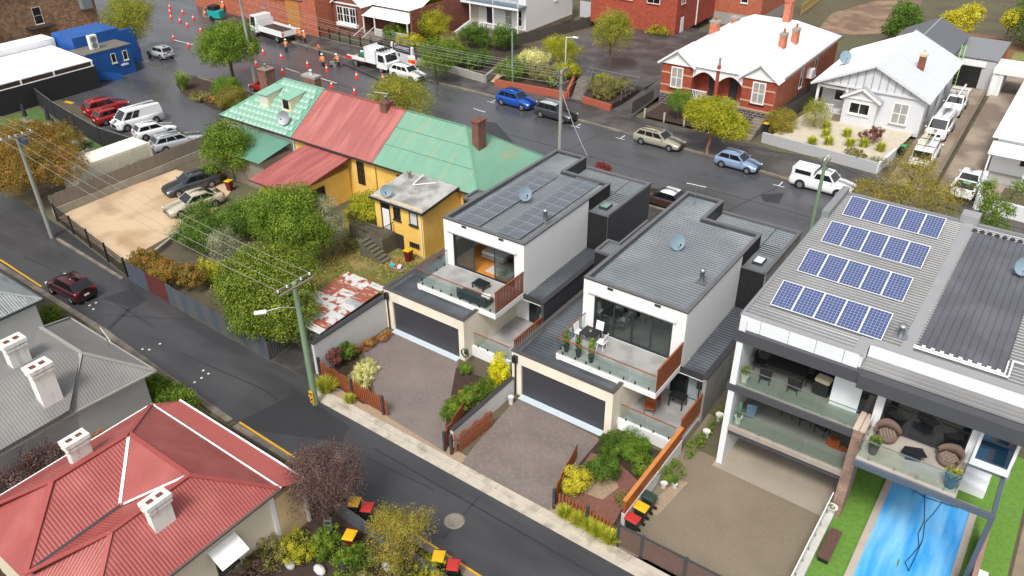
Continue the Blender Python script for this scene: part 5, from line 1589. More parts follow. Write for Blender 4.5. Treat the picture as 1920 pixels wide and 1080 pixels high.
g1, g2, r1, r2, c3 = (-43.9, 16.6, 3.4), (-35.4, 16.5, 3.4), (-41.6, 14.2, 5.0), (-37.7, 14.2, 5.0), (-35.8, 12.0, 3.4)
F = [[g1, g2, r2, r1], [g2, c3, r2], [r1, r2, (-38.6, 13.2, 5.0), (-40.7, 13.2, 5.0)], [r2, c3, (-35.8, 4, 3.4), (-38.6, 4, 5.0), (-38.6, 13.2, 5.0)], [(-38.6, 13.2, 5.0), (-38.6, 4, 5.0), (-40.7, 4, 5.0), (-40.7, 13.2, 5.0)], [g1, r1, (-40.7, 13.2, 5.0), (-40.7, 4, 5.0), (-43.9, 4, 3.4)]]
F[3] = [r2, c3, (-35.8, 4, 3.4), (-38.6, 4, 5.0), (-38.6, 13.2, 5.02)]
roof_faces(NG, F, GREYN, .15, .009, cap=mat('pale_grey_capping', (142, 140, 134), 0.5, 0.05), caps=[(r1, r2), (g2, r2), (g1, r1), (r2, c3)], capw=.2)
MB().prism([(-43.4, 4), (-36.2, 4), (-36.2, 12.3), (-35.9, 12.4), (-35.9, 16.1), (-43.4, 16.1)], 0, 3.38).build('wall', mat('grey_white_wall', (184, 184, 182), 0.75, 0.08), NG)
gutter(NG, [(-43.95, 16.65, 3.36), (-35.35, 16.55, 3.36), (-35.75, 11.95, 3.36), (-35.75, 4, 3.36)], mat('pale_grey_gutter', (150, 148, 142), 0.5, 0.05), .1)
fat_chimney(NG, -39.5, 12.0, 4.4, 6.35, w=.6, d=.95)
fat_chimney(NG, -36.5, 11.7, 4.0, 6.3, w=.6, d=.95)
antenna('pale television antenna on the lane-side eave of the grey roof', (-39.09, 16.24, 3.5), -.25, .9, 1.7)
NZ = thing('zinc_roof_house', 'house with streaked zinc hip roof and plain white side wall at left edge', 'house', (-52, 11, 0))
F = [[(-60, 16.9, 3.4), (-47.2, 16.75, 3.4), (-51, 12.4, 5.6), (-58, 12.4, 5.6)], [(-47.2, 16.75, 3.4), (-47.2, 8, 3.4), (-51, 12.4, 5.6)], [(-47.2, 8, 3.4), (-60, 8, 3.4), (-58, 12.4, 5.6), (-51, 12.4, 5.6)]]
roof_faces(NZ, F, GREYO, .15, .03, cap=mat('zinc_capping', (150, 154, 152), 0.5, 0.1), caps=[((-47.2, 16.75, 3.4), (-51, 12.4, 5.6)), ((-51, 12.4, 5.6), (-58, 12.4, 5.6)), ((-47.2, 8, 3.4), (-51, 12.4, 5.6))])
MB().prism([(-59.6, 8.3), (-47.5, 8.3), (-47.5, 16.4), (-59.6, 16.4)], 0, 3.38).build('wall', mat('plain_white_wall', (214, 213, 210), 0.7, 0.05), NZ)
gutter(NZ, [(-60, 16.98, 3.36), (-47.12, 16.83, 3.36), (-47.12, 8, 3.36)], CHARCOAL, .11)
# front fence of the red roof garden: low iron and posts along the lane
iron_fence('low dark iron fence along the lane in front of the lidded bins', (-22.9, 17.0), (-10.5, 16.6), 1.05, 15, lambda i: 1, 'low_iron_fence')

# ------------------------------------------------------------------ far side of the street and the car park
WROOF = mat('bright_white_iron', (230, 231, 232), 0.5, 0.03, 0.5)
BRO = brickmat('orange_brick', (172, 84, 54), (150, 68, 46), (176, 130, 104))
BRR = brickmat('red_painted_brick', (158, 66, 44), (140, 56, 40), (150, 84, 64))
BRD = brickmat('dark_red_brick', (124, 62, 46), (104, 52, 42), (132, 100, 86))
BRS = brickmat('sandstone_brick', (150, 112, 80), (110, 80, 60), (160, 136, 112), .42, .2, .45)
BLUS = brickmat('bluestone_blocks', (72, 66, 66), (56, 52, 54), (150, 142, 132), .5, .26, .3)
BAND = mat('pale_brick_band', (186, 150, 120), 0.8, 0.1)
WF = WHITE
def gable_wing(root, x0, x1, yf, yb, ze, za, m, wallm, pedm, name='gable'):
    xm = (x0 + x1) / 2
    f = [[(x0 - .25, yf - .3, ze - .12), (xm, yf - .3, za + .1), (xm, yb, za + .1), (x0 - .25, yb, ze - .12)], [(xm, yf - .3, za + .1), (x1 + .25, yf - .3, ze - .12), (x1 + .25, yb, ze - .12), (xm, yb, za + .1)]]
    roof_faces(root, f, m, name=name + '_roof')
    MB().add([(x0, yf - .02, ze), (x1, yf - .02, ze), (xm, yf - .02, za)], [(0, 1, 2)]).build('pediment', pedm, root)
    b = MB()
    b.bar((x0 - .25, yf - .3, ze - .14), (xm, yf - .3, za + .08), .05, .2); b.bar((xm, yf - .3, za + .08), (x1 + .25, yf - .3, ze - .14), .05, .2); b.bar((x0, yf - .06, ze), (x1, yf - .06, ze), .1, .18)
    b.build('bargeboard', WHITE, root)
# brick duplex with white roof
D1 = thing('brick_duplex', 'red brick duplex with blinding white roof and twin arched porches', 'house', (-30, 86, 0))
MB().box(-36.2, -23.9, 77.3, 97, 0, 1.35).build('stone_base', BLUS, D1)
MB().box(-36.15, -32.7, 77.35, 97, 1.35, 4.58).box(-32.7, -27.35, 79.0, 97, 1.35, 4.58).box(-27.35, -23.95, 77.35, 97, 1.35, 4.58).build('wall', BRR, D1)
MB().box(-23.97, -23.9, 77.34, 97, 1.36, 4.55).build('side_wall', BRO, D1)
for z in (1.38, 2.2, 3.5):
    MB().box(-36.17, -32.68, 77.32, 77.35, z, z + .16).build('brick_band', BAND, D1)
    MB().box(-27.37, -23.93, 77.32, 77.35, z, z + .16).build('brick_band', BAND, D1)
MB().box(-32.7, -27.35, 77.4, 79.0, 1.2, 1.36).build('porch_floor', CONC, D1)
for s_, x0, x1 in ((0, -32.7, -30.15), (1, -29.9, -27.35)):     # arched fascia over each porch
    mb = MB()
    n = 12
    vs = []
    for i in range(n + 1):
        x = x0 + (x1 - x0) * i / n
        za = 3.5 + .75 * math.sin(PI * i / n)
        vs += [(x, 77.42, za), (x, 77.42, 4.75), (x, 77.55, za), (x, 77.55, 4.75)]
    fs = []
    for i in range(n):
        a = 4 * i
        fs += [(a, a + 4, a + 5, a + 1), (a + 2, a + 3, a + 7, a + 6), (a, a + 2, a + 6, a + 4)]
    mb.add(vs, fs)
    mb.build('porch_arch', WHITE, D1)
MB().box(-30.2, -29.85, 77.38, 77.6, 1.36, 5.2).build('porch_pier', BRR, D1)
MB().lathe([(.12, 0), (.16, .2), (.1, .5), (.2, .6), (.0, .85)], (-30.02, 77.5, 5.2), 8).build('finial', CONC, D1)
for x in (-31.0, -28.8): MB().box(x - .45, x + .45, 78.95, 78.999, 1.36, 3.6).build('front_door', DKTRIM, D1)
mb = MB()
for k in range(9): mb.box(-32.6 + k * .18, -32.54 + k * .18, 77.45, 77.5, 1.36, 2.2)
mb.box(-32.65, -31.0, 77.43, 77.52, 2.2, 2.28)
mb.build('balustrade', WHITE, D1)
for x in (-34.4, -25.6): window(D1, (x, 77.34, 2.1), -PI / 2, 1.35, 2.2, WF, mat('curtained_glass', (150, 152, 148), 0.15, 0.2, 2), 2, 2, fw=.12, sm=DKTRIM)
for y in (85, 89.5): window(D1, (-23.89, y, 2.0), 0, .9, 2.0, WF, DARKGLASS, 1, 2)
MB().box(-23.88, -23.3, 86.6, 87.5, 2.6, 3.5).build('air_conditioner', WHITE, D1)
e = 4.62
F = [[(-36.5, 78.0, e), (-23.6, 78.0, e), (-27.6, 84.0, 6.8), (-32.5, 84.0, 6.8)], [(-36.5, 97.2, e), (-36.5, 78, e), (-32.5, 84.0, 6.8), (-32.5, 92.5, 6.8)], [(-23.6, 78, e), (-23.6, 97.2, e), (-27.6, 92.5, 6.8), (-27.6, 84.0, 6.8)], [(-32.5, 84, 6.8), (-27.6, 84, 6.8), (-27.6, 92.5, 6.8), (-32.5, 92.5, 6.8)], [(-23.6, 97.2, e), (-36.5, 97.2, e), (-32.5, 92.5, 6.8), (-27.6, 92.5, 6.8)]]
roof_faces(D1, F, WROOF, .3, .01)
roof_faces(D1, [[(-32.9, 77.2, 4.72), (-27.2, 77.2, 4.72), (-27.2, 79.5, 5.4), (-32.9, 79.5, 5.4)]], WROOF, .3, .01, name='porch_roof')
gable_wing(D1, -36.3, -32.6, 77.3, 80.9, 4.65, 6.0, WROOF, BRR, WHITE)
gable_wing(D1, -27.5, -23.8, 77.3, 80.9, 4.65, 6.0, WROOF, BRR, WHITE)
MB().box(-23.62, -23.4, 78.5, 97.2, 4.55, 4.75).build('side_coping', mat('grey_coping', (110, 100, 92), 0.7, 0.1), D1)
BRC = brickmat('chimney_orange_brick', (190, 96, 66), (166, 80, 58), (186, 150, 124))
chimney(D1, (-26.2, 84.3), .6, .9, 5, 7.4, BRC, CONC, 1)
chimney(D1, (-25.9, 87.2), .6, .9, 5, 7.3, BRC, CONC, 1)
chimney(D1, (-28.4, 91.5), .7, 1.1, 6, 9.0, BRC, BRC, 1)
chimney(D1, (-35.2, 88.0), .9, .8, 4.6, 6.6, BRC, CONC, 1)
chimney(D1, (-34.6, 92.5), .8, .8, 4.6, 6.2, BRC, CONC, 0)
# pale weatherboard gabled house
D2 = thing('gabled_cottage', 'pale grey weatherboard house with broad battened gable and white iron roof', 'house', (-16, 88, 0))
PALE = mat('pale_grey_boards', (200, 201, 204), 0.65, 0.04)
TRIMG = mat('mid_grey_trim', (150, 151, 154), 0.6, 0.05)
MB().box(-18.2, -11.2, 82.0, 96, .3, 4.1).box(-21.3, -18.2, 84.2, 96, .3, 4.1).build('wall', PALE, D2)
MB().box(-18.3, -15.2, 81.1, 82.0, .3, 3.4).build('bay', PALE, D2)
lapboards(D2, (-15.2, 81.995), (-11.2, 81.995), .6, 4.0, PALE, (0, -1), .22)
MB().add([(-21.5, 81.9, 4.0), (-11.0, 81.9, 4.0), (-16.15, 81.9, 6.35)], [(0, 1, 2)]).build('gable_face', PALE, D2)
for k in range(13):
    x = -20.6 + k * .72
    zt_ = 4.0 + 2.35 * (1 - abs(x + 16.2) / 5.2)
    if zt_ > 4.2: MB().box(x - .04, x + .04, 81.84, 81.898, 4.05, zt_ - .1).build('batten', TRIMG, D2)
MB().box(-21.5, -11.0, 81.8, 81.9, 3.9, 4.1).build('gable_beam', PALE, D2)
F = [[(-21.9, 81.5, 3.85), (-16.15, 81.5, 6.5), (-16.15, 95.5, 6.5), (-21.9, 95.5, 3.85)], [(-16.15, 81.5, 6.5), (-10.7, 81.5, 3.9), (-10.7, 97, 3.9), (-16.15, 97, 6.5)]]
roof_faces(D2, F[:1], WROOF, .5, .03, prof=((0, 0), (.88, 0), (.9, 1), (.98, 1)))
roof_faces(D2, F[1:], mat('ribbed_white_iron', (190, 195, 198), 0.45, 0.05), .62, .05, prof=((0, 0), (.88, 0), (.9, 1), (.98, 1)), name='roof_slope')
b = MB(); b.bar((-21.9, 81.48, 3.8), (-16.15, 81.48, 6.45), .06, .22); b.bar((-16.15, 81.48, 6.45), (-10.7, 81.48, 3.85), .06, .22)
b.build('bargeboard', PALE, D2)
gable_wing(D2, -18.4, -15.1, 81.1, 82.0, 3.3, 4.2, mat('grey_iron_tiles', (150, 152, 154), 0.5, 0.1), PALE, PALE, 'bay')
window(D2, (-16.75, 81.1, 1.7), -PI / 2, 2.0, 1.2, WF, DARKGLASS, 2, 1, fw=.12)
window(D2, (-13.2, 81.95, 1.2), -PI / 2, 1.5, 2.1, WF, MATS['curtained_glass'], 2, 2, fw=.12, sm=TRIMG)
for x in (-21.2, -18.4): MB().box(x - .12, x + .12, 82.0, 82.25, .3, 4.0).build('porch_post', WHITE, D2)
MB().box(-21.3, -18.2, 82.0, 84.2, .3, 1.0).build('porch_floor', PALE, D2)
mb = MB()
for k in range(8): mb.box(-21.0 + k * .2, -20.9 + k * .2, 82.1, 82.15, 1.0, 1.8)
mb.box(-21.1, -19.4, 82.08, 82.17, 1.8, 1.88); mb.box(-21.1, -18.3, 82.1, 82.2, 3.45, 3.7)
mb.build('porch_balustrade', WHITE, D2)
window(D2, (-19.6, 84.19, 1.7), -PI / 2, .9, 1.5, WF, DARKGLASS)
for k in range(6): MB().box(-19.2, -18.35, 80.6 + k * .24, 80.84 + k * .24, .3, .42 + k * .12).build('step', PATHC, D2)
for y in (84, 88, 92): window(D2, (-11.19, y, 1.5), 0, .9, 1.5, TRIMG, DARKGLASS, 1, 2)
chimney(D2, (-13.3, 87.5), .6, .6, 4.8, 6.6, BRD, mat('cream_cap', (206, 186, 150), 0.8, 0.1), 1, potm=WHITE)
dish('blue-grey satellite dish on the white roof of the gabled house', (-20.3, 86.5, 4.6), .6, .6, .5)
# dark gabled wing and flat-roofed garage behind
D3 = thing('rear_wing', 'dark grey gabled wing behind the white roofed house', 'house', (-15.5, 102, 0))
MB().box(-18.8, -12.4, 97.1, 108, 0, 3.9).build('wall', BEAM, D3)
roof_faces(D3, [[(-19.1, 97, 3.9), (-15.6, 97, 5.5), (-15.6, 108.3, 5.5), (-19.1, 108.3, 3.9)], [(-15.6, 97, 5.5), (-12.1, 97, 3.9), (-12.1, 108.3, 3.9), (-15.6, 108.3, 5.5)]], mat('charcoal_iron', (92, 94, 98), 0.5, 0.08), .2, .02, cap=CAPC, caps=[((-15.6, 97, 5.5), (-15.6, 108.3, 5.5))])
MB().add([(-18.8, 97.08, 3.9), (-12.4, 97.08, 3.9), (-15.6, 97.08, 5.4)], [(0, 1, 2)]).build('gable_face', BLACK, D3)
D4 = thing('garage', 'flat grey-roofed garage with black roller door at the end of the drive', 'garage', (-10.6, 105, 0))
MB().box(-12.3, -8.1, 101.3, 110, 0, 3.2).build('wall', mat('garage_grey_wall', (176, 178, 180), 0.7, 0.05), D4)
MB().box(-8.1, -8.0, 101.3, 110, 0, 3.3).build('side_wall', BRO, D4)
MB().box(-12.4, -7.95, 101.2, 110.1, 3.3, 3.42).build('roof', mat('membrane_roof', (124, 126, 130), 0.5, 0.08), D4)
g = MB()
for k in range(10): g.box(-12.0, -9.3, 101.24, 101.295, .02 + k * .24, .24 + k * .24)
g.build('roller_door', BLACK, D4)
MB().box(-12.2, -9.0, 101.15, 101.29, 2.5, 3.1).build('door_header', WHITE, D4)
# right edge white house
D5 = thing('white_cottage', 'white weatherboard house with white iron roof at the right edge', 'house', (0, 88, 0))
MB().box(-4.3, 8, 77.5, 104, .2, 3.4).build('wall', mat('bright_white_boards', (224, 225, 226), 0.6, 0.03), D5)
roof_faces(D5, [[(-4.75, 77, 3.45), (2, 84, 6.2), (2, 100, 6.2), (-4.75, 105, 3.45)], [(-4.75, 77, 3.45), (9, 77, 3.45), (2, 84, 6.2)]], WROOF, .2, .012)
window(D5, (-1.4, 77.49, 1.2), -PI / 2, 1.6, 1.3, WF, DARKGLASS, 2)
MB().slab([(-4.6, 75.3, 2.6), (6, 75.3, 2.6), (6, 77.4, 3.1), (-4.6, 77.4, 3.1)], .05).build('verandah_roof', WROOF, D5)
for x in (-4.4, -1.5, 1.5): MB().box(x - .06, x + .06, 75.4, 75.52, .2, 2.56).build('verandah_post', WHITE, D5)
MB().box(-4.5, 6, 75.2, 77.49, 0, .3).build('verandah_floor', CONC, D5)
lapboards(D5, (-4.3, 77.5), (-4.3, 104), .4, 3.3, MATS['bright_white_boards'], (-1, 0), .2)
CP = thing('carport', 'flat white carport across the old concrete driveway', 'carport', (-5.8, 101, 0))
MB().box(-8.0, -3.0, 99.6, 99.75, 2.5, 3.0).box(-8.0, -3.0, 99.75, 104, 2.85, 3.0).build('roof', WHITE, CP)
for x in (-7.9, -7.2): MB().box(x, x + .1, 99.62, 99.72, 0, 2.5).build('post', WHITE, CP)
MB().box(-8.0, -6.9, 99.76, 104, 0, 2.84).build('side_wall', WHITE, CP)
# walls and fences on that side
def wall(label, pts, h, t, m, z0=0.0, cap=None, name='garden_wall', cat='wall'):
    o = thing(name, label, cat, (pts[0][0], pts[0][1], 0))
    for a, b in zip(pts, pts[1:]):
        MB().bar((*a, z0 + h / 2), (*b, z0 + h / 2), t, h).build('wall', m, o)
        if cap: MB().bar((*a, z0 + h + .03), (*b, z0 + h + .03), t + .06, .06).build('coping', cap, o)
    return o
GRW = mat('grey_rendered_wall', (166, 167, 169), 0.7, 0.06)
wall('long grey rendered wall in front of the pale gravel garden', [(-23.2, 73.3), (-12.3, 72.0)], 1.0, .25, GRW)
wall('grey rendered wall beside the drive of the gabled house', [(-12.3, 72.0), (-11.9, 76.5)], .9, .25, mat('white_rendered_wall', (206, 207, 208), 0.7, 0.05))
wall('white rendered front wall at the right edge of the street', [(-3.9, 69.2), (0.5, 68.8), (12, 68.5)], 1.3, .3, MATS['white_rendered_wall'])
wall('white wall returning along the old concrete driveway', [(-3.9, 69.3), (-4.2, 75)], 1.2, .3, MATS['white_rendered_wall'])
wall('long brown block wall between the two concrete driveways', [(-7.5, 71), (-8.1, 99)], .9, .25, mat('brown_block_wall', (116, 102, 90), 0.85, 0.15))
PALD = mat('dark_weathered_timber', (78, 72, 66), 0.85, 0.25, 3, stretch=(4, 4, .5))
paling_fence('dark timber fence between the brick duplex and its neighbour', (-23.4, 78.5), (-22.2, 90), 1.7, PALD, 0, .2)
paling_fence('short timber fence beside the brick duplex steps', (-36.9, 72.6), (-36.8, 77.2), 1.5, PALD, 0, .2)
paling_fence('tall yellowed timber fence in front of the bare earth block', (-36.75, 133.74), (-36.19, 122.28), 1.8, mat('yellow_timber', (176, 150, 92), 0.8, 0.2), 0, .3)
paling_fence('dark steel fence up the hill behind the brick duplex', (-42.13, 112.96), (-42.56, 129.9), 1.6, PALD, 0, .3)
for k in range(5):
    x = -35.4 + k * 2.2
    t = solo(MB().obox((0, 0, .45), (.16, .16, .9)).obox((0, 0, .93), (.2, .2, .06)), 'fence_post', mat('pale_stone_post', (170, 166, 156), 0.8, 0.1), ['leftmost', 'second', 'third', 'fourth', 'last'][k] + ' pale stone post from the driveway in front of the duplex garden', 'post', 'stone posts of the duplex garden')
    t.location = (x, 72.6, .1)
dst = thing('stone_steps', 'worn stone steps rising beside the brick duplex garden', 'stairs', (-24.6, 74, 0))
for k in range(7): MB().box(-25.2, -24.1, 72.6 + k * .5, 73.1 + k * .5, 0, .25 + k * .15).build('step', KERBD, dst)
# terraced garden, stairs, brick walls mid-street
UT = structure(MB().prism([(-55, 80), (-47.5, 78.6), (-38.6, 78.6), (-38.6, 104), (-56, 104)], 0, 1.0), 'upper_forecourt', ASPHP)
structure(MB().add([(-39, 72.3, .145), (-36.5, 72.2, .145), (-36.5, 82, 1.0), (-36.5, 104, 1.01), (-38.61, 104, 1.01), (-38.61, 82, 1.0)], [(0, 1, 2, 5), (2, 3, 4, 5)]), 'ramp', ASPHP)
BRW = mat('salmon_brick_wall', (156, 82, 62), 0.85, 0.14, 4)
wall('salmon brick retaining wall under the green hedge', [(-54.0, 72.0), (-44.9, 72.8)], .8, .3, BRW, .1)
wall('low salmon brick wall in front of the spreading bush', [(-43.0, 72.9), (-39.2, 72.3)], .7, .3, BRW, .1)
wall('brick cheek wall beside the public stairs', [(-44.9, 72.9), (-47.6, 79)], 1.1, .25, BRW, .1)
structure(MB().prism([(-54, 72.1), (-45, 72.9), (-47.6, 79), (-55, 80)], 0, .8), 'raised_garden', SOIL)
structure(MB().prism([(-43, 73), (-39.3, 72.4), (-39.2, 78.5), (-45.6, 78.6)], 0, .75), 'raised_garden', SOIL)
st = thing('public_stairs', 'long flight of concrete steps with steel handrail rising to the forecourt', 'stairs', (-44.5, 75.5, 0))
for k in range(11):
    y = 73.2 + k * .5
    x = -44.6 - k * .22
    MB().prism([(x, y), (x + 1.75, y), (x + 1.53, y + .52), (x - .22, y + .52)], 0.1, .2 + k * .078).build('step', mat('dark_concrete_step', (112, 104, 96), 0.85, 0.2), st)
for dx in (0.6, 1.1):
    MB().path([(-44.0 + dx, 73.3, 1.1), (-46.2 + dx, 78.4, 1.9)], .03).build('handrail', GALV, st)
for k in range(5):
    f = k / 4
    MB().tube((-43.4 - 2.2 * f, 73.3 + 5.1 * f, .2 + .8 * f), (-43.4 - 2.2 * f, 73.3 + 5.1 * f, 1.1 + .8 * f), .02).build('baluster', GALV, st)
rl = thing('steel_railing', 'thin galvanised railing at the edge of the upper forecourt', 'railing', (-45, 78.7, 1))
for a, b in (((-54.5, 80), (-47.8, 78.7)), ((-45.6, 78.7), (-39.4, 78.7)), ((-39.3, 78.7), (-39.0, 74))):
    for z in (1.5, 1.95): MB().tube((*a, z), (*b, z), .025).build('rail', GALV, rl)
    for k in range(5):
        f = k / 4
        MB().tube((a[0] + (b[0] - a[0]) * f, a[1] + (b[1] - a[1]) * f, .75), (a[0] + (b[0] - a[0]) * f, a[1] + (b[1] - a[1]) * f, 1.95), .03).build('post', GALV, rl)
wall('stepped concrete retaining wall below the white terrace garden', [(-66.5, 73.0), (-60.6, 72.9), (-55.6, 72.2), (-57.4, 79)], .9, .25, CONC, .1)
wall('low white rendered wall under the rental banner', [(-70.8, 73.4), (-66.6, 72.9)], .5, .25, MATS['white_rendered_wall'], .1)
# brick hall, right of centre
D6 = thing('brick_hall', 'big plain red painted brick building with high windows', 'building', (-51, 103, 1))
MB().box(-58, -45.2, 99.5, 115, 1, 8.5).build('wall', BRR, D6)
for x in (-55.2, -52.6, -48.6): window(D6, (x, 99.49, 4.55), -PI / 2, 1.9, 1.0, WF, DARKGLASS, 2, sm=BRR)
window(D6, (-45.19, 101.3, 4.6), 0, 1.2, 1.0, WF, DARKGLASS, 2, sm=BRR)
MB().box(-45.21, -45.15, 101.0, 101.9, 1.0, 2.9).build('door', WHITE, D6)
MB().box(-45.2, -45.08, 105.8, 105.95, 1, 8.5).build('downpipe', WHITE, D6)
D7 = thing('brick_annex', 'red brick building with a pale base further up the hill', 'building', (-43, 116, 0))
MB().box(-46, -38.5, 112, 122, 0, 1.6).build('base', CONC, D7)
MB().box(-46, -38.5, 112, 122, 1.6, 7).build('wall', BRO, D7)
window(D7, (-41, 111.99, 3.2), -PI / 2, 1.0, 1.2, WF, DARKGLASS)
# white two-storey terrace with iron verandah
D8 = thing('white_terrace_house', 'tall white terrace house with iron lace verandah and balcony', 'house', (-68, 93, 1))
WT = mat('white_terrace_render', (224, 224, 222), 0.7, 0.04)
CT2 = mat('cream_terrace_render', (206, 198, 180), 0.75, 0.06)
MB().box(-70.4, -62.5, 90.3, 102, .6, 8.6).build('wall', WT, D8)
MB().box(-78, -70.4, 90.3, 102, .6, 8.6).build('neighbour_wall', CT2, D8)
MB().box(-78, -62.5, 88.6, 90.3, 0, 1.0).build('verandah_base', mat('dark_stone_base', (120, 110, 98), 0.85, 0.2), D8)
MB().box(-78, -62.4, 88.5, 90.3, 4.0, 4.3).build('balcony_floor', mat('balcony_blue_grey', (110, 124, 138), 0.6, 0.06), D8)
MB().box(-78, -62.4, 88.4, 88.5, 3.95, 4.2).build('balcony_fascia', WHITE, D8)
for x in (-77.8, -74.5, -70.5, -66.6, -62.6): MB().box(x - .08, x + .08, 88.52, 88.68, 1, 8).build('verandah_post', WHITE, D8)
mb = MB()
for k in range(52): mb.box(-70.3 + k * .15, -70.26 + k * .15, 88.5, 88.53, 4.35, 5.2)
mb.box(-70.4, -62.5, 88.48, 88.55, 5.2, 5.27); mb.box(-70.4, -62.5, 88.48, 88.55, 4.32, 4.37)
mb.build('balcony_railing', mat('blue_grey_iron_lace', (92, 104, 118), 0.6, 0.1), D8)
mb = MB()
for k in range(40): mb.lathe([(.02, 0), (.1, -.12), (.02, -.3)], (-77.6 + k * .38, 88.6, 3.94), 5)
mb.build('iron_lace', mat('blue_grey_iron_lace', (92, 104, 118)), D8, kind='stuff')
mb = MB()
for k in range(16): mb.lathe([(.06, 0), (.1, .3), (.05, .6)], (-68.2 + k * .34, 88.6, 1.0), 6)
mb.box(-68.4, -62.6, 88.5, 88.7, 1.6, 1.72)
mb.build('white_balustrade', WHITE, D8)
MB().box(-68.9, -67.9, 90.2, 90.295, 1.05, 3.4).build('front_door', mat('dark_blue_door', (44, 50, 60), 0.5, 0.1), D8)
window(D8, (-65.3, 90.29, 1.5), -PI / 2, 1.2, 2.0, WF, mat('curtained_glass', (150, 152, 148)), 1, 2)
window(D8, (-63.4, 90.29, 1.5), -PI / 2, .6, 2.0, WF, DARKGLASS, 1, 2)
window(D8, (-74.0, 90.29, 1.5), -PI / 2, 1.2, 2.0, WF, MATS['curtained_glass'], 1, 2)
window(D8, (-62.49, 97.6, 3.6), 0, .8, 1.7, WF, MATS['curtained_glass'], 1, 2)
for k in range(8): MB().box(-70.2, -68.6, 85.2 + k * .42, 85.62 + k * .42, 0, .2 + k * .11).build('step', mat('dark_stone_base', (120, 110, 98)), D8)
for x in (-70.4, -68.5): MB().bar((x, 85.0, .7), (x, 88.5, 1.5), .18, .5).build('stair_wall', WT, D8)
MB().box(-62.5, -62.3, 90.3, 102, .2, .9).build('plinth', mat('dark_stone_base', (120, 110, 98)), D8)
wall('pale corrugated screen fence behind the white terrace', [(-61.8, 103), (-57.9, 103)], 2.2, .1, mat('pale_grey_sheet', (180, 184, 188), 0.5, 0.06), .4)
paling_fence('dark timber fence climbing beside the white terrace', (-62.0, 84.5), (-57.5, 103), 1.3, PALD, .2, .25)
# brick cottage with white roof
D9 = thing('brick_cottage', 'red brick cottage with white verandah and white leadlight bay window', 'house', (-79, 82, 0))
MB().box(-86.0, -80.5, 78.2, 90, 0, 4.2).box(-80.5, -72.3, 80.3, 90, 0, 4.2).build('wall', BRD, D9)
MB().box(-72.3, -72.0, 78.4, 92, 0, 4.7).build('parapet_wall', BRD, D9)
gable_wing(D9, -86, -80.6, 78.2, 84, 4.2, 6.0, WROOF, BRD, BRD)
roof_faces(D9, [[(-81, 79.8, 4.2), (-72.3, 79.8, 4.2), (-72.3, 85, 6.3), (-81, 85, 6.3)], [(-72.3, 90, 4.2), (-86, 90, 4.2), (-84, 85, 6.3), (-72.3, 85, 6.3)]], WROOF, .3, .01)
roof_faces(D9, [[(-80.6, 78.0, 3.1), (-72.3, 78.0, 3.1), (-72.3, 80.2, 3.9), (-80.6, 80.2, 3.9)]], WROOF, .3, .01, name='verandah_roof')
bw = MB().box(-85.2, -81.4, 77.7, 78.2, 1.3, 1.7).build('bay_sill', WHITE, D9)
for k in range(3): window(D9, (-84.5 + k * 1.2, 77.95, 1.75), -PI / 2, 1.15, 2.1, WF, DARKGLASS, 2, 2, fw=.1, sill=False)
for x in (-80.4, -78.4, -72.6): MB().box(x - .07, x + .07, 78.1, 78.24, 0, 3.1).build('verandah_post', WHITE, D9)
mb = MB()
for k in range(28): mb.box(-78.2 + k * .2, -78.1 + k * .2, 78.15, 78.18, .8, 1.6)
mb.box(-78.3, -72.5, 78.12, 78.2, 1.6, 1.7)
mb.build('verandah_balustrade', WHITE, D9)
MB().box(-80.4, -72.3, 78.0, 80.3, 0, .8).build('verandah_floor', mat('dark_stone_base', (120, 110, 98)), D9)
MB().box(-77.6, -76.7, 80.25, 80.295, .8, 3.0).build('front_door', mat('cream_door', (190, 180, 150), 0.6, 0.1), D9)
window(D9, (-74.0, 80.29, 1.4), -PI / 2, 1.0, 1.5, WF, DARKGLASS)
for x in (-80.2, -78.6): MB().path([(x, 75.8, .9), (x, 78.1, 1.8)], .04).build('stair_rail', WHITE, D9)
ff = thing('steel_fence', 'black steel fence with tall posts in front of the brick cottage', 'fence', (-79, 74.8, 0))
for k in range(8):
    x = -85.5 + k * 1.9
    MB().box(x - .06, x + .06, 74.7, 74.82, .1, 1.7).build('post', BLACK, ff)
    if k < 7:
        g = MB().bar((x, 74.76, .3), (x + 1.9, 74.76, .3), .03, .04).bar((x, 74.76, 1.3), (x + 1.9, 74.76, 1.3), .03, .04)
        for j in range(1, 12): g.bar((x + j * .158, 74.76, .2), (x + j * .158, 74.76, 1.38), .015, .015, (0, 1, 0))
        g.build('rail_panel', BLACK, ff)
# warehouse
DA = thing('brick_warehouse', 'long orange brick warehouse with a tall timber loading door', 'building', (-100, 82, 0))
MB().add([(-115.5, 77.0, 0), (-86.2, 75.2, 0), (-86.2, 90, 0), (-115.5, 92, 0), (-115.5, 77.0, 8), (-86.2, 75.2, 8), (-86.2, 90, 8), (-115.5, 92, 8)], [(0, 1, 5, 4), (1, 2, 6, 5), (2, 3, 7, 6), (3, 0, 4, 7), (4, 5, 6, 7)]).build('wall', BRO, DA)
ddx = MB()
for k in range(9): ddx.box(-92.4 + k * .29, -92.13 + k * .29, 75.38, 75.5, .13, 4.4)
ddx.build('loading_door', mat('honey_timber_door', (176, 122, 62), 0.6, 0.2, 2, stretch=(4, 1, .5)), DA)
MB().box(-95.2, -88.8, 75.1, 75.6, 4.5, 5.2).build('lintel', mat('grey_lintel', (140, 148, 158), 0.6, 0.06), DA)
for x in (-104.5, -101): window(DA, (x, 76.25, 3.9), -PI / 2, 1.4, 1.0, DKTRIM, DARKGLASS, 2)
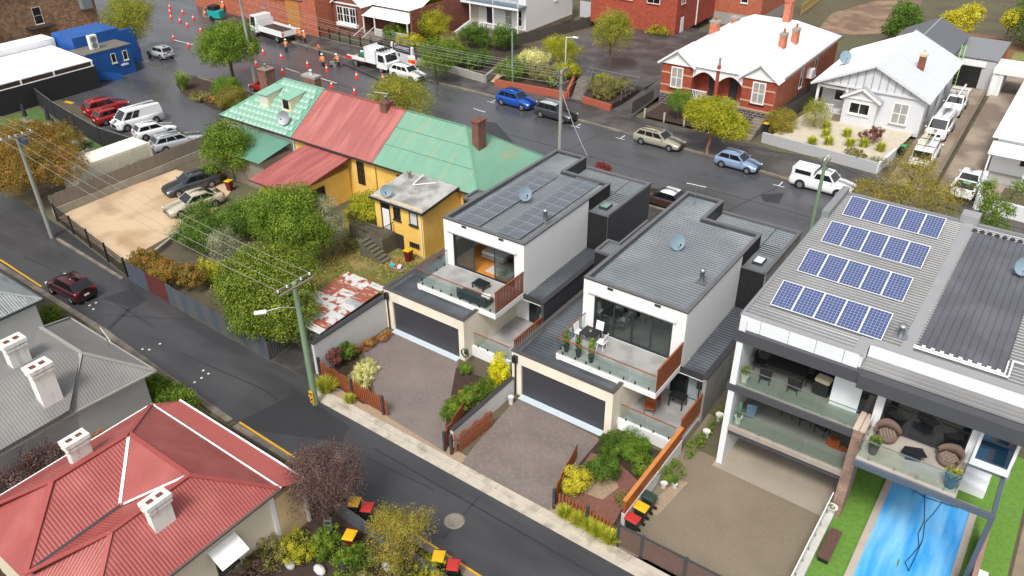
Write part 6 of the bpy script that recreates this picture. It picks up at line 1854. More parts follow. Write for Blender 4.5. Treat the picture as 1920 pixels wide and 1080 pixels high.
# car park buildings, far left
DB = thing('blue_building', 'small bright blue building at the corner of the car park', 'building', (-96, 49, 0))
BLU = mat('bright_blue_paint', (24, 80, 150), 0.55, 0.12, 1.0, bump=0.1)
MB().box(-96.5, -93.3, 46.6, 52.2, 0, 3.3).build('wall', BLU, DB)
MB().box(-96.5, -93.25, 46.5, 52.3, 3.3, 3.4).build('roof', mat('mossy_roof', (104, 100, 92), 0.8, 0.2), DB)
MB().box(-101, -96.5, 47.2, 53, 0, 4.6).build('upper_block', BLU, DB)
MB().box(-97.0, -96.45, 52.2, 55, 0, 4.2).build('parapet', BLU, DB)
for y in (49.8, 51.3): window(DB, (-93.29, y, 1.7), 0, .6, 1.1, CRM, DARKGLASS)
MB().box(-93.29, -93.2, 50.5, 51.4, 1.15, 1.35).build('sign_plate', WHITE, DB)
MB().bar((-93.2, 47.2, .9), (-92.2, 49.6, .2), .08, .9).build('ramp_wall', BLU, DB)
ac2 = thing('air_conditioner', 'tall white twin-fan air conditioner on the blue building roof', 'air conditioner', (-94.6, 48.6, 3.4))
MB().box(-94.9, -94.4, 48.1, 49.1, 3.4, 5.0).build('case', WHITE, ac2, bevel=.03)
for z in (3.85, 4.55): MB().tube((-94.4, 48.6, z), (-94.36, 48.6, z), .34, n=14).build('fan_grille', GALV, ac2)
BK = thing('screened_fence', 'black cloth-covered wall under the white canopy', 'wall', (-91.6, 40, 0))
BCL = mat('black_shade_cloth', (34, 34, 37), 0.8, 0.2, 3)
MB().box(-91.7, -91.5, 30, 46.5, 0, 2.5).build('wall', BCL, BK)
CN = thing('white_canopy', 'broad white canopy roof over the black walled yard', 'canopy', (-97, 40, 0))
MB().slab([(-91.6, 28, 3.15), (-91.6, 46.4, 3.15), (-100, 46.4, 3.5), (-100, 28, 3.5)], .12).build('roof', mat('white_membrane', (232, 232, 232), 0.5, 0.03), CN)
for y in (31, 34.6, 38.2, 41.8, 46.2): MB().box(-91.65, -91.5, y - .08, y + .08, 2.5, 3.1).build('post', WHITE, CN)
MB().box(-91.68, -91.48, 28, 46.4, 2.5, 2.58).build('rail', WHITE, CN)
MB().box(-91.62, -91.58, 28, 46.3, 2.58, 3.05).build('clear_panel', mat('smoky_clear_panel', (66, 54, 48), 0.15, 0.3, 1.5), CN)
MB().box(-103, -100.2, 40, 47, 0, 4.2).build('white_block', WHITE, CN)
BK2 = thing('black_cloth_fence', 'curving black cloth fence between beer garden and parked cars', 'fence', (-80, 38, 0))
pts = [(-91.4, 39.2), (-86, 38.1), (-80.5, 37.3), (-75, 36.6), (-69.6, 36.9)]
for a, b in zip(pts, pts[1:]):
    MB().bar((*a, .95), (*b, .95), .04, 1.9).build('cloth_panel', BCL, BK2)
    MB().bar((a[0], a[1], 0), (a[0], a[1], 2.0), .09, .09, (0, 1, 0)).build('post', BLACK, BK2)
    MB().bar((*a, 1.92), (*b, 1.92), .05, .05).build('rail', GALV, BK2)
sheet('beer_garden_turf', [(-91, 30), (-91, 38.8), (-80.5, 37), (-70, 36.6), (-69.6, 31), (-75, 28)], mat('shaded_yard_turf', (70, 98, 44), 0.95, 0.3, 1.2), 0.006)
DP = thing('sandstone_hotel', 'old multicoloured brick hotel with dark slate roof at top left', 'building', (-122, 50, 0))
MB().box(-130, -116.2, 30, 61.5, 0, 6.4).build('wall', BRS, DP)
MB().box(-116.2, -113.5, 30, 45.5, 0, 5.2).build('front_wall', brickmat('brown_brick', (110, 84, 70), (92, 70, 60), (128, 112, 98), .3, .1), DP)
roof_faces(DP, [[(-115.9, 29, 6.4), (-115.9, 62, 6.4), (-123, 62, 9.5), (-123, 29, 9.5)]], mat('dark_slate', (84, 88, 94), 0.5, 0.12), .4, .015)
chimney(DP, (-117.8, 49.5), 1.2, 1.8, 5.6, 11, BRD)
for y, z in ((46.8, 2.6), (53.3, 2.2)): window(DP, (-116.19, y, z), 0, 1.2, 2.2, CRM, DARKGLASS, 1, 2)
window(DP, (-113.49, 42.5, 2.6), 0, 1.4, 2.0, CRM, MATS['curtained_glass'], 1, 2)
MB().box(-116.2, -115.2, 59.2, 60.6, 3, 5.6).build('glass_porch', mat('grey_porch', (120, 130, 132), 0.4, 0.1), DP)
MB().box(-116.2, -114.4, 51.2, 54.6, 2.0, 2.15).build('balcony', DKTRIM, DP)

# ------------------------------------------------------------------ vehicles
CGL = mat('car_glass', (22, 26, 30), 0.05, 0.15, 0.8, spec=0.8)
LITE = mat('headlight', (214, 218, 222), 0.1, 0.02)
TAIL = mat('tail_light', (150, 20, 22), 0.25, 0.05)
RIM = mat('alloy_rim', (160, 162, 166), 0.35, 0.05, metal=0.7)
PLATE = mat('number_plate', (220, 222, 216), 0.5, 0.02)
TRIMB = mat('black_plastic_trim', (30, 31, 33), 0.6, 0.08)
def paint(name, rgb): return mat(name, rgb, 0.28, 0.04, 1.0, coat=0.6)

def wheel(t, x, y, r, w, side):
    ty = MB()
    prof = [(r * .62, -w / 2), (r * .95, -w / 2), (r, -w * .35), (r, w * .35), (r * .95, w / 2), (r * .62, w / 2)]
    n = 18
    vs = []
    for pr, pw in prof:
        for i in range(n):
            a = 2 * PI * i / n
            vs.append((x + pr * math.cos(a), y + pw, r + pr * math.sin(a)))
    ty.add(vs, [(j * n + i, j * n + (i + 1) % n, (j + 1) * n + (i + 1) % n, (j + 1) * n + i) for j in range(5) for i in range(n)], True)
    o = ty.build('wheel', RUBBER, t, world=False)
    yo = y + side * w * .42
    rm = MB().tube((x, yo - side * .02, r), (x, yo, r), r * .64, n=16)
    for k in range(5):
        a = 2 * PI * k / 5
        rm.bar((x, yo + side * .012, r), (x + r * .58 * math.cos(a), yo + side * .012, r + r * .58 * math.sin(a)), .05, .02, (0, 1, 0))
    rm.build('rim', RIM, o, world=False)

def loft(mb, st, smooth=True):
    """st: list of (x, [(halfwidth, z) from bottom centre up to top centre])"""
    k = len(st[0][1])
    vs = []
    for x, ring in st:
        for w, z in ring: vs.append((x, w, z))
        for w, z in ring[::-1]: vs.append((x, -w, z))
    m = 2 * k
    fs = [(i * m + j, i * m + (j + 1) % m, (i + 1) * m + (j + 1) % m, (i + 1) * m + j) for i in range(len(st) - 1) for j in range(m)]
    mb.add(vs, fs, smooth)
    mb.add(vs[:m], [tuple(range(m))])
    mb.add(vs[-m:], [tuple(range(m))[::-1]])

KIND = {  # L, W, H, belt height, hood height front, deck height rear, x of windscreen base, roof start, roof end, rear glass base (from front, fraction), side panes
    'hatch': (3.95, 1.70, 1.48, .94, .74, .95, .29, .45, .86, .965, 2),
    'small': (3.75, 1.66, 1.52, .95, .76, .96, .27, .43, .84, .96, 2),
    'sedan': (4.7, 1.82, 1.46, .92, .72, .98, .30, .46, .72, .87, 2),
    'suv': (4.45, 1.82, 1.64, 1.04, .86, 1.06, .28, .42, .87, .965, 3),
    'wagon': (4.85, 1.82, 1.48, .93, .74, .96, .30, .44, .88, .975, 3),
    'ute': (5.25, 1.86, 1.80, 1.15, 1.0, 1.12, .27, .38, .58, .625, 2),
    'van': (4.95, 1.90, 1.98, 1.08, .98, 1.08, .10, .26, .955, .985, 2),
}
def car(kind, label, pm, loc, rz, group=None, name=None, cat='car', roofm=None, rack=False, L=None, z=0.0, H=None):
    L0, W, Hh, belt, hood, deck, fa, fb, fc, fd, np_ = KIND[kind]
    L = L or L0
    Hh = H or Hh
    t = thing(name or {'hatch': 'hatchback_car', 'small': 'hatchback_car', 'sedan': 'sedan_car', 'suv': 'suv_car', 'wagon': 'wagon_car', 'ute': 'utility_truck', 'van': 'van'}[kind], label, cat, (loc[0], loc[1], z), rz, group)
    X = lambda f: L / 2 - f * L
    w = W / 2
    g = .2
    def ring(ws, zt, ztc, zb=g):
        return [(0.0, zb), (ws * .86, zb), (ws * .97, zb + .14), (ws, zb + .32), (ws * .985, zt - .16), (ws * .93, zt - .03), (ws * .72, ztc - .005), (0.0, ztc)]
    b = MB()
    st = [(X(0), ring(w * .74, hood - .14, hood - .12, .3)), (X(.015), ring(w * .86, hood - .05, hood - .03, .24)), (X(.06), ring(w * .96, hood, hood + .02)), (X(fa * .6), ring(w, (hood + belt) / 2 + .02, (hood + belt) / 2 + .05)),
          (X(fa), ring(w, belt, belt + .02)), (X((fb + fc) / 2), ring(w, belt + .01, belt + .02)), (X(fd if kind != 'ute' else .63), ring(w, deck + .0, deck + .01)), (X(.95 if fd < .95 else .985), ring(w * .97, deck - .02, deck + .0)), (X(.99), ring(w * .92, deck - .06, deck - .04, .26)), (X(1.0), ring(w * .84, deck - .16, deck - .14, .32))]
    loft(b, st)
    b.build('body', pm, t, world=False)
    # cabin: belt rectangle up to roof rectangle
    wr = w * (.8 if kind != 'van' else .86)
    wb = w * .95
    A = [(X(fa), wb * .9, belt + .0), (X(fd), wb * .92, (deck if kind != 'ute' else belt) - .0)]
    zr = Hh - .05
    T = [(X(fb), wr * .95, zr), (X(fc), wr * .95, zr - .02)]
    c = MB()
    v = []
    for (x, y, z_) in A + T: v += [(x, y, z_), (x, -y, z_)]
    c.add(v, [(0, 4, 6, 2), (1, 3, 7, 5), (0, 1, 5, 4), (2, 6, 7, 3)])
    cab = c.build('cabin', pm, t, world=False)
    r = MB()
    rings = []
    for f, dz, sc in ((0, -.0, .9), (.08, .035, .97), (.5, .055, 1), (.92, .035, .97), (1, -.01, .9)):
        x = T[0][0] + (T[1][0] - T[0][0]) * f
        rings.append((x, [(0, zr - .03), (wr * .95, zr - .02), (wr * .95 * sc, zr + dz * .4), (wr * .6, zr + dz), (0, zr + dz + .012)]))
    loft(r, rings)
    r.build('roof', roofm or pm, cab, world=False)
    # glass: inset quads standing 6 mm proud
    def pane(q, nm='window'):
        P4 = [Vector(p) for p in q]
        n_ = (P4[1] - P4[0]).cross(P4[3] - P4[0]).normalized()
        cen = sum(P4, Vector()) / 4
        if n_.dot(cen - Vector((cen.x * .6, 0, .6))) < 0: n_ = -n_
        MB().poly([p + n_ * .012 for p in P4]).build(nm, CGL, cab, world=False)
    def lerp2(p, q, f): return tuple(p[i] + (q[i] - p[i]) * f for i in range(3))
    for s_ in (1, -1):
        a0, a1, t0, t1 = [(p[0], p[1] * s_, p[2]) for p in (A[0], A[1], T[0], T[1])]
        lo0, lo1 = lerp2(a0, t0, .08), lerp2(a1, t1, .08)
        hi0, hi1 = lerp2(a0, t0, .86), lerp2(a1, t1, .86)
        e0, e1 = (.06, .95)
        if kind == 'van': e0, e1 = .04, .42
        for k in range(np_):
            f0 = e0 + (e1 - e0) * k / np_ + .015
            f1 = e0 + (e1 - e0) * (k + 1) / np_ - .015
            pane([lerp2(lo0, lo1, f0), lerp2(lo0, lo1, f1), lerp2(hi0, hi1, f1), lerp2(hi0, hi1, f0)])
    def cross(p, q, nm):
        lo, hi = lerp2(p, q, .07), lerp2(p, q, .9)
        k0, k1 = .9, .86
        pane([(lo[0], lo[1] * k0, lo[2]), (lo[0], -lo[1] * k0, lo[2]), (hi[0], -hi[1] * k1, hi[2]), (hi[0], hi[1] * k1, hi[2])], nm)
    cross(A[0], T[0], 'windscreen')
    if kind != 'van': cross(A[1], T[1], 'rear_window')
    # wheels with dark arches
    rw = .36 if kind in ('suv', 'ute', 'van') else .31
    if kind == 'ute': rw = .39
    for fx in (.185, .80):
        for s_ in (1, -1):
            MB().tube((X(fx), s_ * (w - .12), rw + .02), (X(fx), s_ * (w + .006), rw + .02), rw * 1.16, n=20).build('wheel_arch', TRIMB, t, world=False)
            wheel(t, X(fx), s_ * (w - .08), rw, .22, s_)
    for s_ in (1, -1):
        MB().obox((X(.028), s_ * w * .68, hood - .14), (.16, .4, .15), -s_ * .35).build('headlight', LITE, t, world=False, bevel=.02)
        MB().obox((X(.985), s_ * w * .78, deck - .16), (.1, .24, .24), s_ * .2).build('tail_light', TAIL, t, world=False, bevel=.02)
        MB().obox((X(fa + .04), s_ * (w + .08), belt + .06), (.1, .17, .12)).build('mirror', pm, t, world=False, bevel=.02)
    MB().box(X(.0) - .05, X(.0) + .012, -w * .55, w * .55, .42, hood - .22).build('grille', TRIMB, t, world=False)
    MB().box(X(.0) - .1, X(.0) + .008, -w * .7, w * .7, .26, .36).build('front_bumper', TRIMB, t, world=False)
    MB().box(X(1) - .012, X(1) + .06, -w * .75, w * .75, .3, .42).build('rear_bumper', TRIMB, t, world=False)
    MB().box(X(1) - .02, X(1) + .02, -.18, .18, .56, .68).build('number_plate', PLATE, t, world=False)
    if rack:
        for s_ in (1, -1): MB().bar((T[0][0] - .2, s_ * wr * .85, Hh + .05), (T[1][0] + .2, s_ * wr * .85, Hh + .05), .04, .04).build('roof_rail', TRIMB, t, world=False)
    return t
deg = math.radians
PW = paint('white_car_paint', (226, 227, 228))
PR = paint('red_car_paint', (150, 26, 24))
PS = paint('silver_car_paint', (168, 172, 176))
PDG = paint('dark_grey_car_paint', (54, 58, 64))
PBG = paint('beige_car_paint', (176, 168, 150))
PB = paint('blue_car_paint', (14, 72, 160))
PLB = paint('pale_blue_car_paint', (122, 144, 172))
PMA = paint('maroon_car_paint', (60, 16, 26))
PTA = paint('tan_grey_car_paint', (150, 146, 132))
car('hatch', 'silver hatchback parked by the weeping tree', PS, (-96.3, 57.6), PI)
car('suv', 'red four wheel drive at the end of the car park row', PR, (-83.3, 42.2), deg(82))
car('hatch', 'red hatchback squeezed between the red four wheel drive and white van', PR, (-80.4, 41.2), deg(84))
car('van', 'white van with awning on its roof in the car park row', PW, (-77.1, 41.9), deg(-97), cat='van')
car('hatch', 'white hatchback beside the van in the car park', PW, (-73.2, 41.2), deg(76))
car('wagon', 'silver wagon nearest the paling fence in the car park', PS, (-68.9, 40.8), deg(74), rack=True)
car('sedan', 'dark grey sedan on the sandy yard', PDG, (-59.6, 35.6), deg(-104), z=.012)
car('sedan', 'pale gold sedan on the sandy yard nearest the hedge', PBG, (-56.2, 33.4), deg(-103), z=.012)
car('small', 'small maroon hatchback parked in the lane', PMA, (-52.1, 20.5), deg(182))
car('suv', 'bright blue compact SUV parked in the street', PB, (-48.5, 68.3), deg(-3), rack=True)
car('suv', 'dark grey SUV parked behind the timber power pole', PDG, (-43.0, 67.6), deg(-3), roofm=PS)
car('wagon', 'tan station wagon with roof rails parked before the duplex', PTA, (-31.0, 67.1), deg(-2), rack=True)
car('hatch', 'pale blue hatchback parked near the lime tree', PLB, (-22.8, 66.3), deg(-3))
ut = car('ute', 'white twin-cab utility with canopy beside the green pole', PW, (-15.2, 66.0), deg(-2), cat='utility')
MB().box(-2.5, -.62, -.82, .82, 1.05, 1.82).build('canopy', PW, ut, world=False, bevel=.1, seg=3)
for s_ in (1, -1): MB().box(-2.2, -.85, s_ * .815 - .012, s_ * .815 + .02, 1.3, 1.66).build('canopy_window', CGL, ut, world=False, bevel=.005)
for x in (.1, -.4): MB().bar((x, -.7, 1.95), (x, .7, 1.95), .06, .05).build('roof_bar', TRIMB, ut, world=False)
car('suv', 'white wagon parked behind the white work truck', PW, (-64.3, 68.7), deg(-3))
car('hatch', 'red car half hidden behind the brick chimney', PR, (-74.5, 56.2), deg(182))
car('sedan', 'brown car with pale bonnet parked between the two townhouses', paint('brown_car_paint', (58, 42, 36)), (-24.8, 55.9), deg(178), roofm=PW)
# trades vehicles in the right driveways
def ladder(parent, a, b, w, m, n=9):
    a, b = Vector(a), Vector(b)
    sd_ = (b - a).cross(Vector(UP)).normalized() * w / 2
    for s_ in (1, -1): MB().bar(a + sd_ * s_, b + sd_ * s_, .05, .07).build('ladder_rail', m, parent, world=False)
    for k in range(n):
        c = a.lerp(b, (k + .5) / n)
        MB().bar(c - sd_, c + sd_, .03, .03).build('rung', m, parent, world=False)
v1 = car('van', 'white van facing the street in the right driveway', PW, (-9.75, 84.6), deg(-91), cat='van', z=.14, rack=True)
v2 = car('van', 'white van with ladders on its roof backed toward the street', PW, (-9.45, 77.0), deg(92), cat='van', z=.14)
ladder(v2, (-2.5, .35, 2.15), (2.6, .35, 2.15), .5, mat('pale_yellow_ladder', (206, 200, 140), 0.5, 0.1))
MB().tube((-1.6, -.3, 2.15), (2.6, -.3, 2.15), .09).build('pipe_carrier', WHITE, v2, world=False)
for x in (-1.8, 0, 1.4): MB().bar((x, -.75, 2.06), (x, .75, 2.06), .05, .05).build('roof_bar', TRIMB, v2, world=False)
MB().box(-2.5, -2.47, -.75, .75, 1.15, 1.75).build('rear_window', CGL, v2, world=False)
def tray_ute(label, loc, rz, z, ladder_on=False):
    t = car('ute', label, PW, loc, rz, cat='utility', z=z)
    MB().box(-2.55, -.72, -.9, .9, .98, 1.02).build('tray_floor', TRIMB, t, world=False)
    MB().box(-2.45, -.8, -.72, .72, 1.125, 1.135).build('tray_well', mat('dark_tray_liner', (34, 34, 36), 0.8, 0.2), t, world=False)
    for s_ in (1, -1): MB().box(-2.56, -.72, s_ * .86 - .06, s_ * .86 + .06, 1.1, 1.24).build('tray_side', PW, t, world=False)
    return t
t1 = tray_ute('white twin-cab utility with open tray on the old concrete drive', (-5.1, 72.4), deg(88), .15)
solo(MB().tube((-.3, 0, .13), (.3, 0, .13), .13, n=12), 'gas_bottle', mat('teal_plastic', (64, 140, 130), 0.5, 0.1), 'teal cylinder lying in the open utility tray', 'cylinder').location = (-5.1, 70.9, 1.28)
t2 = car('ute', 'white work utility with loaded frame near the black garage door', PW, (-9.9, 92.2), deg(-90), cat='utility', z=.14)
MB().box(-2.5, -.7, -.88, .88, 1.12, 1.9).build('tool_box', mat('cluttered_white_box', (200, 196, 188), 0.6, 0.3, 6, alt=(120, 60, 50), altscale=3, altlo=.6, althi=.7), t2, world=False)
MB().tube((-2.6, .2, 2.1), (1.6, .2, 2.1), .09).build('pipe_carrier', WHITE, t2, world=False)
for x in (-2.2, -.9, .6): MB().bar((x, -.75, 2.0), (x, .75, 2.0), .05, .05).build('roof_bar', TRIMB, t2, world=False)
ld = thing('extension_ladder', 'lime green extension ladder leaning against the flat garage roof', 'ladder', (-11.4, 97.5, 0))
LG = mat('lime_green_ladder', (128, 176, 70), 0.5, 0.08)
for s_ in (-.2, .2): MB().bar((-11.2 + s_, 97.2, .15), (-11.6 + s_, 101.0, 4.6), .07, .08).build('rail', LG, ld)
for k in range(13):
    f = (k + .5) / 13
    MB().bar((-11.4 - .4 * f, 97.2 + 3.8 * f, .15 + 4.45 * f), (-11.0 - .4 * f, 97.2 + 3.8 * f, .15 + 4.45 * f), .03, .03).build('rung', LG, ld)
# work trucks
def cab_truck(t, L, W=2.05, zc=2.25):
    x1 = L / 2
    b = MB()
    prof = [(0, .55), (0, 1.15), (.12, 1.3), (.38, zc - .08), (.55, zc), (1.55, zc), (1.6, .55)]
    vs = [(x1 - a, s_ * W / 2 * (.93 if z_ > 1.3 else 1), z_) for s_ in (1, -1) for a, z_ in prof]
    n = len(prof)
    b.add(vs, [tuple(range(n)), tuple(range(n, 2 * n))[::-1]] + [(i, n + i, n + (i + 1) % n, (i + 1) % n) for i in range(n)])
    cb = b.build('cab', PW, t, world=False, bevel=.05, seg=2)
    MB().poly([(x1 - .14 + .012, -W * .4, 1.33), (x1 - .14 + .012, W * .4, 1.33), (x1 - .37 + .012, W * .38, zc - .14), (x1 - .37 + .012, -W * .38, zc - .14)]).build('windscreen', CGL, cb, world=False)
    for s_ in (1, -1):
        y = s_ * (W / 2 + .012)
        MB().poly([(x1 - .35, y, 1.3), (x1 - 1.3, y, 1.3), (x1 - 1.3, y * .94, zc - .2), (x1 - .5, y * .94, zc - .2)]).build('side_window', CGL, cb, world=False)
        MB().obox((x1 - .01, s_ * W * .36, .85), (.06, .3, .18)).build('headlight', LITE, t, world=False)
        MB().obox((x1 - .25, s_ * (W / 2 + .2), 1.7), (.08, .16, .35)).build('mirror', TRIMB, t, world=False)
    MB().box(x1 - .1, x1 + .04, -W * .48, W * .48, .45, .66).build('front_bumper', TRIMB, t, world=False)
    MB().box(-L / 2, x1 - 1.6, -.45, .45, .55, .75).build('chassis', TRIMB, t, world=False)
    for x, dual in ((x1 - 1.0, 0), (-L / 2 + 1.2, 1)):
        for s_ in (1, -1): wheel(t, x, s_ * (W / 2 - .16), .42, .3, s_)
tk = thing('tipper_truck', 'white tipper truck with soil in its tray among the cones', 'truck', (-91.0, 71.6, 0), deg(174))
cab_truck(tk, 6.6, 2.3, 2.5)
tk.scale = (1.14,) * 3
tr = MB().box(-3.3, 1.5, -1.15, 1.15, .85, .95)
tr.box(-3.3, 1.5, 1.08, 1.15, .95, 1.5).box(-3.3, 1.5, -1.15, -1.08, .95, 1.5).box(1.43, 1.5, -1.08, 1.08, .95, 2.1).box(-3.3, -3.23, -1.08, 1.08, .95, 1.45)
tr.build('tipper_tray', PW, tk, world=False)
MB().box(-3.22, 1.42, -1.07, 1.07, .951, 1.25).build('soil_load', SOIL, tk, world=False)
for s_ in (1, -1): MB().box(-3.33, -3.3, s_ * 1.0 - .12, s_ * 1.0 + .12, 1.0, 1.35).build('tail_panel', mat('orange_panel', (226, 96, 30), 0.5, 0.05), tk, world=False)
tk2 = thing('flatbed_truck', 'small white work truck with tool box and open tray among the workers', 'truck', (-70.4, 69.4, 0), deg(-3))
cab_truck(tk2, 6.2, 2.0, 2.2)
tk2.scale = (1.1,) * 3
MB().box(-.2, 1.35, -.98, .98, .85, 2.35).build('tool_box', PW, tk2, world=False, bevel=.03)
MB().box(-3.1, -.25, -1.0, 1.0, .82, .92).build('tray', mat('pale_tray_timber', (176, 164, 140), 0.7, 0.15), tk2, world=False)
MB().box(-3.1, -.25, .94, 1.0, .92, 1.25).box(-3.1, -.25, -1.0, -.94, .92, 1.25).build('tray_side', PW, tk2, world=False)
MB().box(-.3, -.24, -1.0, 1.0, .92, 2.55).build('headboard', PW, tk2, world=False)
MB().obox((-1.4, .2, 1.15), (1.6, 1.0, .4), .1).build('green_tarp', mat('green_tarpaulin', (34, 92, 66), 0.6, 0.2, 3), tk2, world=False, bevel=.12, seg=3)
for k in range(5): MB().bar((1.5, -.8 + k * .4, 2.45), (2.3, -.8 + k * .4, 2.45), .08, .2).build('roof_beacon_bar', TRIMB, tk2, world=False)
MB().obox((-2.9, -1.03, .98), (1.0, .03, .3)).build('red_board', mat('red_sign_board', (196, 40, 40), 0.5, 0.1), tk2, world=False)

# ------------------------------------------------------------------ trees and shrubs
tree('weeping_tree', 'pale green weeping tree by the blue building', (-99.11, 56.4, 0), [(0, 0, 4.6, 2.9, 2.9, 1.9), (-1.2, .6, 4.0, 2.0, 2.0, 2.2), (1.3, -.4, 3.6, 1.9, 1.9, 2.1), (.2, -1.2, 3.0, 1.9, 1.9, 1.9)], 10000, .3, 'weep', .2, droop=1.3, aspect=.28, sc=(1.1, 1.15))
tree('street_tree', 'dense round-headed street tree beside the leaning concrete pole', (-79.21, 55.65, 0), [(0, 0, 4.3, 3.0, 3.0, 1.9), (-1.6, .3, 3.9, 1.9, 1.9, 1.4), (1.7, .2, 4.0, 1.9, 1.9, 1.4), (.2, -1.2, 3.4, 1.9, 1.9, 1.1), (.3, .5, 5.5, 1.9, 1.9, 1.0)], 14000, .22, 'mid', .22, sc=(1.18, 1.12))
tree('willow', 'feathery willow standing behind the ridge of the red roof', (-51.0, 53.2), [(0, 0, 4.4, 2.1, 2.1, 2.0), (-1.2, .2, 3.8, 1.5, 1.5, 1.8), (1.4, .0, 3.9, 1.6, 1.6, 1.8), (.5, -.5, 5.2, 1.3, 1.3, 1.2)], 9000, .26, 'weep', .16, droop=.9, aspect=.25, sc=(1.35, 1.12))
tree('glossy_tree', 'glossy dark green tree at the end of the green lean-to', (-58.05, 38.84, -0), [(0, 0, 2.7, 1.9, 1.9, 1.9), (-.9, -.2, 2.2, 1.3, 1.3, 1.2), (.9, .1, 2.2, 1.3, 1.3, 1.2), (0, 0, 4.0, 1.1, 1.1, 1.0)], 7500, .2, 'mid', .14, sc=(1.2, 1.15))
tree('autumn_tree', 'broad autumn-coloured tree over the beer garden fence', (-68.94, 26.96, 0), [(0, 0, 3.4, 3.6, 3.6, 1.8), (-3.0, 1.0, 3.6, 2.8, 2.8, 1.7), (2.2, 1.2, 2.8, 2.2, 2.2, 1.4), (-1.0, 2.6, 3.4, 2.6, 2.6, 1.4), (-4.6, -1.2, 3.0, 2.4, 2.4, 1.5), (.8, -1.4, 2.5, 2.2, 2.2, 1.3)], 20000, .2, 'autumn', .2, cat='tree', sc=(1.12, 1.1))
tree('loquat_tree', 'big bright leafy tree overhanging the iron fence at the lane', (-37.3, 25.4), [(0, 0, 2.9, 2.9, 2.3, 2.0), (-2.2, .4, 2.3, 1.7, 1.6, 1.5), (2.0, -.3, 2.2, 1.7, 1.6, 1.5), (.2, 1.3, 3.6, 1.9, 1.7, 1.5), (.6, -1.2, 2.0, 1.9, 1.2, 1.4), (-.8, .6, 4.3, 1.5, 1.4, .9)], 26000, .19, 'euc', .2, trunks=2, sc=(1.2, 1.08))
tree('backyard_tree', 'dense dark green tree in the middle of the back garden', (-43.4, 32.6), [(0, 0, 2.9, 2.6, 2.3, 1.9), (-1.8, .4, 3.0, 1.8, 1.6, 1.4), (1.7, -.2, 2.5, 1.9, 1.6, 1.5), (.3, .6, 4.2, 1.6, 1.5, 1.0)], 15000, .19, 'mid', .18, sc=(1.15, 1.1))
tree('olive_tree', 'grey-green olive tree beside the dense garden tree', (-41.3, 34.5), [(0, 0, 2.6, 1.3, 1.3, 1.8), (.6, -.3, 2.0, 1.1, 1.1, 1.4), (-.3, .2, 3.7, .9, .9, 1.0)], 4800, .16, 'olive', .1, aspect=.35)
tree('olive_tree', 'small silvery olive between hedge and leafy tree', (-45.7, 28.6), [(0, 0, 2.2, 1.2, 1.2, 1.4), (.5, .3, 1.7, .9, .9, 1.0)], 3200, .15, 'olive', .09, aspect=.35)
tree('lime_shrub_tree', 'bright lime-yellow bush beside the yellow walls', (-41.6, 38.6), [(0, 0, 2.1, 1.5, 1.4, 1.3), (-.8, 0, 1.7, 1.0, 1.0, .9), (.6, .2, 2.6, .9, .9, .8)], 4600, .18, 'lime', .1)
shrub('dense green hedge along the sandy yard', (-50.6, 29.9), 2.4, 2.4, 9500, .15, 'dark', 'hedge', 'hedge', lobes=[(0, 0, 1.4, 1.7, 2.2, 1.4), (-1.6, 1.6, 1.4, 1.5, 1.7, 1.3), (1.6, -.6, 1.2, 1.4, 1.4, 1.2), (1.2, 2.2, 1.5, 1.5, 1.5, 1.4)])
shrub('tall dark bush behind the hedge and olive', (-48.2, 32.8), 2.2, 3.2, 6500, .17, 'dark', lobes=[(0, 0, 1.7, 1.8, 1.6, 1.5), (1.4, .6, 1.5, 1.4, 1.4, 1.3), (-1.5, .8, 1.3, 1.3, 1.3, 1.2)])
shrub('dark shrub pressed against the red lean-to eave', (-48.6, 35.2), 1.6, 2.4, 3800, .16, 'dark')
shrub('leafy shrub below the glossy tree', (-59.62, 37.49, -0), 1.2, 1.6, 2400, .16, 'mid')
shrub('golden and orange shrub spilling over the iron fence', (-47.6, 25.0), 2.6, 1.9, 5200, .17, 'autumn', lobes=[(0, 0, 1.2, 1.6, 1.0, .9), (-2.2, .1, 1.2, 1.3, .9, .8), (1.8, .6, 1.2, 1.4, 1.0, .8), (-3.2, -.3, 1.1, .8, .7, .6), (.6, -.8, 1.2, 1.0, .6, .5)])
shrub('yellow-green shrub behind the golden fence shrub', (-45.6, 26.8), 1.3, 1.8, 2400, .16, 'lime')
shrub('low dark weeds at the foot of the mossy stairs', (-40.9, 35.6), 1.1, .9, 1300, .16, 'fern')
tussock('spiky blue-green agave under the lime-yellow bush', (-40.5, 36.3), .7, .8, 'strap', 40, .08, name='agave', cat='plant')
# near left
shrub('bushy green shrub between the red and grey roofed houses at the lane', (-35.98, 17.06, 0), 2.2, 2.2, 5200, .15, 'mid', lobes=[(0, 0, 1.1, 1.5, .9, 1.0), (-1.3, -.1, 1.2, 1.0, .8, .9), (1.3, .2, 1.0, 1.0, .7, .8)])
shrub('small rusty shrub behind the far white chimney', (-33.8, 12.6), 1.1, 2.6, 2200, .15, 'rust', lobes=[(0, 0, 2.0, .9, 1.0, .8), (.3, 1.2, 1.9, .7, .9, .7)])
shrub('tangled dusky bush at the bottom left edge', (-34.6, 8.4), 1.6, 3.2, 4200, .14, 'plum', lobes=[(0, 0, 2.0, 1.2, 1.6, 1.2), (-.5, 1.6, 2.1, 1.0, 1.2, 1.0)])
shrub('dark green bush below the dusky bush at the left edge', (-34.4, 6.9), 1.2, 2.6, 2200, .15, 'dark')
shrub('leafy weeds between the maroon car and grey roof', (-50.34, 18, 0), 1.0, .9, 1700, .13, 'mid')
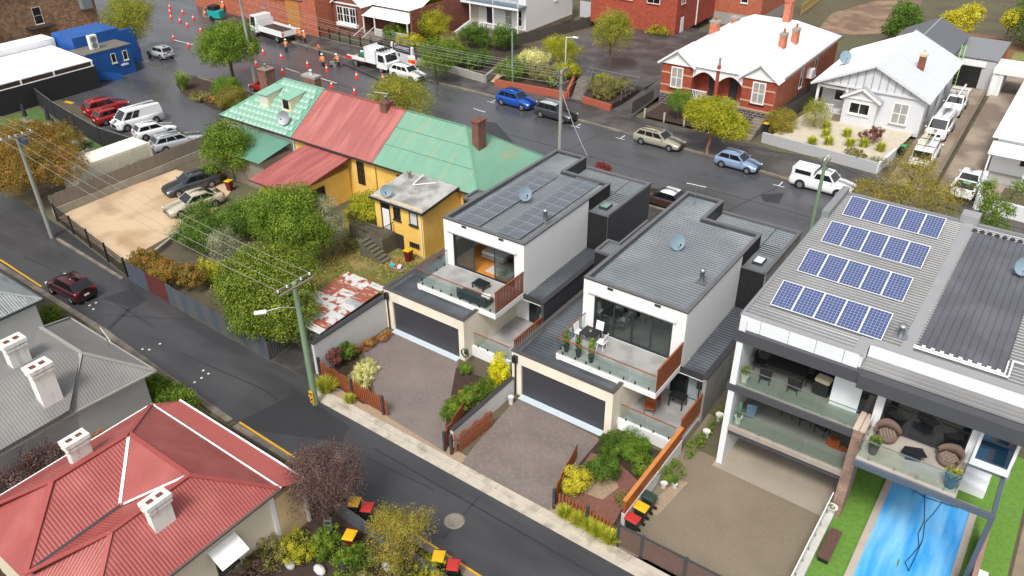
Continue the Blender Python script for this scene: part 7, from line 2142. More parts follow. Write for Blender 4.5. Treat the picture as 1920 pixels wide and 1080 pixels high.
tree('plum_tree', 'purple-leaved plum tree leaning over the yellow kerb line', (-22.92, 16.61, 0), [(0, 0, 2.6, 1.6, 1.5, 1.3), (-.9, .2, 2.4, 1.1, 1.1, 1.0), (.9, .2, 2.5, 1.1, 1.1, 1.0), (.2, .9, 3.0, 1.1, 1.0, .9), (.1, -.6, 1.9, 1.2, 1.1, .9)], 12000, .095, 'plum', .09, shell=.4, sc=(1.12, 1.08))
tree('sparse_tree', 'thin yellow-green small tree beside the lane lids', (-18.29, 16.46, -0), [(0, 0, 2.2, 1.1, 1.1, 1.1), (.7, .4, 2.7, .9, .9, .8), (-.6, .3, 1.9, .8, .8, .8), (.2, -.5, 1.4, .9, .9, .8)], 4200, .1, 'gold', .05, shell=.3, sc=(1.2, 1.05))
shrub('green shrub at the foot of the cream porch', (-25.71, 15.34, 0), .8, 1.5, 1500, .12, 'dark', lobes=[(0, 0, .9, .35, .8, .8), (.1, -.7, .6, .35, .6, .6)])
for i, (x, y, r, h, k, lb) in enumerate(((500, 1050, 1.0, 1.0, 'fern', 'olive-green shrub under the white window awning'), (560, 1040, .9, 1.0, 'lime', 'yellow-green shrub in the front garden centre'), (610, 1030, .8, .9, 'mid', 'small green shrub below the yellow lidded bin'), (660, 1075, 1.0, 1.0, 'mid', 'green shrub at the bottom edge among garden clutter'), (720, 1100, 1.2, 1.1, 'fern', 'dull green shrub at the bottom edge under the thin tree'), (800, 1100, 1.1, 1.0, 'lime', 'leafy shrub below the yellow lid at the bottom edge'), (460, 1090, 1.0, .9, 'plum', 'bare dusky shrub at the bottom edge near the awning'))):
    shrub(lb, {500: (-23.44, 13.26, 0), 560: (-22.48, 14.31, -0), 610: (-21.71, 15.22, 0), 660: (-19.75, 14.98, 0), 720: (-18.1, 15.28, 0), 800: (-16.57, 16.36, 0), 460: (-23.31, 11.95, 0)}[x], r * 1.25, h * 1.2, 2000, .11, k, shell=.35)
# townhouse gardens
shrub('pale variegated mound behind the left picket fence', (-29.05, 25.15, 0), .9, .6, 4200, .08, 'variegated', 'ground_cover_mound', lobes=[(-.4, .7, .3, .75, .8, .4), (.3, -.6, .3, .75, .8, .38), (.0, .0, .32, .8, .9, .4)])
shrub('purple-leaved shrub by the pale boundary wall', (-31.21, 25, 0), .7, 1.3, 1100, .13, 'purple', lobes=[(0, 0, .8, .5, .4, .5), (.2, .2, 1.2, .3, .3, .3)])
shrub('glossy green shrub by the pale boundary wall', (-31.26, 26.12, 0), .7, 1.2, 1500, .13, 'dark')
shrub('ochre low hedge along the foot of the pale wall', (-30.89, 27.83, 0), .6, .6, 2400, .09, 'rust', 'hedge', 'hedge', lobes=[(-.3, -1.3, .35, .4, .7, .35), (-.05, -.2, .3, .35, .8, .3), (.2, 1.0, .3, .3, .7, .28)])
shrub('mixed green and rust border between the two driveways', (-22.57, 27.34, 0), 1.2, .8, 5600, .1, 'mid', 'garden_border', lobes=[(0, 0, .45, .8, 1.1, .5), (-.2, -1.4, .45, .7, 1.0, .5), (.2, 1.3, .4, .7, .8, .45)])
shrub('rust-leaved plant in the border between the driveways', (-23.12, 27.35, 0), .5, .5, 900, .09, 'rust')
shrub('tiny bright green conifer beside the hose reel', (-24.37, 29.03, 0), .38, .95, 1300, .07, 'conifer', 'dwarf_conifer', 'conifer', lobes=[(0, 0, .45, .33, .33, .45)])
shrub('golden flame-shaped conifer at the driveway wall', (-22.15, 29.37, 0), .5, 2.0, 3600, .1, 'goldconifer', 'golden_conifer', 'conifer', lobes=[(0, 0, .9, .62, .62, .9), (0, 0, 1.7, .4, .4, .8)])
shrub('bright yellow shrub behind the right picket fence', (-14.22, 24.97, 0), .95, 1.5, 2000, .12, 'yellow', shell=.3)
shrub('round dark green shrub in the red mulch bed', (-13.48, 26.2, 0), 1.0, 1.6, 3600, .1, 'dark')
shrub('clipped green hedge ball beside the garage corner', (-14.01, 28.32, 0), 1.0, 1.25, 3400, .09, 'dark', 'clipped_shrub')
shrub('larger clipped hedge ball below the terrace glass', (-13.11, 28.76, -0), 1.0, 1.5, 3600, .09, 'conifer', 'clipped_shrub')
shrub('rose bush with pale blooms beside the orange wall', (-11.85, 27.65, 0), .95, 1.5, 1900, .11, 'mid')
shrub('straggly low shrub at the base of the orange wall', (-11.82, 25.51, 0), .6, .9, 1000, .1, 'fern')
for i, (p, lb) in enumerate((((-13.67, 23.11, 0), 'leftmost'), ((-12.91, 23.12, 0), 'second'), ((-12.24, 23.09, -0), 'middle'), ((-11.77, 23.07, 0), 'fourth'), ((-11.22, 23.04, -0), 'rightmost'))):
    tussock(lb + ' grass tussock in the row before the right picket fence', p, .68, .9, 'grass', 420, .03, 'grass tussocks before the right picket fence')
tussock('large grass tussock beside the green power pole', (-29.97, 23.13, 0), .95, 1.1, 'grass', 520, .03, 'grass tussocks before the left picket fence')
tussock('smaller grass tussock below the left picket fence', (-28.15, 23.21, 0), .5, .7, 'grass', 320, .03, 'grass tussocks before the left picket fence')
shrub('weedy green growth along the foot of the concrete wall', (-10.6, 31.5), .6, .6, 2600, .1, 'mid', 'weeds', 'weeds', lobes=[(0, 2.2, .2, .35, 1.6, .25), (-.1, -.4, .22, .4, 1.3, .25), (-.1, -3.0, .35, .6, 1.0, .4)])
# street far side
tree('lime_tree', 'lime-green street tree on a pinkish trunk in front of the duplex', (-26.12, 67.3, 0), [(0, 0, 3.6, 2.3, 2.2, 1.3), (-1.2, .5, 3.9, 1.6, 1.6, 1.1), (1.7, .0, 3.0, 1.7, 1.7, 1.2), (.4, .8, 4.4, 1.5, 1.5, .8)], 11500, .19, 'lime', .16, sc=(1.05, 1.05), bark=mat('pinkish_bark', (150, 108, 92), 0.8, 0.2))
tree('topiary_tree', 'round clipped topiary ball in the duplex garden', (-32.22, 73.85, 0.3), [(0, 0, 1.9, 1.35, 1.35, 1.2)], 4200, .12, 'conifer', .1)
tree('forecourt_tree', 'slim weeping tree in the asphalt forecourt', (-44.83, 81.71, 1), [(0, 0, 4.0, 1.9, 1.9, 1.5), (-.7, .1, 3.2, 1.5, 1.5, 1.6), (.8, .1, 3.3, 1.5, 1.5, 1.6)], 8000, .24, 'weep', .12, droop=1.1, aspect=.28, sc=(1.1, 1.25))
shrub('broad spreading bush above the low salmon wall', (-41.2, 75.2, .75), 3, 2.0, 6500, .16, 'fern', lobes=[(0, 0, .8, 1.8, 2.2, .9), (-1.2, .6, .8, 1.4, 1.8, .7), (.9, 1.5, .8, 1.1, 1.3, .8), (.3, -1.7, .6, 1.3, 1.0, .6)])
shrub('bright green shrub at the top of the salmon walled bed', (-43.2, 77.6, .75), 1.3, 1.3, 1600, .14, 'lime')
for p, r, h, k, n, lb in (((-51.2, 80.8, .8), 2.3, 2.9, 'lime', 4200, 'tall yellow-green rounded shrub behind the hedge at the forecourt'), ((-52.2, 77.0, .8), 1.9, 2.2, 'variegated', 3600, 'pale variegated shrub in the raised garden'), ((-52.8, 74.0, .8), 2.0, 1.9, 'mid', 4200, 'dense green hedge above the salmon wall beside the steel pole'), ((-49.6, 74.8, .8), 1.7, 1.6, 'fern', 2600, 'dusky brown-green shrub in the middle of the raised garden'), ((-48.0, 77.5, .8), 1.6, 1.5, 'lime', 2400, 'low lime shrub beside the stairs cheek wall')):
    shrub(lb, p, r * 1.25, h * 1.25, int(n * 1.4), .16, k)
tussock('strappy pale-leaved clump on the salmon wall', (-47.4, 73.5, .9), 1.0, .9, 'strap', 160, .06, name='strappy_plant', cat='plant')
tree('garden_tree', 'leafy mid-green tree on the footpath by the white terrace', (-60.22, 68.96, 0), [(0, 0, 2.8, 1.8, 1.8, 1.7), (-.9, .3, 3.6, 1.4, 1.4, 1.2), (.8, .2, 2.6, 1.4, 1.4, 1.3), (0, .3, 4.4, 1.2, 1.2, .9)], 7000, .18, 'mid', .14)
for p, r, h, k, n, lb in (((-62.3, 74.7, .5), 2.3, 2.2, 'mid', 4800, 'big rounded green bush above the concrete wall'), ((-59.2, 75.6, .5), 1.8, 1.7, 'dark', 3000, 'white-flowering shrub right of the rounded bush'), ((-64.5, 82.0, .5), 1.9, 2.4, 'dark', 3200, 'dark shrub below the white balustrade'), ((-60.8, 83.0, .5), 1.6, 2.6, 'dark', 2800, 'upright dark shrub at the right end of the white balustrade'), ((-67.0, 80.0, .5), 1.5, 1.6, 'fern', 2000, 'straggly shrub left of the terrace garden steps'), ((-74.5, 84.8, .4), 1.7, 4.4, 'lime', 3600, 'tall golden-green shrub against the brick cottage wall'), ((-73.0, 82.0, .4), 2.2, 3.0, 'dark', 3800, 'dark leafy shrub in front of the cream terrace'), ((-70.8, 81.5, .4), 2.1, 3.2, 'lime', 3800, 'lime-tipped shrub left of the terrace stairs'), ((-75.0, 78.8, .2), 1.8, 2.0, 'mid', 2600, 'fern-like green shrub beside the brick side wall'), ((-71.6, 77.2, .2), 1.8, 1.7, 'lime', 2400, 'yellow-green shrub behind the rental banner')):
    shrub(lb, p, r * 1.25, h * 1.3, int(n * 1.4), .18, k)
shrub('lime-green strappy clump at the foot of the brick hall', (-47.2, 98.6, 1.0), 1.9, 1.2, 1800, .22, 'lime', aspect=.3)
# right side
tree('golden_tree', 'golden autumn street tree rising behind the grey roof', (-6.9, 53.4), [(0, 0, 6.9, 1.9, 1.9, 1.9), (-2.2, .2, 6.1, 1.7, 1.6, 1.5), (2.2, -.3, 7.0, 1.6, 1.5, 1.9), (-.1, .6, 8.4, 1.6, 1.5, 1.3), (1.8, .4, 5.2, 1.4, 1.3, 1.2)], 7500, .14, 'gold', .12, shell=.25)
tree('bare_tree', 'half-bare tree with green leaf clumps behind the grey roof', (-1.9, 53.0), [(0, 0, 7.2, 1.2, 1.2, 1.3), (-.9, .3, 8.3, .8, .8, .9), (.9, .2, 8.8, .8, .8, .8), (.5, .2, 5.8, .9, .9, .9)], 3000, .15, 'mid', .1, shell=.3)
shrub('golden weeping shrub at the duplex corner', (-22.6, 76.4), 1.5, 2.6, 3800, .15, 'gold', lobes=[(0, 0, 1.4, 1.6, 1.6, 1.2), (.4, -1.0, 1.0, 1.2, 1.0, .9)])
shrub('weeping green dome shrub beside the porch of the gabled house', (-19.9, 78.4, .5), 1.4, 2.0, 3400, .17, 'weep', lobes=[(0, 0, 1.5, 1.5, 1.5, 1.5)], droop=1.0, aspect=.3)
for p, lb in (((-18.68, 73.73), 'leftmost'), ((-18.2, 76.28), 'second upper'), ((-17.42, 74.59), 'second lower'), ((-16.58, 77.55), 'single'), ((-15.68, 75.32), 'middle'), ((-14.6, 75.9), 'fifth'), ((-13.04, 75.76), 'rightmost'), ((-18.76, 78.22), 'topmost')):
    tussock(lb + ' round tussock in the pale gravel garden', (p[0], p[1], .62), .75, .95, 'grass', 260, .06, 'tussocks in the pale gravel')
tree('red_maple', 'small dark red maple in the pale gravel garden', (-14.39, 77.23, 0.62), [(0, 0, .7, 1.1, 1.0, .55), (.4, .2, 1.2, .6, .6, .5)], 2000, .13, 'purple', .06)
shrub('flat spreading juniper in the gravel garden', (-14.67, 73.1, 0.62), 1.3, .7, 1800, .12, 'fern')
shrub('blue-green ground cover by the front grey wall', (-12.44, 72.9, 0.62), 1.2, .5, 1500, .12, 'olive')
tree('bushy_tree', 'dark bushy tree behind the dark gabled wing', (-20.0, 112.5), [(0, 0, 2.6, 2.6, 2.4, 2.0), (1.2, -2, 1.8, 2.0, 2.0, 1.6), (-.6, 1.5, 4.0, 2.0, 2.0, 1.6)], 5200, .3, 'dark', .2)
tree('yellow_tree', 'bright yellow tree behind the dark gabled wing', (-15.0, 117.5), [(0, 0, 3.2, 2.4, 2.2, 1.5), (1.2, .5, 4.2, 1.8, 1.8, 1.2)], 3600, .3, 'yellow', .15, shell=.35)
tree('cypress', 'massive dark evergreen at the top right corner', (-7.0, 122), [(0, 0, 3.5, 3.6, 3.0, 3.4), (2.6, -2, 3.0, 3.2, 3.0, 3.0), (5, 1, 4.0, 4, 3.2, 4)], 9500, .32, 'dark', .3)
tree('yellow_tree', 'yellow-leaved sapling beside the massive evergreen', (-9.5, 121), [(0, 0, 3.6, 1.2, 1.2, 1.4)], 900, .3, 'yellow', .1, shell=.3)
sheet('leaf_litter', [(-16, 112), (-4, 112), (-4, 126), (-16, 126)], mat('leaf_litter_ground', (120, 88, 62), 0.95, 0.35, 2.0, bump=.4), .02)
sheet('green_side_yard', [(-7.9, 104.5), (-1, 104.5), (-1, 120), (-7.9, 120)], mat('dry_grass_yard', (128, 126, 76), 0.95, 0.2, 1.0), .024)
# car park bed
tussock('tall spiky cordyline in the car park garden bed', (-82.85, 51.37, 0), 1.5, 2.2, 'strap', 240, .09, name='cordyline', cat='plant')
shrub('low mixed shrub in the car park garden bed', (-78.28, 50.16, 0), 1.6, .9, 2600, .16, 'fern', lobes=[(0, 0, .5, 1.2, 1.2, .5), (1.6, .5, .5, 1.2, 1.0, .5)])
shrub('rusty low shrub beside the clipped domes', (-76.24, 50.72, -0), 1.3, .9, 1900, .16, 'rust')
shrub('darker clipped dome behind the front dome', (-76.02, 52.32, 0), 1.5, 2.3, 9000, .13, 'conifer', 'clipped_dome', lobes=[(0, 0, 1.1, 1.55, 1.55, 1.25)], shell=.88, flat=.1)
shrub('front clipped dome with olive-brown foliage by the mint roof', (-73.17, 50.58, 0), 1.5, 2.2, 9000, .13, 'clip', 'clipped_dome', lobes=[(0, 0, 1.05, 1.6, 1.6, 1.2)], shell=.88, flat=.1)
shrub('red-flowering shrub on the footpath behind the townhouse roof', (-28.3, 51.2), .8, 5.3, 900, .14, name='flowering_shrub', lobes=[(0, 0, 4.0, .7, .6, .6), (.5, 0, 4.1, .5, .4, .5)], key=leafmat('red_flower_leaves', [(70, 84, 40), (150, 40, 60), (190, 60, 80)]))
# lawn blades: one mass
rs = np.random.RandomState(5)
n = 16000
xy = np.stack([rs.uniform(-45.5, -31.8, n), rs.uniform(29.8, 38, n)], 1)
keep = (np.sin(xy[:, 0] * 1.7) + np.cos(xy[:, 1] * 2.1) + rs.normal(size=n) * .8) > -.5
xy = xy[keep]; n = len(xy)
pts = np.concatenate([xy, rs.uniform(.04, .14, (n, 1))], 1)
nr = rs.normal(size=(n, 3)); nr[:, 2] *= .3; nr /= np.linalg.norm(nr, axis=1)[:, None]
me = leaf_mesh(pts, nr, .22, .2, rs.uniform(0, 1, n), 'lawn_grass', droop=0)
me.materials.append(LEAF['lawn'])
lo = bpy.data.objects.new('lawn_grass', me)
C.objects.link(lo)
tag(lo, 'rough uncut grass behind the rusty shed', 'grass', kind='stuff')

# ------------------------------------------------------------------ fences, bins, poles, people, small things
def pickets(label, pts, h, m, step=.165, w=.095, rail=True, jag=.16, name='picket_fence', slope=0.0):
    t = thing(name, label, 'fence', (*pts[0], 0))
    inv = WM[t.name].inverted()
    base = None
    n0 = sum(math.dist(a, b) for a, b in zip(pts, pts[1:]))
    done = 0
    for a, b in zip(pts, pts[1:]):
        L_ = math.dist(a, b)
        ang = math.atan2(b[1] - a[1], b[0] - a[0])
        for i in range(int(L_ / step)):
            f = (i + .5) * step / L_
            p = inv @ Vector((a[0] + (b[0] - a[0]) * f, a[1] + (b[1] - a[1]) * f, 0))
            if base is None:
                base = MB().box(-w / 2, w / 2, -.02, .02, 0, 1).build('picket', m, t, world=False)
                o = base
            else: o = share(base)
            o.location = p
            o.rotation_euler = (0, 0, ang)
            o.scale = (1, 1, h + slope * (done + f * L_) / n0 + jag * math.sin(i * 1.1) * .5 + R_.uniform(-jag, jag) * .4)
        if rail:
            for z in (.25, h * .7): MB().bar((*a, z), (*b, z), .03, .06).build('rail', CHARCOAL, t)
        done += L_
    return t
PICK = mat('stained_picket', (146, 78, 44), 0.55, 0.25, 4)
def dpost(label, p, h=1.3):
    solo(MB().obox((0, 0, h / 2), (.13, .13, h)).obox((0, 0, h + .015), (.15, .15, .03)), 'fence_post', CHARCOAL, label, 'post', 'charcoal fence posts').location = (p[0], p[1], 0)
pickets('stained picket fence before the left driveway garden', [(-31.2, 23.95), (-28.4, 23.75), (-25.5, 23.65)], 1.15, PICK)
pickets('stained pickets curving up the right edge of the left driveway', [(-21.35, 23.5), (-21.8, 24.8), (-22.3, 26.4)], 1.2, PICK, slope=-.3)
pickets('stained pickets fanning up the left edge of the right driveway', [(-20.95, 23.45), (-20.6, 23.7), (-20.4, 26.4)], 1.2, PICK)
pickets('stained pickets along the right edge of the right driveway', [(-14.5, 23.5), (-14.95, 25.0), (-15.4, 27.0)], 1.25, PICK, slope=-.45)
pickets('stained picket fence before the mulched garden', [(-14.3, 23.4), (-11.1, 23.35)], 1.1, PICK, step=.19)
for p, lb in (((-31.35, 24.0), 'charcoal post at the pale wall end'), ((-28.4, 23.7), 'charcoal post in the middle of the left picket fence'), ((-25.9, 23.6), 'charcoal post at the left driveway mouth'), ((-21.3, 23.35), 'charcoal post left of the low dividing wall'), ((-20.85, 23.35), 'charcoal post right of the low dividing wall'), ((-14.45, 23.3), 'charcoal post at the right driveway mouth'), ((-12.6, 23.3), 'charcoal post between the grass tussocks')): dpost(lb, p)
wall('pale dividing wall with dark capping between the two driveways', [(-21.15, 23.8), (-21.1, 29.2)], 1.15, .2, MATS['pale_grey_render'], 0, FLASHD, 'dividing_wall')
OW = thing('boundary_wall', 'long pale wall topped with orange timber boards', 'wall', (-11.2, 27, 0))
MB().box(-11.3, -11.1, 24.2, 30.3, 0, .9).build('wall', MATS['pale_grey_render'], OW)
for k in range(24): MB().box(-11.26, -11.14, 24.22 + k * .253, 24.47 + k * .253, .9, 1.7).build('board', mat('bright_orange_timber', (150, 78, 38), 0.5, 0.2, 3, stretch=(1, 5, .6)), OW)
for y in (24.2, 27.25): MB().box(-11.3, -11.1, y, y + 3.03, 1.7, 1.76).build('capping', mat('amber_capping', (190, 118, 62), 0.5, 0.12), OW)
CF = thing('driveway_fence', 'brown slatted fence in charcoal frames across the wide driveway', 'fence', (-7, 23.2, 0))
BSL = mat('brown_composite', (104, 82, 74), 0.7, 0.12)
for k in range(4):
    x0 = -10.85 + k * 2.1 - (0.9 if k else 0)
    x1 = x0 + (1.2 if k == 0 else 2.1)
    MB().box(x0 - .07, x0 + .07, 23.05, 23.2, 0, 1.45).build('post', CHARCOAL, CF)
    MB().box(x0 + .07, x1 - .07, 23.08, 23.16, 1.36, 1.42).build('top_rail', CHARCOAL, CF)
    g = MB()
    n = int((x1 - x0 - .14) / .075)
    for i in range(n): g.box(x0 + .07 + i * .075, x0 + .13 + i * .075, 23.1, 23.14, .1, 1.36)
    g.build('slat_panel', BSL, CF, kind='stuff')
structure(MB().prism([(-14.92, 27.58), (-14.69, 25.21), (-14.34, 24.16), (-11.59, 24.05), (-11.78, 25.33), (-11.85, 27.2), (-13.77, 27.91)], .0, .03), 'mulch_bed', MULCH)
structure(MB().prism([(-14.05, 26.11), (-13.77, 24.98), (-12.79, 25.12), (-12.55, 26.28), (-13.16, 26.82)], .03, .045), 'pebble_ring', mat('strip_pebbles', (150, 130, 108)))
structure(MB().prism([(-25.24, 29.16), (-22.47, 24.8), (-21.31, 23.83), (-21.33, 26.66), (-21.18, 28.99), (-22.66, 29.43)], .0, .03), 'garden_bed', SOIL)
structure(MB().prism([(-31.13, 23.94), (-31.66, 25.97), (-31.48, 28.11), (-30.88, 26.65), (-29.04, 25.58), (-26.81, 23.92), (-27.52, 23.59)], .0, .03), 'garden_bed', SOIL)
structure(MB().prism([(-11, 25.06), (-10.4, 28.44), (-9.89, 28.58), (-10.14, 25.87)], .0, .02), 'pebble_strip', mat('strip_pebbles', (150, 130, 108)))
# bins
LID = {'y': mat('yellow_bin_lid', (214, 168, 22), 0.45, 0.06), 'r': mat('red_bin_lid', (176, 46, 42), 0.45, 0.06), 'g': mat('green_bin_lid', (44, 62, 52), 0.45, 0.06), 'G': mat('bright_green_lid', (46, 150, 92), 0.45, 0.06)}
BODY = {'m': mat('maroon_bin', (104, 20, 30), 0.45, 0.06), 'd': mat('dark_green_bin', (36, 46, 42), 0.45, 0.06)}
def bin_(label, p, rz, body, lid, h=1.0):
    t = thing('wheelie_bin', label, 'bin', p, rz)
    t.scale = (.9, .9, .95)
    b = MB()
    vs = [(sx * w, sy * d, z) for z, w, d in ((.06, .2, .22), (h - .08, .27, .33)) for sx, sy in ((-1, -1), (1, -1), (1, 1), (-1, 1))]
    b.add(vs, [(3, 2, 1, 0), (4, 5, 6, 7), (0, 1, 5, 4), (1, 2, 6, 5), (2, 3, 7, 6), (3, 0, 4, 7)])
    b.build('body', BODY[body], t, world=False, bevel=.03, seg=2)
    MB().obox((0, -.02, h - .03), (.6, .74, .07), 0, -.06).obox((0, -.03, h + .01), (.46, .56, .05), 0, -.06).build('lid', LID[lid], t, world=False, bevel=.03, seg=2)
    for s_ in (-1, 1): MB().tube((s_ * .2, .3, .1), (s_ * .27, .3, .1), .1, n=12).build('wheel', RUBBER, t, world=False)
    MB().bar((-.22, .4, h - .06), (.22, .4, h - .06), .03, .03).build('handle', BODY[body], t, world=False)
bin_('maroon bin with yellow lid in the overgrown front garden', (-20.74, 15.97, 0), .4, 'm', 'y')
bin_('yellow-lidded bin under the plum tree at the lane', (-21.99, 17.52, 1)[:2], .5, 'd', 'y')
bin_('red-lidded bin beside the plum tree at the lane', (-21.26, 17.63, 1)[:2], .5, 'd', 'r')
bin_('yellow-lidded bin behind the lane fence at the bottom edge', (-16.68, 17.38, 1)[:2], .5, 'd', 'y')
bin_('red-lidded bin behind the lane fence at the bottom edge', (-15.86, 17.4, 1)[:2], .5, 'd', 'r')
bin_('dark green bin against the orange boarded wall', (-10.7, 25.85), -PI / 2, 'd', 'g')
bin_('yellow-lidded bin against the orange boarded wall', (-10.7, 25.05), -PI / 2, 'd', 'y')
bin_('red-lidded bin in the corner by the slatted fence', (-10.7, 24.2), -PI / 2, 'd', 'r')
bin_('maroon bin with yellow lid on the rough lawn', (-35.98, 37.03, 0), .1, 'm', 'y', 1.05)
bin_('maroon bin with yellow lid below the glossy tree', (-56.66, 37.3, 0), .3, 'm', 'y')
bin_('dark bin with yellow lid by the duplex steps', (-23.6, 75.2, .3), 0, 'd', 'y')
bin_('dark bin with bright green lid at the gabled house drive', (-11.5, 77.6), 0, 'd', 'G')
# poles and wires
GT = mat('green_treated_timber', (112, 136, 108), 0.8, 0.15, 2, stretch=(3, 3, .4))
GC = mat('grey_pole', (148, 146, 138), 0.75, 0.12, 2)
def wire(label, a, b, sag, r=.011, m=None, group=None):
    mb = MB()
    a, b = Vector(a), Vector(b)
    pts = [a.lerp(b, i / 14) - Vector((0, 0, sag * 4 * (i / 14) * (1 - i / 14))) for i in range(15)]
    mb.path(pts, r, 5)
    solo(mb, 'overhead_wire', m or mat('pale_wire', (150, 150, 148), 0.5, 0.02), label, 'wire', group)
def pole(label, p, h, m, r=.15, arms=(), arm_dir=0.0, group=None, insul=None):
    t = thing('power_pole', label, 'pole', p, arm_dir, group)
    MB().tube((0, 0, -.2), (0, 0, h), r, r * .72, 12).lathe([(r * .74, 0), (0, .06)], (0, 0, h), 12).build('post', m, t, world=False)
    for z, w in arms:
        for s_ in (-1, 1): MB().bar((-w / 2, s_ * (r + .03), z), (w / 2, s_ * (r + .03), z), .08, .1).build('crossarm', mat('weathered_crossarm', (124, 112, 96), 0.8, 0.15), t, world=False)
        for f in (-.46, -.2, .2, .46):
            MB().lathe([(.03, 0), (.06, .05), (.03, .1), (.06, .14), (0, .2)], (w * f, 0, z + .05), 8).build('insulator', insul or WHITE, t, world=False)
        for s_ in (-1, 1): MB().bar((s_ * w * .3, r, z), (0, r, z - .6), .03, .03).build('brace', GALV, t, world=False)
    return t
def lamp_head(t, a, b, hm=None):
    MB().path([a, Vector(a).lerp(Vector(b), .5) + Vector((0, 0, .15)), b], .035).build('lamp_arm', GALV, t, world=False)
    d = (Vector(b) - Vector(a)).normalized()
    c = Vector(b) + d * .25
    MB().obox(c, (.65, .26, .14), math.atan2(d.y, d.x)).build('lamp_head', hm or WHITE, t, world=False, bevel=.05, seg=2)
CPh = 8.1
pc = pole('green timber pole with crossarm and street lamp beside the lane', (-29.7, 22.06, 0), CPh, GT, .19, ((CPh - .15, 2.3),), PI / 2)
lamp_head(pc, (-.1, .1, CPh - 1.55), (-1.3, 1.05, CPh - 1.5))
sgn = MB().obox((-.2, .0, .62), (.03, .3, .85)).build('chevron_board', mat('sign_yellow', (236, 176, 16), 0.4, 0.04), pc, world=False)
for z in (.42, .8):
    for s_ in (-1, 1): MB().bar((-.222, .09, z), (-.222, -.09, z + s_ * .12), .008, .07, (0, 0, 1)).build('chevron', BLACK, sgn, world=False)
pl = pole('grey steel pole with crossarm leaning at the sandy yard corner', (-61.2, 24.0, 0), 8.4, mat('weathered_grey_pole', (132, 136, 130), 0.7, 0.12), .17, ((8.25, 2.3),), PI / 2)
MB().box(.15, .55, -.35, .1, 7.6, 8.0).build('transformer', mat('blue_grey_box', (74, 86, 108), 0.5, 0.1), pl, world=False)
for k, f in enumerate((-1.06, -.46, .46, 1.06)):
    nm = ['nearest', 'second', 'third', 'farthest'][k]
    wire(nm + ' wire along the lane between the two lane poles', (-61.2, 24.0 + f, 8.45), (-29.7, 22.06 + f, CPh + .05), .55, group='lane wires')
    wire(nm + ' wire leaving the lane pole at the left edge', (-61.2, 24.0 + f, 8.45), (-95, 26.5 + f, 8.6), .5, group='lane wires at left')
wire('service wire from the lane pole to the rusty shed', (-29.7, 22.2, CPh - .5), (-32.5, 29.5, 2.4), .3)
p1 = pole('tall grey concrete pole with street lamp by the round-headed tree', (-76.6, 56.5, 0), 10.5, GC, .2, ((9.9, 2.2),), PI / 2)
lamp_head(p1, (0, -.2, 8.0), (.6, -2.6, 8.95), GALV)
p2 = pole('slim green steel pole on the far footpath', (-51.9, 72.4, .1), 6.4, mat('pale_green_steel', (112, 140, 128), 0.6, 0.1), .12)
P3 = (-33.85, 53.9, 0)
p3 = pole('timber pole with many insulators at the near footpath', P3, 10.1, GC, .17, ((9.9, 1.9), (9.1, 1.6)), PI / 2, insul=mat('blue_insulator', (60, 130, 160), 0.3, 0.05))
P4 = (-12.5, 53.9, 0)
p4 = pole('plain green timber pole behind the solar roof', P4, 7.9, GT, .16, ((7.7, .9),), PI / 2)
p5 = thing('lamp_post', 'white lamp post in the upper forecourt', 'lamp', (-49.45, 79.56, 1))
MB().tube((0, 0, 0), (0, 0, 3.6), .06, .05).build('post', WHITE, p5, world=False)
MB().path([(0, 0, 3.55), (.8, .5, 3.6)], .04).box(.6, 1.3, .35, .6, 3.55, 3.66).build('lamp_head', WHITE, p5, world=False)
for k, (dy, z) in enumerate(((-.9, 9.0), (-.4, 9.05), (.4, 9.05), (.9, 9.0))):
    nm = ['nearest upper', 'second upper', 'third upper', 'farthest upper'][k]
    wire(nm + ' wire along the street from the lamp pole to the insulator pole', (-76.6, 56.5 + dy, 10.1), (P3[0], P3[1] + dy, 10.1), .9, .012, group='street wires')
    wire(nm + ' wire along the street leaving at the top left', (-76.6, 56.5 + dy, 10.1), (-125, 59 + dy, 10.5), .8, .012, group='street wires at left')
for k, dy in enumerate((-.7, .7)):
    wire(['lower near', 'lower far'][k] + ' wire along the street below the others', (-76.6, 56.5 + dy, 8.6), (P3[0], P3[1] + dy, 9.3), .8, .014, group='lower street wires')
wire('dark wire from the green pole past the golden tree', (P4[0], P4[1], 7.7), (6, 52.6, 7.0), .8, .02, BLACK)
wire('dark wire from the insulator pole to the green pole', (P3[0], P3[1], 8.0), (P4[0], P4[1], 7.8), .7, .016, BLACK)
wire('thick pale service cable from the insulator pole to the townhouse', (P3[0], P3[1], 8.6), (-27.5, 47.6, 6.6), .3, .03)
wire('thin stay wire crossing the street from the insulator pole', (P3[0], P3[1], 8.4), (-44.0, 76.5, 3.2), .3, .014)
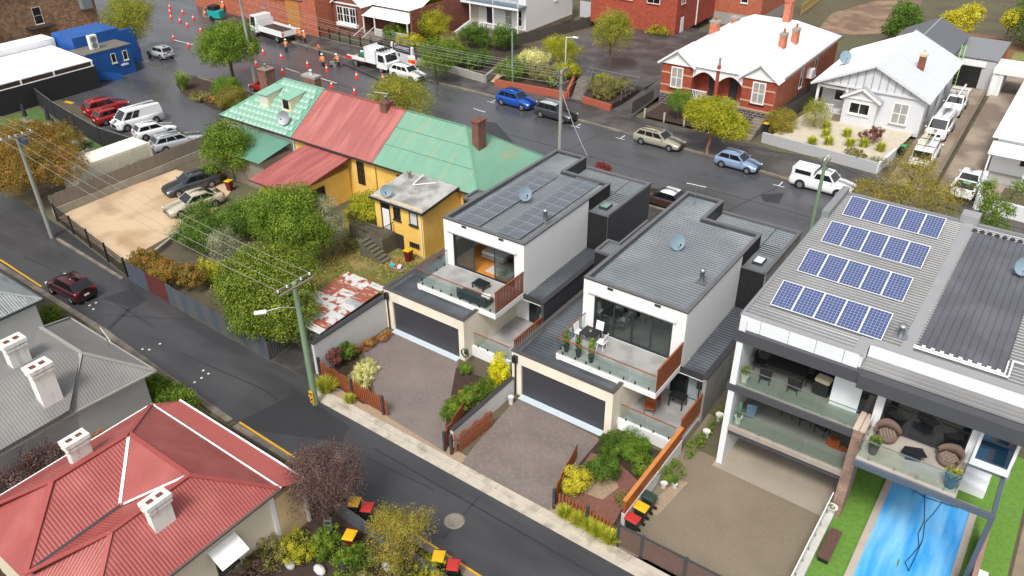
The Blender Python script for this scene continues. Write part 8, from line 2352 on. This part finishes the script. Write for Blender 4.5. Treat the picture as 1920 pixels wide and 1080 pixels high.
# road cones
CO = mat('cone_orange', (216, 56, 34), 0.5, 0.05)
def cone(label, p):
    t = thing('traffic_cone', label, 'cone', p, R_.uniform(0, 1), 'roadworks cones')
    MB().box(-.24, .24, -.24, .24, 0, .05).lathe([(.17, .05), (.12, .34), (.085, .56), (.05, .8), (0, .8)], n=10).build('body', CO, t, world=False)
    MB().lathe([(.125, .34), (.09, .56)], n=10).build('reflective_band', WHITE, t, world=False)
    return t
cone_px = [(-117.52, 73.68, 0), (-114.91, 71.87, 0), (-111.99, 70.02, 0), (-109.01, 69.45, 0), (-113, 72.75, 0), (-106.06, 68.59, 0), (-108.68, 71.49, 0), (-102.05, 67.88, 0), (-109.62, 74.23, 0), (-101.93, 63.42, 0), (-97.15, 62.34, 0), (-86.41, 65.79, 0), (-82.84, 65.69, 0), (-83.17, 62, 0), (-78.18, 61.81, 0), (-77.75, 65.4, 0), (-74.37, 65.38, 0), (-69.53, 61.52, 0), (-69.49, 65.5, 0), (-65.77, 61.41, 0), (-73.9, 62.04, 0), (-66.38, 66.65, -0)]
cl = ['at the top end of the side street row', 'second in the side street row', 'third in the side street row', 'where the side street row meets the main street', 'on the side street kerb corner', 'fifth along the bend toward the truck', 'on the kerb curve before the warehouse', 'last before the round-headed tree', 'on the footpath by the warehouse wall', 'at the left end of the white line', 'at the right end of the white line', 'just right of the round-headed tree', 'below the tipper truck tail', 'nearest the big brick chimney', 'at the left end of the dashed line', 'alone in mid-street left of the workers', 'at the feet of the worker in mid-street', 'at the end of the dashed line above the red roof', 'below the small work truck cab', 'nearest the ridge of the red roof', 'half hidden by the small roof chimney', 'between the white wagon and the willow']
for p, l_ in zip(cone_px, cl): cone('orange traffic cone ' + l_, p)
stripe((-101.7, 63.26), (-97.54, 63.28), .2, .02, PAINTW)
# road workers: one skinned body each, clothing as children
def person(label, p, rz, lean=0.0, arms=((.25, .1), (.25, .1)), h=1.75, helmet=True):
    t = thing('person', label, 'person', p, rz)
    k = h / 1.75
    Lv = lambda z: (math.sin(lean) * max(0, z - .9), z if z < .9 else .9 + math.cos(lean) * (z - .9))
    def skin(nm, pts, edges, rad, m):
        me = bpy.data.meshes.new(nm)
        me.from_pydata([(Vector(v) * k)[:] for v in pts], edges, [])
        o = bpy.data.objects.new(nm, me)
        C.objects.link(o)
        o.parent = t
        o.modifiers.new('skin', 'SKIN')
        o.modifiers.new('sub', 'SUBSURF').levels = 1
        o.modifiers['sub'].render_levels = 1
        for i, r in enumerate(rad):
            me.skin_vertices[0].data[i].radius = (r[0] * k, r[1] * k) if isinstance(r, tuple) else (r * k, r * k)
        me.skin_vertices[0].data[0].use_root = True
        me.materials.append(m)
    def J(y, z, dx=0): a = Lv(z); return (a[0] + dx, y, a[1])
    sp = [J(0, .95), J(0, 1.2), J(0, 1.42), J(0, 1.52), J(0, 1.62, .02), J(0, 1.74, .01)]
    legs = [(0.03, .1, .5), (0, .11, .08), (.14, .12, .04), (.05, -.1, .5), (-.08, -.11, .08), (.06, -.12, .04)]
    ar = []
    for s_, (fx, up) in zip((1, -1), arms):
        s = J(.2 * s_, 1.4)
        ar += [s, (s[0] + fx * .5, .27 * s_, s[2] - .27 + up * .5), (s[0] + fx * 1.3, .24 * s_, s[2] - .45 + up), (s[0] + fx * 1.5, .22 * s_, s[2] - .52 + up)]
    pts = sp + legs + ar
    ed = [(0, 1), (1, 2), (2, 3), (3, 4), (4, 5), (0, 6), (6, 7), (7, 8), (0, 9), (9, 10), (10, 11), (2, 12), (12, 13), (13, 14), (14, 15), (2, 16), (16, 17), (17, 18), (18, 19)]
    rad = [(.13, .1), (.13, .1), (.15, .1), .05, .1, .07, .075, .05, .045, .075, .05, .045, .06, .045, .035, .045, .06, .045, .035, .045]
    skin('body', pts, ed, rad, mat('skin_tone', (190, 140, 112), 0.6, 0.08))
    skin('trousers', [sp[0]] + legs[:2] + legs[3:5], [(0, 1), (1, 2), (0, 3), (3, 4)], [(.155, .125), .1, .075, .1, .075], mat('navy_trousers', (34, 38, 56), 0.8, 0.15))
    skin('jacket', [sp[1], sp[0], sp[2]] + ar[:3] + ar[4:7], [(0, 1), (0, 2), (2, 3), (3, 4), (4, 5), (2, 6), (6, 7), (7, 8)], [(.165, .13), (.16, .13), (.18, .13), .085, .07, .055, .085, .07, .055], mat('orange_jacket', (240, 120, 20), 0.7, 0.1))
    a = Lv(1.18)
    MB().lathe([(.172, 0), (.176, .03), (.172, .06)], (a[0] * k, 0, a[1] * k), 12, 1.0, 1.05).build('reflective_band', mat('silver_band', (210, 210, 200), 0.4, 0.02), t, world=False)
    c = Lv(1.72)
    if helmet: MB().lathe([(.15, -.02), (.125, .02), (.1, .1), (0, .13)], (c[0] * k + .01, 0, c[1] * k), 12).build('helmet', mat('white_helmet', (226, 226, 222), 0.4, 0.03), t, world=False)
    else: MB().lathe([(.105, -.06), (.11, .02), (.07, .09), (0, .1)], (c[0] * k - .01, 0, c[1] * k), 10).build('hair', mat('dark_hair', (40, 30, 26), 0.8, 0.1), t, world=False)
person('worker in orange jacket standing behind the tipper truck tail', (-84.07, 67.64, 0), 2.2, .1)
person('worker in orange jacket left of the pair by the loading door', (-86.72, 72.37, 0), -1.5, 0, ((.1, 0), (.3, .2)))
person('worker in orange jacket right of the pair by the loading door', (-85.21, 71.85, 0), 2.8, .15, ((.3, .2), (.2, .1)))
person('lone worker in orange jacket at the kerb left of the work truck', (-79.48, 69.04, 0), -2.6, .05, helmet=False)
person('worker in orange jacket facing the red roof in mid-street', (-75.48, 65.9, 0), -1.2, .05, ((.15, 0), (.15, 0)))
person('worker in orange jacket bending over the saw at the truck tray', (-73.91, 66.96, 0), 2.9, .5, ((.4, .1), (.4, .1)))
person('worker in orange jacket far off by the warehouse corner', (-107.73, 76.25, 0), -1.6, 0)
person('worker partly hidden beside the tipper tray', (-88.94, 72.75, 0), -1.0, 0)
sw = thing('concrete_saw', 'wheeled concrete saw held by the bending worker', 'machine', (-74.92, 67.05, 0), .3)
MB().box(-.4, .3, -.22, .22, .25, .65).build('engine', mat('dirty_grey_metal', (120, 116, 108), 0.6, 0.2), sw, world=False, bevel=.03)
MB().tube((.25, -.26, .25), (.25, -.22, .25), .26, n=18).build('blade_guard', GALV, sw, world=False)
MB().path([(-.35, .15, .6), (-.9, .15, 1.0), (-.9, -.15, 1.0), (-.35, -.15, .6)], .02).build('handle', BLACK, sw, world=False)
for s_ in (-.2, .2): MB().tube((-.3, s_ - .03, .12), (-.3, s_ + .03, .12), .12, n=12).build('wheel', RUBBER, sw, world=False)
# banner on pillars, orange road sign
bn = thing('sign_banner', 'dark banner between two white pillars on the footpath', 'sign', (-68.9, 73.1, 0), -.12)
for x in (-2.0, 1.7): MB().box(x - .15, x + .15, -.15, .15, 0, 1.9).lathe([(.14, 0), (.2, .1), (.14, .3), (0, .34)], (x, 0, 1.9), 10).build('pillar', WHITE, bn, world=False)
MB().box(-1.85, 1.55, -.03, .03, 1.15, 2.2).build('banner', mat('plum_black_banner', (52, 46, 64), 0.6, 0.1), bn, world=False)
MB().box(-1.85, 1.55, -.03, .03, .45, 1.148).build('lower_panel', mat('pale_print_panel', (206, 202, 206), 0.6, 0.12, 3), bn, world=False)
def text(s_, parent, loc, size, m, rot=(PI / 2, 0, 0)):
    cu = bpy.data.curves.new('lettering', 'FONT')
    cu.body, cu.size, cu.extrude = s_, size, .004
    cu.align_x = 'CENTER'
    o = bpy.data.objects.new('lettering', cu)
    C.objects.link(o)
    cu.materials.append(m)
    dg = bpy.context.evaluated_depsgraph_get()
    me = bpy.data.meshes.new_from_object(o.evaluated_get(dg))
    bpy.data.objects.remove(o)
    ob = bpy.data.objects.new('lettering', me)
    C.objects.link(ob)
    ob.parent = parent
    ob.location, ob.rotation_euler = loc, rot
text('Connect', bn, (-.25, -.036, 1.6), .78, WHITE)
og = thing('road_sign', 'orange roadwork sign on a stand beside the white wagon', 'sign', (-66.1, 71.47, 0), .25)
MB().box(-.5, .5, -.02, .02, .35, 1.2).build('board', mat('sign_orange', (240, 110, 10), 0.4, 0.05), og, world=False)
MB().box(-.02, .42, -.028, -.021, .72, 1.12).build('symbol', CO, og, world=False)
MB().box(-.5, .5, -.02, .02, 1.22, 1.75).build('upper_board', WHITE, og, world=False)
for s_ in (-.4, .4): MB().bar((s_, .02, .4), (s_ * 1.1, .4, 0), .03, .03).bar((s_, -.02, .4), (s_ * 1.1, -.3, 0), .03, .03).build('leg', BLACK, og, world=False)
# teal machine by the warehouse
gm = thing('site_generator', 'teal and black site machine behind the round-headed tree', 'machine', (-105.46, 73.26, 0), .2)
MB().box(-1.1, 1.1, -.6, .6, .4, 1.5).build('body', mat('teal_machine', (24, 150, 150), 0.5, 0.1), gm, world=False, bevel=.06, seg=2)
MB().box(-.9, .4, -.65, .65, 1.5, 2.1).build('canopy', BLACK, gm, world=False, bevel=.05)
for s_ in (-.6, .6): MB().tube((-.5, s_ - .1, .35), (-.5, s_ + .1, .35), .35, n=14).build('wheel', RUBBER, gm, world=False)
# bedroom and balcony things
WH2 = mat('white_bedding', (206, 204, 200), 0.9, 0.06, 3)
bd = thing('bed', 'pale bed with cushions inside the open townhouse door', 'bed', (-27.7, 37.2, 3.12))
MB().box(-.9, .9, -1.0, 1.0, .1, .35).build('base', mat('grey_upholstery', (150, 150, 150), 0.9, 0.1), bd, world=False, bevel=.03)
MB().box(-.88, .88, -.98, .98, .35, .58).build('mattress', WH2, bd, world=False, bevel=.06, seg=2)
MB().obox((-.45, .6, .72), (.6, .4, .18), .1, .4).build('pillow', mat('rust_cushion', (150, 92, 66), 0.9, 0.2), bd, world=False, bevel=.07, seg=2)
MB().obox((-.5, .3, .7), (.5, .35, .18), -.1, .5).build('pillow', WH2, bd, world=False, bevel=.07, seg=2)
solo(MB().box(-27.4, -25.6, 35.0, 36.6, 3.125, 3.14), 'rug', mat('pale_woven_rug', (190, 184, 172), 0.95, 0.12, 8), 'pale rug on the honey timber bedroom floor', 'rug')
garden_table('low dark square table on the left townhouse balcony', (-26.4, 33.3, 3.14), -.05, .95, .75, .35, BLACK)
sf = thing('outdoor_sofa', 'dark outdoor sofa with white cushion behind the balcony glass', 'sofa', (-25.6, 32.0, 3.14))
DKS = mat('charcoal_cushion', (52, 58, 62), 0.9, 0.12)
MB().box(-1.3, .9, -.35, .35, .1, .4).build('seat', DKS, sf, world=False, bevel=.05, seg=2)
MB().box(-1.3, .9, -.5, -.36, .1, .75).build('backrest', DKS, sf, world=False, bevel=.05, seg=2)
MB().obox((.55, .05, .5), (.6, .4, .16), .3, .2).build('cushion', WH2, sf, world=False, bevel=.06, seg=2)
for sx in (-1.2, .8):
    for sy in (-.3, .3): MB().box(sx - .03, sx + .03, sy - .03, sy + .03, 0, .1).build('leg', BLACK, sf, world=False)
for k, (x, y) in enumerate(((-18.55, 30.75), (-17.75, 30.7), (-16.95, 30.7))): pot_conifer(x, y, 3.14, ['leftmost', 'middle', 'rightmost'][k] + ' of three potted conifers along the balcony glass', 1.45)
garden_table('dark square dining table on the right townhouse balcony', (-17.9, 32.2, 3.14), .0, 1.0, .9, .74, BLACK)
for k, (x, y, rz, lb) in enumerate(((-18.6, 32.2, PI / 2, 'white chair left of the dark balcony table'), (-17.8, 32.85, 0, 'white chair behind the dark balcony table'), (-17.1, 32.1, -PI / 2, 'white chair right of the dark balcony table'))): chair(lb, (x, y, 3.14), rz, WHITE, 'white chairs at the balcony table')
pot_plant('small green plant on the dark balcony table', (-17.9, 32.2, 3.88), .06, .08, PWHITE, .1, .1, 'mid', 60, .06)
lp = thing('floor_lamp', 'white-shaded lamp behind the right townhouse glass', 'lamp', (-17.6, 34.6, 3.12))
MB().tube((0, 0, 0), (0, 0, 1.3), .02).build('stem', BLACK, lp, world=False)
MB().lathe([(.2, 1.25), (.12, 1.6)], n=12).build('shade', WHITE, lp, world=False)
garden_table('timber desk behind the right townhouse glass', (-15.6, 35.6, 3.12), 0, 1.8, .7, .75, mat('brown_desk', (110, 72, 48), 0.5, 0.2))
chair('black desk chair behind the right townhouse glass', (-16.9, 35.2, 3.12), .5, BLACK)
pot_plant('small yellow-green planter against the orange balcony screen', (-13.35, 32.4, 3.14), .16, .35, mat('timber_planter_brown', (150, 110, 72), 0.8, 0.15), .25, .2, 'lime', 160, .07)
chair('timber lounge chair on the right lower terrace', (-13.9, 32.8, .3), .4, TIMBER, w=.6)
chair('second timber lounge chair on the right lower terrace', (-13.8, 31.9, .3), .3, TIMBER, w=.6)
garden_table('dark table on the right lower terrace', (-12.8, 33.3, .3), 0, .9, .7, .7, BLACK)
for k, (p, r, h, lb) in enumerate((((-10.55, 32.2, 0), .2, .4, 'empty white pot against the concrete wall, nearest the street'), ((-10.5, 33.8, 0), .22, .42, 'empty white pot further along the concrete wall'), ((-10.75, 27.6, 0), .17, .3, 'white pot on pebbles below the orange boards'), ((-10.3, 27.9, 0), .15, .25, 'small white pot at the edge of the pebbles'), ((-20.65, 28.4, -0), .17, .5, 'white cylinder pot at the dividing wall'))):
    pot_plant(lb, p, r, h, PWHITE, .0, .1, 'fern')
hr = thing('hose_reel', 'green garden hose coiled on the garage corner', 'hose', (-25.0, 29.85, .5))
for k in range(3): MB().path([(.25 * math.cos(a * .52), -.05 - k * .04, .35 + .3 * math.sin(a * .52)) for a in range(13)], .02).build('hose', mat('dark_green_hose', (40, 74, 56), 0.5, 0.1), hr, world=False)
MB().box(-.1, .1, -.02, .14, .2, .5).build('bracket', BLACK, hr, world=False)
ball = solo(MB().lathe([(.0, -.3), (.2, -.22), (.3, 0), (.2, .22), (0, .3)], n=14), 'hose_drum', WHITE, 'round white hose drum at the terrace corner', 'hose reel')
ball.location = (-14.35, 29.9, .45)
# garden clutter
cl_ = random.Random(4)
toy = thing('toy_pile', 'turquoise and red plastic toys on a low brick edge', 'toys', (-36.02, 35.8, 0))
for k, (x, y, c_) in enumerate(((-.4, 0, (30, 176, 190)), (0, .1, (206, 60, 40)), (.3, -.05, (214, 214, 214)))): MB().obox((x, y, .15 + .05 * k), (.4, .3, .2), k).build('toy', mat('toy_plastic' + str(k), c_, 0.4, 0.05), toy, world=False, bevel=.05, seg=2)
MB().prism([(-.7, -.3), (.6, -.4), (.7, .2), (-.6, .25)], 0, .08).build('brick_edge', BRK, toy, world=False)
for k, (p, c_, lb) in enumerate((((-24.27, 11.9, 0), (214, 212, 206), 'white crumpled sheet under the window awning'), ((-22.28, 13.65, 0), (176, 178, 176), 'pale grey bag among the shrubs of the front garden'), ((-20.98, 14.21, -0), (206, 204, 198), 'white bucket at the bottom edge of the front garden'), ((-20.31, 15.04, 0), (84, 92, 104), 'blue-grey tub below the yellow lidded bin'), ((-19.34, 16.08, -0), (60, 64, 74), 'dark sack under the thin small tree'), ((-18.61, 16.1, 0), (220, 220, 214), 'pale lumpy bag under the thin small tree'), ((-18.85, 16.86, 0), (226, 226, 222), 'small white ball on the dark sack'))):
    r_ = .12 if k == 6 else .22
    o = solo(MB().lathe([(r_ * .8, 0), (r_, r_ * .7), (r_ * .75, r_ * 1.3), (0, r_ * 1.5)], n=9, sx=1.0 + .3 * (k % 3), sy=1.0), 'garden_clutter', mat('clutter_%d' % c_[0], c_, 0.7, 0.3, 6), lb, 'clutter')
    o.location = p
sl_ = thing('step_ladder', 'pale folding step ladder under the plum tree', 'ladder', (-21.97, 15.71, 0), .6)
for s_ in (-.2, .2): MB().bar((s_, 0, 0), (s_ * .7, .25, 1.2), .03, .04).bar((s_, .6, 0), (s_ * .7, .28, 1.2), .03, .03).build('leg', GALV, sl_, world=False)
for k in range(4): MB().bar((-.17, .05 + k * .055, .25 + k * .26), (.17, .05 + k * .055, .25 + k * .26), .1, .03).build('step', GALV, sl_, world=False)
for k, p in enumerate(((-25.45, 14.31, 0), (-19.61, 17.07, 0))): pot_plant(['grey barrel planter at the porch corner', 'dark empty pot below the yellow lidded bin'][k], p, .3, .6 - .3 * k, mat('blue_grey_barrel', (92, 102, 106), 0.6, 0.15), .02, .2, 'fern', 40)
# beer garden furniture
for k, p in enumerate(((-86, 35.2), (-83, 36.0), (-79.5, 34.8), (-76.5, 35.2), (-73.2, 34.0))):
    t = thing('picnic_table', ['first', 'second', 'third', 'fourth', 'last'][k] + ' dark table from the canopy in the beer garden', 'table', p, .5 * k, 'beer garden tables')
    MB().box(-.8, .8, -.4, .4, .7, .76).build('table_top', PAL, t, world=False)
    for s_ in (-1, 1): MB().box(-.8, .8, s_ * .75 - .15, s_ * .75 + .15, .42, .46).build('bench', BLACK, t, world=False)
    for x in (-.6, .6): MB().bar((x, -.8, 0), (x, 0, .7), .06, .08).bar((x, .8, 0), (x, 0, .7), .06, .08).build('leg', BLACK, t, world=False)
    MB().tube((0, 0, .76), (0, 0, 2.3), .03).lathe([(.25, 1.2), (.12, 2.4), (0, 2.5)], n=8).build('folded_umbrella', BCL, t, world=False)
stripe((-90.39, 41.52), (-88.99, 41.64), .45, .014, PAINTY, 'parking_block')
for a, b in (((-87.8, 42.86), (-88.34, 44.38)), ((-71.24, 38.89), (-71.98, 43.04)), ((-74.24, 39.12), (-74.44, 39.65))): stripe(a, b, .1, .014, PAINTY)
